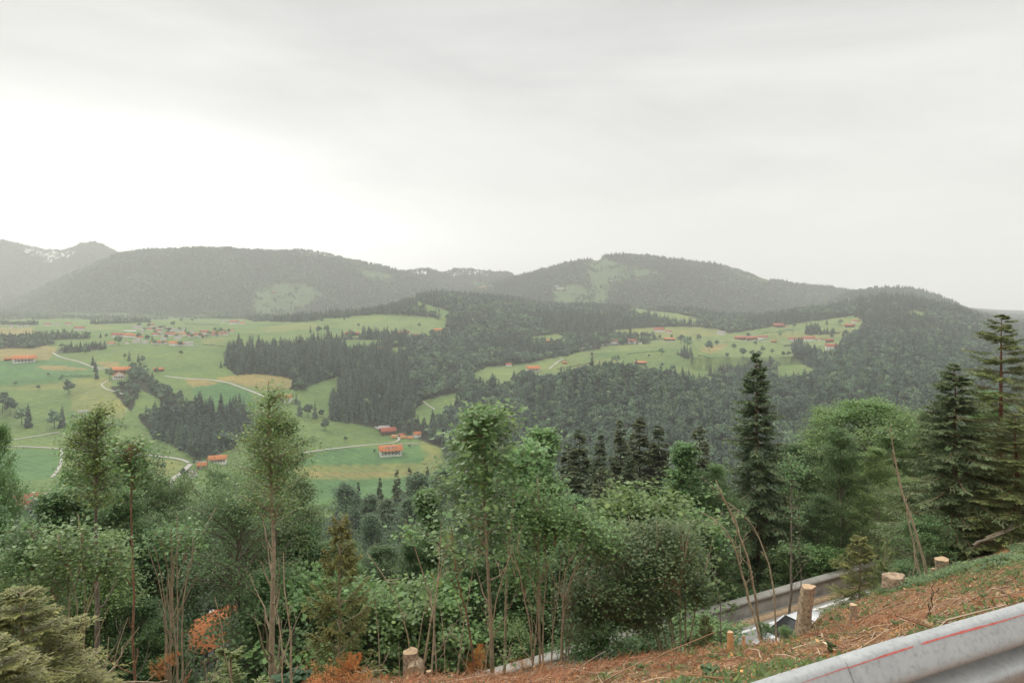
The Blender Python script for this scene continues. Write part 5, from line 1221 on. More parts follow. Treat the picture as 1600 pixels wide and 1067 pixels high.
KIND['spruce3'] = meshes('spruce', conifer(43, 15, 2.6, .34, 6, 13, .66, .10, .62, (.19, .22, .078), (.32, .35, .115), 6, .014, .22, -12, 32, gap=.2, rag=.4), 'bark_red', 'needle')
KIND['fir'] = meshes('fir', conifer(44, 4, 1.1, .16, 6, 13, .30, .03, .85, (.15, .165, .05), (.32, .31, .10), 7, .0045, .12, 2, 36, gap=.1), 'bark_tan', 'needle')
KIND['fir2'] = meshes('fir', conifer(45, 4, 1.0, .22, 5, 11, .28, .08, .8, (.14, .185, .065), (.27, .32, .115), 6, .0075, .10, 5, 40, gap=.2), 'bark_tan', 'needle')
KIND['mspruce1'] = meshes('spruce', conifer(51, 26, 4.2, .62, 8, 8, 1.5, .05, 1.0, (.110, .138, .072), (.165, .198, .098), 4, .07, .4, -22, 24, rag=.4), 'bark_dark', 'needle')
KIND['mspruce2'] = meshes('spruce', conifer(52, 26, 4.7, .68, 8, 8, 1.6, .04, .88, (.120, .145, .072), (.175, .205, .10), 4, .072, .4, -20, 24, rag=.4), 'bark_dark', 'needle')
KIND['mbroad1'] = meshes('broad', broadleaf(61, 18, 5.2, .12, 56, 11, 20, .27, (.118, .182, .100), prof='oval', clump=.55, asp=.5), 'bark_dark', 'leaf')
KIND['mbroad2'] = meshes('broad', broadleaf(62, 17, 4.8, .10, 56, 11, 20, .26, (.142, .210, .112), prof='cone', clump=.55, asp=.5), 'bark_dark', 'leaf')
KH = dict(beech1=13, beech2=12, beech3=13, beech4=13, beech6=13, beech5=13, maple1=12, maple2=12, spruce1=16, spruce2=16, spruce3=15, fir=4, fir2=4, mspruce1=26, mspruce2=26, mbroad1=18, mbroad2=17)
NAMES = dict(beech6='beech_tree', beech5='beech_tree', beech4='beech_tree', beech1='beech_tree', beech2='beech_tree', beech3='beech_tree', maple1='maple_tree', maple2='maple_tree', spruce1='spruce_tree', spruce2='spruce_tree', spruce3='spruce_tree',
             fir='young_fir', fir2='young_fir', mspruce1='spruce_tree', mspruce2='spruce_tree', mbroad1='broadleaf_tree', mbroad2='broadleaf_tree')
def plant(kind, px, top, D, label, group=None, base_z=None, wide=1.0, rz=None, cat='tree', hmin=3.0):
    x = (px - 800) / F * D; zb = float(groundz(x, D)) if base_z is None else base_z
    zt = -(top - HZ) / F * D; hh = max(zt - zb, hmin)
    if base_z is None: zb = min(zb, zt - hmin)
    k = hh / KH[kind]
    e = empty(NAMES[kind], (x, D, zb - .15), label, cat, group, rz if rz is not None else random.uniform(0, 6.28))
    kw = (k * .5 + .5) * wide if k > 1 else (k * .7 + .3) * wide
    if kind.startswith('m'): kw = k * wide
    e.scale = (kw, kw, k)
    a, b = KIND[kind]
    link('trunk', a, e); link('crown' if 'fir' not in kind else 'foliage', b, e)
    return e
# single ones that the eye finds
plant('spruce1', 1187, 548, 38, 'tall narrow dark spruce with a spire top and bare reddish lower trunk, centre right', wide=1.3, rz=.4)
plant('spruce2', 1492, 562, 25, 'dark dense spruce with reddish trunk, left of the tall light one at the right edge', wide=1.35, rz=1.0)
plant('spruce3', 1562, 487, 27, 'tallest sparse yellow-green spruce with orange trunk on the bare soil bank at right', wide=1.4, rz=2.0)
plant('spruce2', 1625, 560, 30, 'spruce cut by the right picture edge', wide=.9, rz=3.0)
plant('beech6', 1395, 640, 46, 'wide pale beech dome behind the two leaning poles', wide=.95)
plant('beech6', 1262, 688, 48, 'wide beech dome between the spire spruce and the feathery beech', wide=.85)
plant('beech1', 1318, 668, 37, 'tall feathery beech in front of the broad rounded beech', wide=1.0)
plant('beech3', 1372, 700, 35, 'feathery beech right in front of the broad rounded beech', wide=.9)
plant('beech6', 1425, 742, 32, 'low wide beech dome at the foot of the leaning poles', wide=.8)
plant('beech3', 1532, 610, 36, 'light green beech filling the gap between the two right-hand spruces', wide=.9)
plant('beech1', 1448, 640, 38, 'beech crown showing left of the dark right-hand spruce', wide=.9)
plant('spruce3', 1590, 640, 24, 'lower yellow-green spruce under the tallest one at the right edge', wide=1.6, rz=4.0)
plant('beech2', 1280, 770, 36, 'lower leafy tree in front of the feathery-topped beech', wide=.9)
plant('maple1', 1000, 800, 35, 'low bright maple under the near spruce group', wide=.95)
plant('beech6', 1350, 622, 42, 'broad rounded beech filling the space left of the dark right-hand spruces', wide=1.3)
plant('beech3', 1300, 640, 46, 'beech with feathery top just left of the broad rounded beech', wide=1.0)
plant('beech1', 1395, 668, 38, 'lower beech between the broad beech and the dark spruce', wide=.9)
plant('beech2', 1235, 694, 44, 'light green beech right of the spire spruce', wide=.85)
plant('maple1', 1060, 690, 37, 'leafy maple left of the spire spruce with drooping outline', wide=.95)
plant('beech3', 1115, 728, 36, 'leafy tree pressed against the left side of the spire spruce', wide=.9)
plant('maple2', 752, 636, 31, 'maple with the highest pale leaf clusters, above the bare pole trunk in the centre', wide=.95)
plant('maple1', 845, 664, 35, 'pale green maple with twin top right of the central maple', wide=1.0)
plant('maple2', 810, 700, 40, 'maple squeezed between the two pale central maples', wide=.7)
plant('maple1', 672, 765, 36, 'maple with big leaves left of the bare central pole trunk', wide=.85)
plant('beech2', 905, 775, 42, 'dense tree at the right foot of the pale twin-topped maple', wide=1.0)
plant('beech2', 600, 850, 37, 'dark leafy tree behind the young fir, centre left', wide=.9)
plant('beech5', 424, 640, 30, 'wide beech with feathery tiers behind the straight grey trunk, left of centre', wide=.95)
plant('beech1', 462, 745, 34, 'beech on the right flank of the wide feathery beech', wide=.9)
plant('beech4', 365, 755, 36, 'beech on the left flank of the wide feathery beech', wide=.9)
plant('beech3', 150, 650, 30, 'feathery beech with yellowish tip in the left foreground', wide=.8)
plant('beech2', 205, 690, 33, 'darker beech right of the yellow-tipped one in the left foreground', wide=.75)
plant('beech3', 6, 668, 30, 'bright sparse tree at the left edge with orange-tinged leaves', wide=.42)
plant('beech1', 104, 812, 34, 'beech between the sparse left-edge tree and the yellow-tipped one', wide=.9)
plant('beech4', 262, 770, 33, 'small leafy beech left of the bare bundle of pale stems', wide=.7)
plant('beech2', -50, 700, 33, 'beech reaching in from the left edge', wide=.8)
for (px_, tp, D_, kd, lb) in ((905, 668, 84, 'mspruce2', 'dark spruce at the left end of the near spruce group'), (938, 676, 78, 'mspruce1', 'narrow dark spruce, second from left in the near spruce group'), (968, 655, 80, 'mspruce1', 'pointed dark spruce in the middle of the near spruce group'), (1000, 650, 86, 'mspruce2', 'broad highest dark spruce of the near spruce group'),
                           (1028, 662, 84, 'mspruce2', 'dark spruce at the right end of the near spruce group'), (985, 700, 62, 'mspruce1', 'lower brownish spruce in front of the near spruce group'), (1092, 663, 84, 'mspruce2', 'brownish spruce alone between the leafy maple and the spire spruce'), (885, 690, 88, 'mspruce1', 'dark spruce peeping out left of the near spruce group'), (940, 725, 66, 'mspruce2', 'olive spruce low in front of the near spruce group')):
    plant(kd, px_, tp, D_, lb, 'near group of dark spruces', wide=1.3 if kd == 'mspruce1' else 1.4)
# belt down to the valley floor
for (px_, tp, D_, kd, lb) in ((560, 752, 300, 'mspruce1', 'dark pointed spruce, first from the left at the edge of the valley meadow'), (594, 745, 310, 'mspruce1', 'dark slender spruce, second from the left at the edge of the valley meadow'), (620, 733, 300, 'mspruce2', 'tall dark spruce, third from the left at the edge of the valley meadow'), (640, 729, 310, 'mspruce2', 'tallest ragged spruce at the edge of the valley meadow'),
                           (668, 728, 330, 'mspruce1', 'reddish-tipped spruce at the right end of the row by the valley meadow'), (542, 758, 290, 'mbroad1', 'round tree left of the spruce row by the valley meadow'), (578, 768, 280, 'mbroad2', 'small pale tree between the first two spruces by the valley meadow'), (655, 742, 290, 'mbroad1', 'dense round tree behind the tallest ragged spruce'), (690, 735, 300, 'mbroad1', 'round tree closing the spruce row on the right'),
                           (610, 775, 240, 'mbroad2', 'rounded pale tree below the spruce row by the valley meadow'), (640, 780, 220, 'mbroad1', 'rounded darker tree below the spruce row by the valley meadow'), (575, 800, 200, 'mbroad2', 'broad tree on the fall of the hill below the valley meadow')):
    plant(kd, px_, tp, D_, lb, 'trees along the near edge of the valley meadow', wide=.9)
rr = random.Random(3)
def sil(px_): return float(np.interp(px_, [-200, 0, 60, 120, 200, 260, 300, 330, 380, 420, 480, 520, 560, 620, 680, 720, 800, 870, 920, 960, 1000, 1040, 1100, 1150, 1250, 1300, 1400, 1450, 1550, 1800],
   [720, 730, 770, 720, 735, 790, 815, 800, 760, 745, 780, 830, 845, 840, 800, 770, 750, 745, 790, 810, 800, 740, 760, 760, 740, 700, 690, 680, 660, 650]))
fills = []
for j, (D_, n_, off) in enumerate(((25, 40, 35), (31, 36, 12), (40, 36, 14), (52, 34, 18), (70, 34, 25), (95, 34, 30), (130, 34, 25), (180, 40, 12), (240, 40, 10))):
    for i in range(n_):
        px_ = -160 + 1960 * (i + rr.uniform(.1, .9)) / n_
        tp = sil(px_) + off + rr.uniform(0, 45)
        dd = D_ * rr.uniform(.95, 1.05)
        if D_ < 60:      # rows set by their distance beyond the road edge, not by depth
            dd = (dd + 1.24) / (.902 - .431 * (px_ - 800) / F)
        if j == 0: tp += rr.uniform(40, 120)
        if 1140 < px_ < 1235 and dd < 40: continue
        fills.append((dd, px_, tp))
for D_, px_, tp in fills:
    x_ = (px_ - 800) / F * D_; gz = float(groundz(x_, D_)); grow_ = HZ - F * gz / D_
    if D_ > 75:
        hmax = (13 if D_ < 90 else 19) * rr.uniform(.85, 1.2); tp = max(tp, grow_ - hmax / D_ * F)
    else:
        tp = max(tp, grow_ - 15.5 / D_ * F)
    # keep the gap to the lower road and to the orange roof open
    if 262 < px_ < 310 and D_ > 60: tp = max(tp, 800)
    if -10 < px_ < 85 and D_ < 325: tp = max(tp, 842)
    orange_gap = 258 < px_ < 392 and D_ < 165
    if orange_gap and D_ > 55: continue
    near_ = D_ < 75
    if near_: kd = rr.choice(['beech1', 'beech2', 'beech3', 'beech3', 'maple2', 'maple1'])
    if orange_gap:
        if rr.random() < .6 or 284 < px_ < 366: continue
        kd = 'beech4'; tp = sil(px_) + 20
    elif not near_: kd = rr.choice(['mbroad1', 'mbroad2', 'mbroad1', 'mspruce1', 'mspruce2'])
    if 600 < px_ < 700 and tp < 830: tp = 830
    sp = 'spruce' in kd
    zone = 'at the left' if px_ < 500 else ('in the centre' if px_ < 1000 else 'at the right')
    if near_: lb = ('big-leaved maple' if 'maple' in kd else 'dense green beech') + f' in the wood just below the road {zone}'; gp = f'wood just below the road {zone}'
    else: lb = ('dark spruce' if sp else 'rounded broadleaf tree') + f' on the hillside between road and valley {zone}'; gp = f'hillside trees {zone}'
    plant(kd, px_, tp, D_, lb, gp, wide=.85, hmin=5)

# ================================================================== saplings, bare stems and bushes on the cutting
def ground_at(px, D):
    x = (px - 800) / F * D; return np.array([x, D, float(groundz(x, D))])
def s_depth(px, s): return (s + 1.24) / (.902 - .431 * (px - 800) / F)
def near_hit(px, row, d0=3.0, d1=30.0):
    d = np.linspace(d0, d1, 1200); x = (px - 800) / F * d; rw = HZ - F * groundz(x, d) / d
    ok = np.where(rw <= row)[0]; ok = ok[(st(x[ok], d[ok])[0] < cs_(st(x[ok], d[ok])[1]) + .5)]
    return float(d[ok[0]]) if len(ok) else None
def pole_tree(name, line, D, r0, r1, label, bark='bark_tan', cat='sapling', leaves=None, twigs=0, seed=0, twig_len=1.0, twig_up=1.0, twig_range=(.1, .8), lsize=.10, lcol=G2, ltint=.2, clump=.2, group=None, nleaf=26):
    """line: photo points from the foot to the tip; leaves: list of (px,row,radius px, amount)"""
    g = np.random.default_rng(seed)
    P = np.array([at(a, b, D) for a, b in line]); 
    gb = ground_at(line[0][0], D); P[0, 2] = min(P[0, 2], gb[2] - .1) if P[0, 2] > gb[2] else gb[2] - .1
    P[0, 0] = P[0, 0]
    # resample
    tq = np.linspace(0, 1, 14); seg = np.concatenate([[0], np.cumsum(np.linalg.norm(np.diff(P, axis=0), axis=1))]); seg /= seg[-1]
    Q = np.stack([np.interp(tq, seg, P[:, k]) for k in range(3)], 1)
    for _ in range(2): Q[1:-1] = (Q[:-2] + 2 * Q[1:-1] + Q[2:]) / 4
    Q[:, 1] += np.cumsum(g.normal(0, .05, 14)); Q[:, 0] += np.cumsum(g.normal(0, .012, 14))
    foot = Q[0].copy()
    W = MB(); Lf = MB()
    V_, F_ = tubes(Q - foot, np.linspace(r0, min(r1, .012), 14), 7); W.add(V_, F_)
    TW = []
    H = Q[-1, 2] - Q[0, 2]
    if twigs:
        for k in range(twigs):
            t = twig_range[0] + (twig_range[1] - twig_range[0]) * (k + g.random()) / twigs
            p = interp_line(Q, np.array([t]))[0]; a = g.random() * 6.28
            l = twig_len * (.5 + .8 * g.random()) * (1.15 - t * .7); n = 7; q = np.linspace(0, 1, n)
            hor = l * (.25 + .45 * g.random()) ; ver = l * (.75 * twig_up)
            B = np.stack([p[0] + math.cos(a) * hor * q ** .8 + np.cumsum(g.normal(0, .02, n)) * l, p[1] + math.sin(a) * hor * q ** .8, p[2] + ver * q ** 1.25 + np.cumsum(g.normal(0, .015, n)) * l], 1); B[0] = p
            V_, F_ = tubes(B - foot, np.linspace(max(r1 * .9, r0 * .28), .005, n), 4); W.add(V_, F_); TW.append(B)
            for _ in range(2):
                c = B[g.integers(2, n - 1)]; dd = nrm(np.array([math.cos(a + g.normal(0, 1)), math.sin(a + g.normal(0, 1)), 1.2])) * l * .3
                V_, F_ = tubes(np.array([c, c + dd * .5 + g.normal(0, .02, 3), c + dd]) - foot, np.array([.007, .006, .004]), 3); W.add(V_, F_)
    if leaves:
        for (a, b, rp, am) in leaves:
            c = at(a, b, D); rad = rp / F * D; nb = max(4, int(am * rad * 34))
            for k in range(nb):
                u = nrm(g.normal(0, 1, 3)) * rad * (.45 + .6 * g.random()) * np.array([1, 1, .85]); e_ = c + u
                # branchlet from the nearest point of the stem
                zq = np.clip((e_[2] - rad * .5 - Q[0, 2]) / max(H, .1), .05, .99); p = interp_line(Q, np.array([zq]))[0]
                mid = (p + e_) / 2 + np.array([0, 0, -.1 * np.linalg.norm(e_ - p)])
                bl = np.stack([p * (1 - q) ** 2 + 2 * mid * q * (1 - q) + e_ * q ** 2 for q in np.linspace(0, 1, 7)])
                V_, F_ = tubes(bl - foot, np.linspace(max(r1 * .7, .012), .004, 7), 3); W.add(V_, F_)
                nl = int(nleaf * (.5 + g.random())); tt = .5 + .55 * g.random(nl)
                LP = interp_line(bl, np.clip(tt, 0, 1)) + g.normal(0, 1, (nl, 3)) * np.array([clump, clump, clump * .5])
                put_leaves(Lf, g, LP - foot, lsize, lcol, .3, ltint, 1.0, None, .5)
    e = empty(name, tuple(foot), label, cat, group)
    link('trunk', W.mesh(name + '_wood', [M[bark]], True), e)
    if Lf.V: link('foliage', Lf.mesh(name + '_leaves', [M['leaf']]), e)
    return e
YG2 = (.16, .20, .06)
pole_tree('sapling', [(425, 1120), (424, 1000), (425, 850), (423, 720), (421, 596)], 15.5, .115, .02, 'tallest straight grey-brown pole tree with upswept bare side branches, left of centre', 'bark_tan', 'tree',
          [(420, 640, 40, 1.2), (395, 700, 50, 1.4), (452, 700, 45, 1.4), (420, 760, 60, 1.0), (430, 612, 18, 1.0)], 24, 1, 2.0, 1.0, (.06, .7), .055, G2, .3, .15, None, 42)
pole_tree('sapling', [(150, 1120), (152, 980), (148, 850), (146, 740), (150, 640)], 16, .11, .02, 'dark-trunked pole tree with a feathery yellowish crown at the left', 'bark_grey', 'tree',
          [(150, 668, 30, 1.5), (128, 700, 38, 1.4), (178, 710, 38, 1.4), (150, 760, 50, 1.1), (160, 640, 16, 1.2)], 12, 2, 1.5, .9, (.15, .7), .055, (.16, .20, .06), .4, .14, None, 40)
pole_tree('sapling', [(226, 1110), (216, 990), (206, 880), (206, 760), (204, 690)], 15, .05, .02, 'thin reddish pole tree, slightly bent, between the left crowns', 'bark_red', 'tree',
          [(205, 700, 30, 1.3), (225, 740, 26, 1.2), (190, 720, 20, 1.2)], 8, 3, .9, .8, (.3, .8), .08, G1, .3, .14)
pole_tree('sapling', [(772, 1062), (770, 960), (762, 850), (756, 740), (758, 650)], 15, .075, .022, 'straight bare pole trunk with a tuft of large bright maple leaves on top, centre', 'bark_tan', 'tree',
          [(752, 655, 26, 1.0), (716, 682, 22, .9), (786, 648, 18, .9), (732, 725, 44, .8), (782, 720, 30, .8), (740, 800, 50, .5)], 7, 4, 1.2, 1.0, (.25, .7), .12, GM, .2, .20, None, 30)
pole_tree('sapling', [(790, 1062), (793, 960), (798, 850), (806, 780), (812, 730)], 15.5, .05, .018, 'second thin pole trunk right of the straight central one', 'bark_tan', 'tree',
          [(815, 735, 26, 1.3), (832, 700, 20, 1.3)], 6, 5, 1.0, 1.0, (.3, .8), .11, GM, .2, .2, None, 26)
pole_tree('sapling', [(690, 1030), (672, 950), (650, 870), (630, 815)], 14.5, .03, .01, 'thin arching brown stem leaning left above the sawn stump', 'bark_tan', 'sapling', [(640, 830, 20, .9)], 4, 6, .7, .8, (.3, .8), .10, G2, .2, .15, None, 10)
pole_tree('sapling', [(664, 1062), (650, 990), (628, 930), (600, 875), (585, 860)], 13.8, .022, .008, 'thin stem bowing far to the left above the sawn stump', 'bark_tan', 'sapling', [(640, 960, 12, .5), (620, 905, 12, .5)], 3, 7, .5, .6, (.3, .8), .09, G2, .3, .12, None, 8)
pole_tree('sapling', [(698, 1055), (697, 990), (696, 965), (690, 950)], 13.5, .014, .006, 'short straight twig sapling right of the sawn stump', 'bark_tan', 'sapling', None, 2, 8, .3)
pole_tree('sapling', [(748, 1035), (735, 980), (712, 905), (703, 850), (702, 822)], 14, .03, .01, 'brown stem curving left just left of the central pole', 'bark_red', 'sapling', [(715, 880, 22, .7), (700, 840, 18, .9)], 5, 9, .8, .8, (.3, .9), .10, G2, .2, .14, None, 10)
# bare leaning pair at right
pole_tree('sapling', [(1450, 912), (1438, 860), (1418, 790), (1400, 720), (1392, 665)], 20, .045, .012, 'taller of two bare tan poles leaning left beside the cut stumps', 'bark_tan', 'sapling', [(1392, 668, 16, .7)], 3, 10, .9, .9, (.4, .9), .08, G1, .2, .15, None, 10)
pole_tree('sapling', [(1444, 912), (1432, 865), (1420, 800), (1412, 740)], 20.5, .035, .01, 'shorter of two bare tan poles leaning left beside the cut stumps', 'bark_tan', 'sapling', None, 3, 11, .8, .9, (.4, .9))
pole_tree('sapling', [(1428, 905), (1430, 860), (1431, 838)], 19.5, .02, .008, 'short thin upright stick sapling left of the two leaning poles', 'bark_tan', 'sapling', None, 3, 12, .4)
pole_tree('sapling', [(1258, 950), (1252, 880), (1250, 840), (1246, 790)], 24, .022, .008, 'slender whitish birch sapling behind the tall leaning stump', 'bark_grey', 'sapling', [(1245, 800, 20, .7), (1240, 850, 26, .7), (1262, 860, 16, .6)], 8, 13, .9, .9, (.2, .9), .07, G1, .2, .14, None, 12)
pole_tree('sapling', [(1232, 905), (1235, 830), (1236, 760), (1234, 720)], 29, .06, .02, 'thin grey trunk standing behind the road wall', 'bark_grey', 'tree', [(1236, 730, 24, .9)], 6, 14, 1.2, .8, (.3, .9), .09, G1, .2, .15)
pole_tree('sapling', [(1208, 1005), (1206, 960), (1205, 900), (1190, 850), (1165, 800), (1135, 785)], 17, .03, .01, 'bare pale stem arching left over the road', 'bark_tan', 'sapling', [(1150, 800, 16, .6)], 4, 15, .8, .7, (.4, .9), .08, G2, .2, .12, None, 10)
pole_tree('sapling', [(1192, 1008), (1176, 950), (1160, 880), (1135, 820), (1095, 800)], 15.5, .035, .01, 'bare tan stem reaching far left, lower one over the road', 'bark_tan', 'sapling', [(1120, 820, 14, .5)], 5, 16, .9, .7, (.4, .9), .08, G2, .2, .12, None, 10)
pole_tree('sapling', [(1196, 1008), (1180, 950), (1168, 890), (1150, 835), (1122, 770), (1110, 745)], 15.7, .035, .01, 'bare tan stem reaching up-left, upper one over the road', 'bark_tan', 'sapling', [(1112, 755, 16, .5)], 5, 17, .9, .8, (.4, .9), .08, G2, .2, .12, None, 10)
pole_tree('sapling', [(1122, 1040), (1123, 1000), (1125, 930), (1112, 880), (1105, 855)], 15, .014, .006, 'very thin dark twig rising from the slope before the road', 'bark_grey', 'sapling', [(1120, 985, 8, .6)], 4, 18, .4, .8, (.4, .9), .06, G2, .2, .1, None, 8)
pole_tree('sapling', [(1450, 988), (1450, 960), (1456, 935), (1462, 914)], 9, .010, .004, 'dark bare twig stuck in the litter above the guardrail', 'bark_dark', 'twig', None, 3, 19, .15, .8, (.4, .9))

rs = random.Random(5)
for i in range(30):
    a = rs.choice([rs.uniform(20, 400), rs.uniform(440, 760), rs.uniform(560, 1040)]); D_ = s_depth(a, rs.uniform(10.8, 13.2)); zf = float(groundz((a - 800) / F * D_, D_)); foot = HZ - F * zf / D_
    hh = rs.uniform(2.2, 5.2); ln = rs.uniform(-.35, .35); top = foot - hh / D_ * F
    pole_tree('sapling', [(a, foot), (a + ln * 20, foot - (foot - top) * .33), (a + ln * 70, foot - (foot - top) * .68), (a + ln * 150, top)], D_, rs.uniform(.014, .032), .006,
              'slender leafless pale stem rising along the lower rim of the slope', 'bark_tan', 'sapling', [(a + ln * 150, top + 6, 16, .5)] if i % 3 == 0 else None, rs.randint(3, 7), 200 + i, rs.uniform(.5, 1.0), .9, (.35, .95), .06, G2, .2, .12, 'slender stems along the lower rim', 16)
def stem_bundle(name, stems, D, label, bark='bark_tan', leaves=None, seed=0, r=.028, lcol=G2, lsize=.062, cat='shrub', forks=1.0, nleaf=44, clump=.18):
    g = np.random.default_rng(seed); base = np.mean([s_[0] for s_ in stems], axis=0)
    gb = ground_at(base[0], D); e = empty(name, tuple(gb), label, cat)
    curves = []
    for k, line in enumerate(stems):
        P = np.array([at(a, b, D) for a, b in line]); P[0, 2] = min(P[0, 2], float(groundz(P[0, 0], D)) - .05)
        off = np.array([0, g.normal(0, .25), 0]); P[1:] += off * np.linspace(.4, 1.6, len(P) - 1)[:, None]; P[0] += off * .3
        tq = np.linspace(0, 1, 16); seg = np.concatenate([[0], np.cumsum(np.linalg.norm(np.diff(P, axis=0), axis=1))]); seg /= seg[-1]
        Q = np.stack([np.interp(tq, seg, P[:, j]) for j in range(3)], 1)
        for _ in range(2): Q[1:-1] = (Q[:-2] + 2 * Q[1:-1] + Q[2:]) / 4
        Q += np.cumsum(g.normal(0, .010, Q.shape), axis=0)
        W = MB(); rr_ = r * (.7 + .6 * g.random()); V_, F_ = tubes(Q - gb, np.linspace(rr_, .007, 16), 6); W.add(V_, F_)
        for _ in range(int(4 * forks)):
            i = g.integers(6, 14); l = (.3 + .8 * g.random()) ; dd = nrm(nrm(Q[i + 1] - Q[i]) + g.normal(0, .38, 3)) * l
            br = np.array([Q[i], Q[i] + dd * .5 + g.normal(0, .02, 3), Q[i] + dd + np.array([0, 0, .08])]); V_, F_ = tubes(br - gb, np.array([rr_ * .4, rr_ * .3, .004]), 3); W.add(V_, F_)
            curves.append(br)
        curves.append(Q[8:]); link('stem', W.mesh(name + '_stem', [M[bark]], True), e)
    if leaves:
        Lf = MB(); W = MB()
        for (a, b, rx, ry, nb) in leaves:
            c = at(a, b, D)
            for k in range(nb):
                u = nrm(g.normal(0, 1, 3)) * (g.random() ** .4); e_ = c + u * np.array([rx, rx * .9, ry]) / F * D
                src = np.concatenate(curves); p = src[np.argmin(np.linalg.norm(src - e_ - [0, 0, -.4], axis=1))]
                d_ = e_ - p
                if np.linalg.norm(d_) > 1.6: p = e_ - nrm(d_) * 1.0
                bl = np.stack([p * (1 - q) + e_ * q + np.array([0, 0, .12 * math.sin(q * 3.1)]) for q in np.linspace(0, 1, 5)])
                V_, F_ = tubes(bl - gb, np.linspace(.009, .003, 5), 3); W.add(V_, F_)
                nl = int(nleaf * (.5 + g.random())); LP = interp_line(bl, np.clip(.3 + .75 * g.random(nl), 0, 1)) + g.normal(0, 1, (nl, 3)) * np.array([clump, clump, clump * .5])
                put_leaves(Lf, g, LP - gb, lsize, lcol, .3, .15, 1.0, None, .5)
        link('twigs', W.mesh(name + '_twigs', [M[bark]], True), e); link('foliage', Lf.mesh(name + '_leaves', [M['leaf']]), e)
    return e
stem_bundle('hazel_shrub', [[(262, 1120), (263, 1000), (262, 930), (255, 860), (250, 845)], [(267, 1120), (267, 1000), (270, 930), (262, 880), (254, 850)], [(270, 1120), (271, 1000), (276, 930), (278, 870), (284, 820)],
    [(272, 1120), (275, 1000), (276, 900), (281, 850), (282, 800)], [(276, 1120), (277, 1000), (276, 900), (279, 850), (268, 860)], [(280, 1120), (279, 1000), (280, 900), (288, 850), (297, 828), (316, 812)], [(259, 1120), (256, 1010), (254, 960), (258, 900)], [(283, 1120), (284, 1030), (282, 960), (280, 880), (290, 835), (310, 815)],
    [(265, 1120), (262, 1040), (265, 950), (266, 880), (262, 830)]],
    13.5, 'upright bundle of bare pale straight stems at the left', leaves=[(250, 840, 24, 20, 12), (300, 830, 20, 20, 10)], seed=51, r=.030)
stem_bundle('hazel_shrub', [[(105, 1100), (120, 1010), (136, 940), (142, 900), (125, 865), (110, 845)], [(108, 1100), (125, 1010), (140, 930), (146, 910), (158, 890), (172, 870)], [(112, 1100), (132, 1010), (140, 960), (135, 900), (136, 850), (128, 800)], [(116, 1100), (130, 1020), (150, 960)],
    [(152, 1100), (162, 1050), (180, 1018), (200, 998), (206, 990)], [(100, 1100), (104, 1000), (100, 940), (94, 880)], [(150, 1100), (165, 1040), (178, 1000), (188, 975)], [(120, 1100), (136, 1000), (152, 960), (160, 945)]],
    12.5, 'fanning shrub of curved bare stems around the dark-trunked pole at the left', leaves=[(110, 850, 40, 30, 26), (175, 880, 30, 25, 18), (80, 900, 40, 40, 26)], seed=52, r=.026)
stem_bundle('hazel_shrub', [[(48, 1090), (46, 980), (48, 900), (49, 840)], [(45, 1090), (55, 970), (60, 900), (58, 890)], [(50, 1100), (66, 1010), (82, 960), (90, 930)], [(70, 1100), (78, 1000), (90, 940), (92, 925)]], 13, 'loose group of thin upright stems near the left edge', leaves=[(40, 860, 50, 50, 60), (80, 930, 30, 30, 20)], seed=53, r=.016, lcol=G1)
stem_bundle('hazel_shrub', [[(846, 1042), (840, 960), (832, 900), (820, 870), (806, 850)], [(848, 1042), (842, 960), (842, 880), (844, 800), (843, 740)], [(852, 1042), (855, 960), (856, 900), (862, 860), (858, 845)], [(866, 1042), (874, 960), (876, 880), (884, 860), (895, 845)], [(868, 1042), (878, 960), (884, 900), (905, 870), (912, 835)],
    [(872, 1042), (884, 960), (894, 900), (920, 870), (960, 848)], [(874, 1042), (888, 960), (900, 915), (915, 890), (935, 862), (938, 838)], [(876, 1042), (890, 970), (902, 915), (925, 890), (950, 875)], [(838, 1042), (830, 980), (822, 930), (815, 880), (800, 830)], [(858, 1042), (860, 980), (872, 900), (880, 860)]],
    14.3, 'splayed hazel clump of bare tan stems in the centre, arching right', leaves=[(835, 800, 34, 50, 40), (925, 830, 50, 28, 34), (812, 880, 22, 40, 22), (880, 800, 40, 30, 30)], seed=54, r=.026)
stem_bundle('hazel_shrub', [[(1045, 1030), (1030, 980), (1005, 930), (985, 880), (975, 840)], [(1050, 1030), (1035, 970), (1015, 910), (1000, 850), (992, 820)], [(1055, 1030), (1045, 960), (1030, 890), (1022, 840)], [(1040, 1030), (1015, 980), (985, 930), (950, 890), (930, 870)], [(1062, 1028), (1062, 960), (1056, 900), (1068, 830)], [(1070, 1026), (1072, 960), (1070, 880), (1072, 820)],
    [(1036, 1030), (1005, 990), (970, 960), (935, 945)], [(1060, 1030), (1050, 980), (1038, 930), (1010, 860)], [(1048, 1030), (1022, 990), (1000, 950), (985, 930)], [(1075, 1026), (1080, 980), (1100, 920), (1112, 870)]],
    14.5, 'dense dark leafy hazel bush leaning left in front of the road', leaves=[(985, 890, 80, 70, 190), (1040, 850, 60, 50, 110), (930, 940, 50, 50, 80), (1085, 930, 24, 50, 34), (1020, 960, 50, 40, 60), (900, 985, 30, 30, 30)], seed=55, r=.018, lcol=(.135, .190, .085), lsize=.058, nleaf=40)
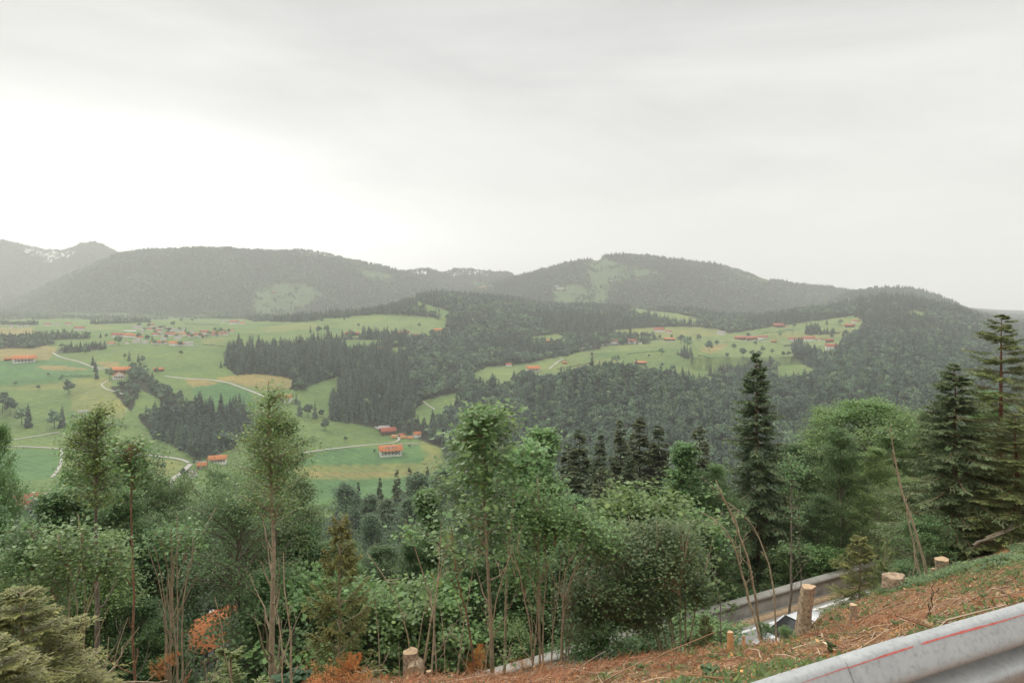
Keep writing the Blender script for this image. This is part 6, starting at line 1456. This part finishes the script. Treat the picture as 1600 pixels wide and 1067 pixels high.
# young conifers
plant('fir', 1343, 834, 22, 'yellow-green young fir growing at the end of the road gap', wide=1.5, cat='young fir')
plant('fir2', 1382, 838, 21, 'thin young fir behind the middle stump', wide=1.0, cat='young fir')
plant('fir', 531, 806, 14.5, 'sparse tall young fir with a pale leader, left of centre', wide=.95, cat='young fir')
plant('fir', 34, 905, 9.0, 'large yellow-green young fir in the lower left corner', wide=1.9, cat='young fir')
plant('fir', -20, 985, 7.5, 'low young fir cut by the lower left corner', wide=2.0, cat='young fir')
plant('fir', 90, 985, 9.5, 'small yellowish young fir right of the large one in the lower left corner', wide=1.9, cat='young fir')
plant('fir2', 367, 1003, 13, 'little pale young fir at the bottom edge, left of the tallest pole tree', wide=1.5, cat='young fir')
plant('fir', 1102, 955, 14.8, 'small dark young fir at the near edge of the road', wide=.8, cat='young fir')
# understorey bushes filling the foot of the wood on both sides of the road
BUSH = []
for i, (sd_, h_, r_, lf_, cl_) in enumerate(((71, 3.2, 1.7, .070, G1), (72, 2.6, 1.5, .080, G2), (73, 3.6, 1.6, .062, G3))):
    BUSH.append(meshes('bush', broadleaf(sd_, h_, r_, .03, 44, 9, 34, lf_, cl_, r0=.03, prof='oval', clump=.16, up=.9), 'bark_grey', 'leaf'))
BH = [3.2, 2.6, 3.6]
def bush(x, y, k, hh, label, group):
    e = empty('bush', (x, y, float(groundz(x, y)) - .1), label, 'bush', group, random.uniform(0, 6)); q = hh / BH[k]; e.scale = (q, q, q)
    link('stems', BUSH[k][0], e); link('foliage', BUSH[k][1], e)
r3 = random.Random(9)
for i in range(74):        # on the cutting between slope and road, left part
    t = -16 + 22.0 * (i + r3.random()) / 74; s = r3.uniform(11.2, 17.5)
    x_, y_ = xy(s, t); pxx = 800 + F * x_ / y_
    if pxx < -120 or pxx > 830: continue
    bush(x_, y_, i % 3, r3.uniform(1.8, 3.6) * (.2 if 270 < pxx < 385 else (1.0 if pxx < 600 else .6)), 'green bush on the steep cutting below the brown slope, left half', 'bushes on the cutting')
for i in range(46):        # a taller belt behind the parapet
    t = -14 + 36.0 * (i + r3.random()) / 46; s = sw_(t) + r3.uniform(2.5, 8); x_, y_ = xy(s, t)
    if 262 < 800 + F * x_ / y_ < 385 or 1150 < 800 + F * x_ / y_: continue
    bush(x_, y_, i % 3, r3.uniform(4.2, 7.0), 'tall leafy bush of the green belt behind the road parapet', 'tall bushes behind the parapet')
for i in range(60):        # beyond the wall
    t = -10 + 60.0 * (i + r3.random()) / 60; s = sw_(t) + r3.uniform(1.2, 4.5); x_, y_ = xy(s, t)
    if 250 < 800 + F * x_ / y_ < 400: continue
    bush(x_, y_, i % 3, r3.uniform(1.8, 3.8), 'green bush pushing up right behind the road parapet', 'bushes behind the parapet')
for i, a in enumerate((812, 836, 905, 930, 958, 985, 1010, 1090, 1066, 775)):
    D_ = s_depth(a, 11.6 + (i % 3) * .5); bush((a - 800) / F * D_, D_, i % 3, 1.5 + .4 * (i % 4), 'bush at the lower rim of the brown slope, half hiding the road wall', 'bushes half hiding the road wall')
for (a, D_, hh, lb) in ((1210, 19.5, 1.0, 'low leafy bush at the foot of the bare stems before the car'), (1345, 20.0, 1.0, 'green bush under the yellow-green young fir'), (1120, 16, .8, 'small leafy bush at the near road edge before the sawn stakes'), (1196, 15.6, .55, 'small bush in front of the bonnet of the white car'), (1228, 15.9, .42, 'tiny bush under the door of the white car beside the tall stump'), (1320, 21.5, 1.2, 'bush at the right end of the road gap'), (1376, 21, 1.3, 'bush behind the middle stump'), (1410, 22.5, 2.2, 'bush behind the two leaning poles'), (1475, 24.5, 2.0, 'bush at the foot of the dark spruce at right'), (1530, 27, 1.6, 'low bush on the soil bank at right'), (705, 14.8, 1.8, 'bush right of the short twig sapling'), (650, 15.5, 1.7, 'bush behind the sawn stump'), (1442, 23.5, 2.6, 'taller bush between the leaning poles and the dark spruce')):
    x_ = (a - 800) / F * D_; bush(x_, D_, r3.randrange(3), hh, lb, None)

# ================================================================== stumps, stakes and logs
def stump(px, top, foot, wpx, D, label, lean=0.0, flare=1.35, seed=0, mat='stump_bark', name='tree_stump', cat='tree stump', cutang=.08, hollow=False):
    D = near_hit(px, foot) or D
    g = np.random.default_rng(seed); hgt = (foot - top) / F * D; r = wpx / F * D / 2
    P0 = at(px, foot, D); n, k = 14, 22; th = np.arange(k) * 2 * math.pi / k
    lob = 1 + .10 * np.sin(th * 3 + g.random() * 6) + .06 * np.sin(th * 5 + g.random() * 6)
    V = []
    for i in range(n):
        q = i / (n - 1); z = -0.35 + (hgt + .35) * q
        f = 1 + (flare - 1) * 1.3 * max(0, 1 - q * 1.7) ** 1.8
        amp = 1 + (lob - 1) * (1.0 + 2.2 * max(0, 1 - q * 2.5))
        rad = r * f * amp * (1 + g.normal(0, .03, k))
        zz = z + (cutang * rad * np.cos(th) if i == n - 1 else 0)
        V.append(np.stack([rad * np.cos(th) + lean * hgt * q * abs(q), rad * np.sin(th), zz + 0 * th], 1))
    V = np.concatenate(V); i0 = np.arange(n - 1)[:, None] * k; j = np.arange(k)[None]
    Q_ = np.stack([i0 + j, i0 + (j + 1) % k, i0 + k + (j + 1) % k, i0 + k + j], -1).reshape(-1, 4)
    e = empty(name, tuple(P0), label, cat)
    link('trunk', mesh_np('stump_body', V, [Q_], [M[mat]], None, None, True), e)
    ringv = V[-k:]; c = ringv.mean(0); cc = c + [0, 0, (-.12 if hollow else .004)]
    mid = c + (ringv - c) * .62 + [0, 0, (-.02 if hollow else .006)]
    Vc = np.concatenate([ringv + [0, 0, .003], mid, cc[None]])
    Qc = [(a, (a + 1) % k, k + (a + 1) % k, k + a) for a in range(k)]; Tc = [(k + a, k + (a + 1) % k, 2 * k) for a in range(k)]
    link('cut_face', mesh_np('cut_face', Vc, [Qc, Tc], [M['cut'] if not hollow else M['stump_bark']]), e)
    return e
stump(642, 1017, 1056, 24, 13.6, 'sawn grey-brown stump with a pale cut top standing among orange twigs at the bottom edge', seed=1, flare=1.12)
# sawn disc leaning on that stump
c = at(647, 1048, (near_hit(642, 1056) or 13.6) - .3); k = 20; th = np.arange(k) * 2 * math.pi / k; rr_ = .13 * (1 + .08 * np.sin(th * 2 + 1) + .05 * np.sin(th * 3))
V = np.concatenate([np.stack([rr_ * np.cos(th), 0 * th - .05, rr_ * np.sin(th)], 1), np.stack([rr_ * np.cos(th), 0 * th + .30, rr_ * np.sin(th)], 1)])
o = empty('log', tuple(c), 'pale sawn log end lying against the bottom-edge stump', 'log')
link('bark', mesh_np('log_bark', V, [[(a, k + a, k + (a + 1) % k, (a + 1) % k) for a in range(k)]], [M['stump_bark']], None, None, True), o)
link('cut_face', mesh_np('log_cut', np.concatenate([V[:k] - [0, .002, 0], [[0, -.055, 0]]]), [[(a, (a + 1) % k, k) for a in range(k)]], [M['cut']]), o)
stump(1254, 916, 992, 20, 14.2, 'tall leaning stump sawn at chest height, in front of the white car', lean=.12, seed=2, flare=1.5)
stump(1397, 899, 921, 30, 17.6, 'wide low grey stump with a hollow reddish top, middle of the slope edge', seed=3, flare=1.1, hollow=True)
stump(1474, 873, 896, 20, 17.8, 'pale stump with root flare at the top of the slope near the dark spruce', seed=4, flare=1.9, lean=-.1)
stump(1458, 888, 903, 5, 17.6, 'tiny pointed stub just left of the pale root-flared stump', seed=5, flare=1.2)
stump(1333, 944, 972, 11, 12.6, 'small grey stub in the middle of the brown slope', seed=6, flare=1.0)
stump(1141, 987, 1022, 9, 13.6, 'orange-brown sawn stub, thicker of the two before the road', seed=7, flare=1.05, mat='stake')
stump(1162, 993, 1014, 4, 13.6, 'thin orange sawn stub, right of the thicker one before the road', seed=8, flare=1.0, mat='stake')
stump(1115, 1020, 1028, 9, 13.4, 'very low orange-topped stump beside the road edge', seed=9, flare=1.1, mat='stake')
stump(670, 1048, 1060, 8, 13.2, 'small low stub right of the bottom-edge stump', seed=10, flare=1.1)
def log(p, q, r, label, mat='bark_tan', seed=0, D0=None, name='branch', sag=.0):
    g = np.random.default_rng(seed); p = (p[0], p[1], near_hit(p[0], p[1]) or p[2]); q = (q[0], q[1], near_hit(q[0], q[1]) or q[2]); a = at(*p); b = at(*q); n = 9
    L_ = np.stack([a * (1 - t) + b * t for t in np.linspace(0, 1, n)]); L_ += g.normal(0, .012, L_.shape) * np.array([1, 1, 1.5]); L_[:, 2] += sag * np.sin(np.linspace(0, 3.14, n))
    W = MB(); V_, F_ = tubes(L_ - a, np.linspace(r, r * .45, n), 6); W.add(V_, F_)
    for _ in range(4):
        i = g.integers(2, n - 1); d = nrm(g.normal(0, 1, 3) + (b - a) / np.linalg.norm(b - a)) * np.linalg.norm(b - a) * .14
        V_, F_ = tubes(np.array([L_[i], L_[i] + d * .6, L_[i] + d]) - a, np.array([r * .4, r * .3, r * .15]), 4); W.add(V_, F_)
    o = link(name, W.mesh(name, [M[mat]], True), None, tuple(a)); tag(o, label, name); return o
log((1540, 842, 23), (1612, 812, 23.5), .06, 'fallen branch lying on the orange soil bank at the right edge', seed=1, name='branch')
log((1520, 852, 22), (1600, 820, 23), .045, 'grey limb under the fallen branch on the soil bank', 'bark_grey', seed=2)
log((122, 1061, 12), (262, 1066, 12), .018, 'thin pale stick lying level along the bottom edge at left', seed=3)
log((555, 1050, 13), (605, 1045, 13.2), .018, 'short pale stick lying left of the bottom-edge stump', seed=4)
log((1505, 945, 8.3), (1600, 910, 8.2), .018, 'long curved bare branch on the litter above the guardrail at right', seed=5, sag=.08)
log((1170, 1066, 6.0), (1187, 1048, 6.0), .012, 'dark stick poking up by the left end of the guardrail', 'bark_dark', seed=6)
log((287, 1070, 11), (301, 1044, 11), .025, 'broken orange-brown stub sticking up at the bottom edge', 'bark_red', seed=7)

# ================================================================== ground litter and weeds
YMIN = [.5]
def slope_points(n, s0, s1, t0, t1, g):
    s = s0 + (s1 - s0) * g.random(n); t = t0 + (t1 - t0) * g.random(n); x, y = xy(s, t)
    k = (s < cs_(t) + .8) & (y > YMIN[0]) & ~((t > 20.5) & (s > 11.6 + .5 * np.sin(t * 2))) & (x / np.maximum(y, .1) < 1.0) & (x / np.maximum(y, .1) > -.9); x, y, s, t = x[k], y[k], s[k], t[k]
    return x, y, groundz(x, y), s, t
g = np.random.default_rng(77)
def stick_mesh(name, n, length, rad, cols, label, lift=.03, tilt=.25, zone=None, s0=.6):
    x, y, z, s, t = slope_points(n, s0, 16, -14, 34, g)
    if zone is not None:
        k = zone(x, y, s, t); x, y, z = x[k], y[k], z[k]
    m = len(x); a = g.random(m) * 6.28; el = g.normal(.0, tilt, m); l = length * (.4 + 1.3 * g.random(m) ** 2)
    d = np.stack([np.cos(a) * np.cos(el), np.sin(a) * np.cos(el), np.sin(el)], 1)
    # follow the slope
    c = np.stack([x, y, z + lift * g.random(m)], 1)
    e1 = c + d * l[:, None]; e1[:, 2] = groundz(e1[:, 0], e1[:, 1]) + lift * 1.6 * g.random(m) + np.abs(np.sin(el)) * l * .8
    mid = (c + e1) / 2 + g.normal(0, .08, (m, 3)) * l[:, None] * np.array([1, 1, .4]); mid[:, 2] = np.maximum(mid[:, 2], groundz(mid[:, 0], mid[:, 1]) + .01)
    P = np.stack([c, mid, e1], 1); r = rad * (.5 + g.random(m))
    V_, F_ = tubes(P, r[:, None] * np.array([1, .85, .5])[None], 3)
    cc = np.array(cols)[g.integers(0, len(cols), m)] * (.7 + .6 * g.random((m, 1)))
    W = MB(); W.add(V_, F_, 0, np.repeat(cc, 9, 0))
    return W
M['litter'] = leaf_mat('dead_wood_litter', 0.05, 0.0, .85, .492)
def big_stuff(nm, W, mat, label):
    o = link(nm, W.mesh(nm, [M[mat]])); tag(o, label, None, None, 'stuff'); return o
TANS = [(.42, .28, .18), (.36, .19, .11), (.50, .38, .27), (.28, .15, .09), (.40, .21, .11), (.14, .09, .06), (.44, .23, .11)]
ORG = [(.54, .24, .10), (.46, .20, .09), (.56, .33, .18), (.36, .17, .09), (.40, .26, .15)]
big_stuff('brushwood', stick_mesh('brushwood', 52000, .26, .005, TANS, ''), 'litter', 'tangle of thin tan and brown sticks covering the cleared slope')
YMIN[0] = 5.0
big_stuff('sticks', stick_mesh('sticks', 1500, .75, .010, TANS[:3], '', .06, .2), 'litter', 'longer pale sticks and slash strewn over the cleared slope')
YMIN[0] = .5
def org_zone(x, y, s, t): return (s > cs_(t) - 3.2 + 1.2 * np.sin(t * 1.7)) & (t < 11.5) & (fbm(x * .8, y * .8, 2) > .42)
big_stuff('dead_needles', stick_mesh('dead_needles', 120000, .16, .0035, ORG, '', .10, .30, org_zone, 5), 'litter', 'orange dead spruce twigs heaped along the lower edge of the slope')
# flakes
x_, y_, z_, s_1, t_1 = slope_points(60000, .6, 16, -14, 34, g); m = len(x_)
W = MB(); C = np.stack([x_, y_, z_ + .02 + .03 * g.random(m)], 1); D1 = nrm(g.normal(0, 1, (m, 3)) * [1, 1, .5]); S1 = nrm(np.cross(D1, g.normal(0, 1, (m, 3))))
sz = .035 * (.5 + 1.2 * g.random((m, 1))); V_, F_ = kites(C, D1 * sz * 1.6, S1 * sz * .4)
W.add(V_, F_, 0, np.repeat(np.array(TANS + ORG[:2])[g.integers(0, 9, m)] * (.7 + .6 * g.random((m, 1))), 4, 0))
big_stuff('wood_chips', W, 'litter', 'wood chips and dry leaves scattered over the slope')
# low green weeds in patches, denser towards the right top of the slope
x_, y_, z_, s_1, t_1 = slope_points(42000, .5, 16, -14, 34, g)
dens = sstep(.46, .60, fbm(x_ * .55 + 9, y_ * .55, 3)) * 1.1 + sstep(11, 17, t_1) * sstep(5, 8.5, s_1) * .9 + (s_1 < 3) * .1
k = g.random(len(x_)) < dens; x_, y_, z_ = x_[k], y_[k], z_[k]; m = len(x_); nl = 7
C = np.repeat(np.stack([x_, y_, z_], 1), nl, 0) + g.normal(0, .035, (m * nl, 3)) * [1, 1, .3] + np.array([0, 0, .02])
W = MB(); th = g.random(m * nl) * 6.28; D1 = nrm(np.stack([np.cos(th), np.sin(th), .4 + .9 * g.random(m * nl)], 1)); S1 = nrm(np.cross(D1, [0, 0, 1.0]))
C[:, 2] += .025
sz = np.repeat(.03 + .05 * g.random((m, 1)), nl, 0); V_, F_ = kites(C, D1 * sz, S1 * sz * .26)
W.add(V_, F_, 0, np.repeat(leafcol(g, m * nl, (.14, .20, .06), .3, .25), 4, 0)); big_stuff('weeds', W, 'leaf', 'low green weeds and grass patches on the cleared slope')
# lusher growth along the upper right rim of the slope
x_, y_, z_, s_1, t_1 = slope_points(26000, 6.5, 14, 13, 30, g)
k = (s_1 > cs_(t_1) - 3.6 + 1.2 * fbm(x_ * .7, y_ * .7, 2)) & (fbm(x_ * .9 + 2, y_ * .9, 3) > .53) & (t_1 > 15); x_, y_, z_ = x_[k], y_[k], z_[k]; m = len(x_)
C = np.repeat(np.stack([x_, y_, z_], 1), 8, 0) + g.normal(0, .06, (m * 8, 3)) * [1, 1, .4] + np.array([0, 0, .05])
W = MB(); th = g.random(m * 8) * 6.28; D1 = nrm(np.stack([np.cos(th), np.sin(th), .3 + .7 * g.random(m * 8)], 1)); S1 = nrm(np.cross(D1, [0, 0, 1.0]))
sz = np.repeat(.06 + .07 * g.random((m, 1)), 8, 0); V_, F_ = kites(C, D1 * sz, S1 * sz * .25)
W.add(V_, F_, 0, np.repeat(leafcol(g, m * 8, (.16, .225, .10), .35, .25), 4, 0)); big_stuff('undergrowth', W, 'leaf', 'lush green undergrowth along the upper right rim of the slope')
# leafy plant and fern clumps
def herb(px, top, foot, D, label, wpx, col=(.05, .10, .035), nst=9, big=.12, seed=0):
    g = np.random.default_rng(seed); D = near_hit(px, foot) or D; P0 = at(px, foot, D)
    h = (foot - top) / F * D; r = wpx / F * D / 2; W = MB(); Lf = MB()
    for k in range(nst):
        a = g.random() * 6.28; e_ = np.array([math.cos(a) * r * g.random(), math.sin(a) * r * g.random(), h * (.5 + .5 * g.random())])
        bl = np.stack([e_ * q * [1, 1, 1] + [0, 0, .2 * h * math.sin(q * 3.1)] for q in np.linspace(0, 1, 6)]); V_, F_ = tubes(bl, np.linspace(.006, .003, 6), 4); W.add(V_, F_)
        LP = interp_line(bl, .25 + .75 * g.random(9)); put_leaves(Lf, g, LP, big, col, .3, .1, 1.0, None, .5)
    e = empty('leafy_plant', tuple(P0), label, 'plant'); link('stems', W.mesh('herb_stems', [M['bark_tan']], True), e); link('foliage', Lf.mesh('herb_leaves', [M['leaf']]), e)
herb(1108, 1038, 1064, 8.5, 'dark green broad-leaved plant on the litter near the bottom edge', 22, (.10, .17, .06), 12, .07, 1)
herb(1404, 968, 980, 9.5, 'light green nettle-like plant in the middle of the slope', 24, (.09, .15, .05), 12, .06, 2)
herb(1300, 1003, 1018, 8, 'small mossy green plant before the guardrail', 16, (.10, .13, .04), 10, .05, 3)
herb(465, 1042, 1072, 12.5, 'bluish green leafy plant left of the orange dead branches', 40, (.07, .125, .06), 16, .10, 4)
herb(440, 1050, 1076, 12.3, 'second bluish green plant at the bottom edge left of the dead branches', 30, (.075, .13, .06), 12, .10, 5)
# dead orange spruce tops
DEAD = conifer(81, 2.4, 1.0, .16, 5, 9, .30, .02, .7, (.66, .26, .09), (.75, .40, .17), 3, .0045, .2, 5, 40, gap=.1)
dm_ = (DEAD[0].mesh('dead_wood', [M['bark_red']], True), DEAD[1].mesh('dead_twigs', [M['litter']]))
for i, (a, b, D_, sc_, rx_, ry_, lb) in enumerate(((500, 1085, 13.0, .5, 1.25, .3, 'orange dead spruce top lying at the bottom edge, left one'), (545, 1088, 12.8, .48, 1.2, -.6, 'orange dead spruce top lying at the bottom edge, right one'), (522, 1090, 12.4, .45, 1.3, 1.0, 'orange dead spruce top lying in front of the other two at the bottom edge'),
                                (850, 1062, 13.6, .32, 1.4, .8, 'small orange dead spruce branch heap at the foot of the hazel clump'), (985, 1052, 13.5, .35, 1.3, -.9, 'orange dead branch heap left of the dark hazel bush'), (1050, 1040, 13.4, .25, 1.2, .2, 'little orange dead branch at the foot of the dark hazel bush'), (242, 1052, 13.2, .22, .9, .4, 'orange dead twig cluster low at left between the stems'), (745, 1060, 13.8, .32, 1.2, .5, 'orange dead branch heap beside the central pole trunks'))):
    P0 = at(a, b, D_); e = empty('dead_branch', tuple(P0), lb, 'dead branch'); e.rotation_euler = (rx_ * .9, ry_, i * 1.3); e.scale = (sc_,) * 3
    link('wood', dm_[0], e); link('needles', dm_[1], e)

# ================================================================== the white car on the road
def car():
    # side profile (x along, z up) with half widths
    body = [(-2.15, .35, .72), (-2.2, .62, .78), (-2.1, .86, .80), (-1.5, .93, .84), (-.2, .95, .86), (1.0, .93, .86), (1.75, .80, .82), (2.12, .62, .76), (2.15, .35, .70)]
    e = empty('car', (0, 0, 0), 'white car driving on the road, mostly hidden behind the tall stump', 'car')
    xs = np.linspace(-2.2, 2.2, 25)
    topz = np.interp(xs, [-2.2, -2.1, -1.7, -.9, 0, .9, 1.6, 2.1, 2.2], [.60, .80, .92, .95, .95, .93, .84, .70, .50])
    hw = np.interp(xs, [-2.2, -1.9, -1.2, 0, 1.2, 1.9, 2.2], [.66, .80, .87, .88, .87, .78, .60])
    V = []
    for x, tz, h in zip(xs, topz, hw):
        arch = .0
        for wx in (-1.35, 1.35): arch = max(arch, math.sqrt(max(0, .36 ** 2 - (x - wx) ** 2)))
        zb = .20 + (arch if arch > .05 else 0) * .95
        for y, z in ((h * .96, zb), (h, max(.45, zb)), (h * .98, tz - .10), (h * .86, tz), (0, tz + .03), (-h * .86, tz), (-h * .98, tz - .10), (-h, max(.45, zb)), (-h * .96, zb)): V.append((x, y, z))
    k = 9; n = len(xs); Qs = [(i * k + j, i * k + j + 1, (i + 1) * k + j + 1, (i + 1) * k + j) for i in range(n - 1) for j in range(k - 1)]
    caps = []
    for b in (0, (n - 1) * k): caps += [(b, b + 1, b + 7, b + 8), (b + 1, b + 2, b + 6, b + 7), (b + 2, b + 3, b + 5, b + 6)]
    pm, nt_, b_ = new_mat('white_car_paint'); b_.inputs['Base Color'].default_value = (.78, .79, .80, 1); b_.inputs['Roughness'].default_value = .25; b_.inputs['Coat Weight'].default_value = .6
    gm, nt_, gb = new_mat('car_glass'); gb.inputs['Base Color'].default_value = (.03, .032, .032, 1); gb.inputs['Roughness'].default_value = .12; gb.inputs['Specular IOR Level'].default_value = .25
    rm_ = simple('rubber', (.03, .03, .03), .85); mt_ = simple('alloy', (.5, .5, .5), .35, .8, .05)
    lm_ = simple('lamp_lens', (.75, .76, .78), .15, .2, .05)
    link('body', mesh_np('car_body', V, [Qs, caps], [pm], None, None, True), e)
    sec = [(-1.75, .92, .78), (-1.45, 1.25, .70), (-1.0, 1.42, .62), (-.3, 1.48, .60), (.35, 1.43, .62), (1.12, .93, .80)]
    def cabin(z0k, grow, x0, x1): pass
    # glasshouse, then a painted roof 4 mm above
    V = []; 
    for x, z, w_ in sec: V += [(x, .80, .90), (x, w_, z), (x, -w_, z), (x, -.80, .90)]
    n = len(sec); Qs = [(i * 4 + j, i * 4 + j + 1, i * 4 + 5 + j, i * 4 + 4 + j) for i in range(n - 1) for j in range(3)]
    link('windows', mesh_np('car_glass', V, [Qs], [gm]), e)
    rs = [(-1.42, 1.27, .70), (-1.0, 1.43, .625), (-.3, 1.49, .605), (.30, 1.445, .625)]
    V = []
    for x, z, w_ in rs: V += [(x, w_ + .01, z - .02), (x, w_ - .05, z + .008), (x, 0, z + .025), (x, -w_ + .05, z + .008), (x, -w_ - .01, z - .02)]
    Qs = [(i * 5 + j, i * 5 + j + 1, i * 5 + 6 + j, i * 5 + 5 + j) for i in range(3) for j in range(4)]
    link('roof', mesh_np('car_roof', V, [Qs], [pm], None, None, True), e)
    for sg in (-1, 1):
        for (xa, za, wa), (xb, zb, wb) in (((.36, 1.43, .63), (1.14, .93, .81)), ((-1.0, 1.42, .63), (-1.2, .93, .81)), ((-.15, 1.47, .61), (-.12, .93, .81)), ((-1.45, 1.25, .71), (-1.78, .92, .79))):
            V_, F_ = tubes(np.array([[xa, sg * wa, za], [xb, sg * wb, zb]]), np.array([.03, .035]), 5); mb = MB(); mb.add(V_, F_); link('pillar', mb.mesh('pillar', [pm], True), e)
        mb = MB().box(.75, sg * .92 - .09, .93, .88, sg * .92 + .09, 1.06, top=.85); link('mirror', mb.mesh('mirror', [pm]), e)
        mb = MB().box(1.92, sg * .58 - .14, .58, 2.14, sg * .58 + .14, .70, top=.85); link('headlight', mb.mesh('headlight', [lm_]), e)
        for wx in (-1.35, 1.35):
            prof = [(.19, -.10), (.29, -.11), (.32, -.07), (.32, .07), (.29, .11), (.19, .10)]; kk_ = 20; V = []
            for a in range(kk_):
                c_, s__ = math.cos(a * 2 * math.pi / kk_), math.sin(a * 2 * math.pi / kk_); V += [(r_ * c_, y__, r_ * s__) for r_, y__ in prof]
            Qs = [(a * 6 + j, a * 6 + (j + 1) % 6, ((a + 1) % kk_) * 6 + (j + 1) % 6, ((a + 1) % kk_) * 6 + j) for a in range(kk_) for j in range(6)]
            wh = empty_child = bpy.data.objects.new('wheel', None); COL.objects.link(wh); wh.parent = e; wh.location = (wx, sg * .76, .32)
            link('tyre', mesh_np('tyre', V, [Qs], [rm_], None, None, True), wh)
            V = [(0, sg * .09, 0)]
            for a in range(kk_): V.append((.19 * math.cos(a * 2 * math.pi / kk_), sg * .10, .19 * math.sin(a * 2 * math.pi / kk_)))
            link('rim', mesh_np('rim', V, [[(0, 1 + a, 1 + (a + 1) % kk_) for a in range(kk_)]], [mt_]), wh)
    return e
c_ = car(); s_c = 17.6
P = at(1226, 985, 26.6); ss, tt_ = st(P[0], P[1]); xx, yy = xy(s_c + .5, tt_ + .75)
c_.location = (xx, yy, -ROAD_D + .035); c_.rotation_euler = (0, 0, math.atan2(TV[1], TV[0]) + math.pi)

# ================================================================== haze
m = bpy.data.materials.new('haze_air'); m.use_nodes = True; nt = m.node_tree; nt.nodes.clear()
o_ = N(nt, 'ShaderNodeOutputMaterial'); v_ = N(nt, 'ShaderNodeVolumePrincipled')
v_.inputs['Color'].default_value = (.965, .968, .96, 1); v_.inputs['Density'].default_value = 1.25e-4; v_.inputs['Anisotropy'].default_value = 0.0
nt.links.new(v_.outputs[0], o_.inputs['Volume'])
mb = MB().box(-7900, -60, -330, 7900, 9600, 760)
o = link('haze', mb.mesh('haze', [m])); tag(o, 'thin grey rainy haze filling the valley', None, None, 'stuff')
print('objects', len(bpy.data.objects))
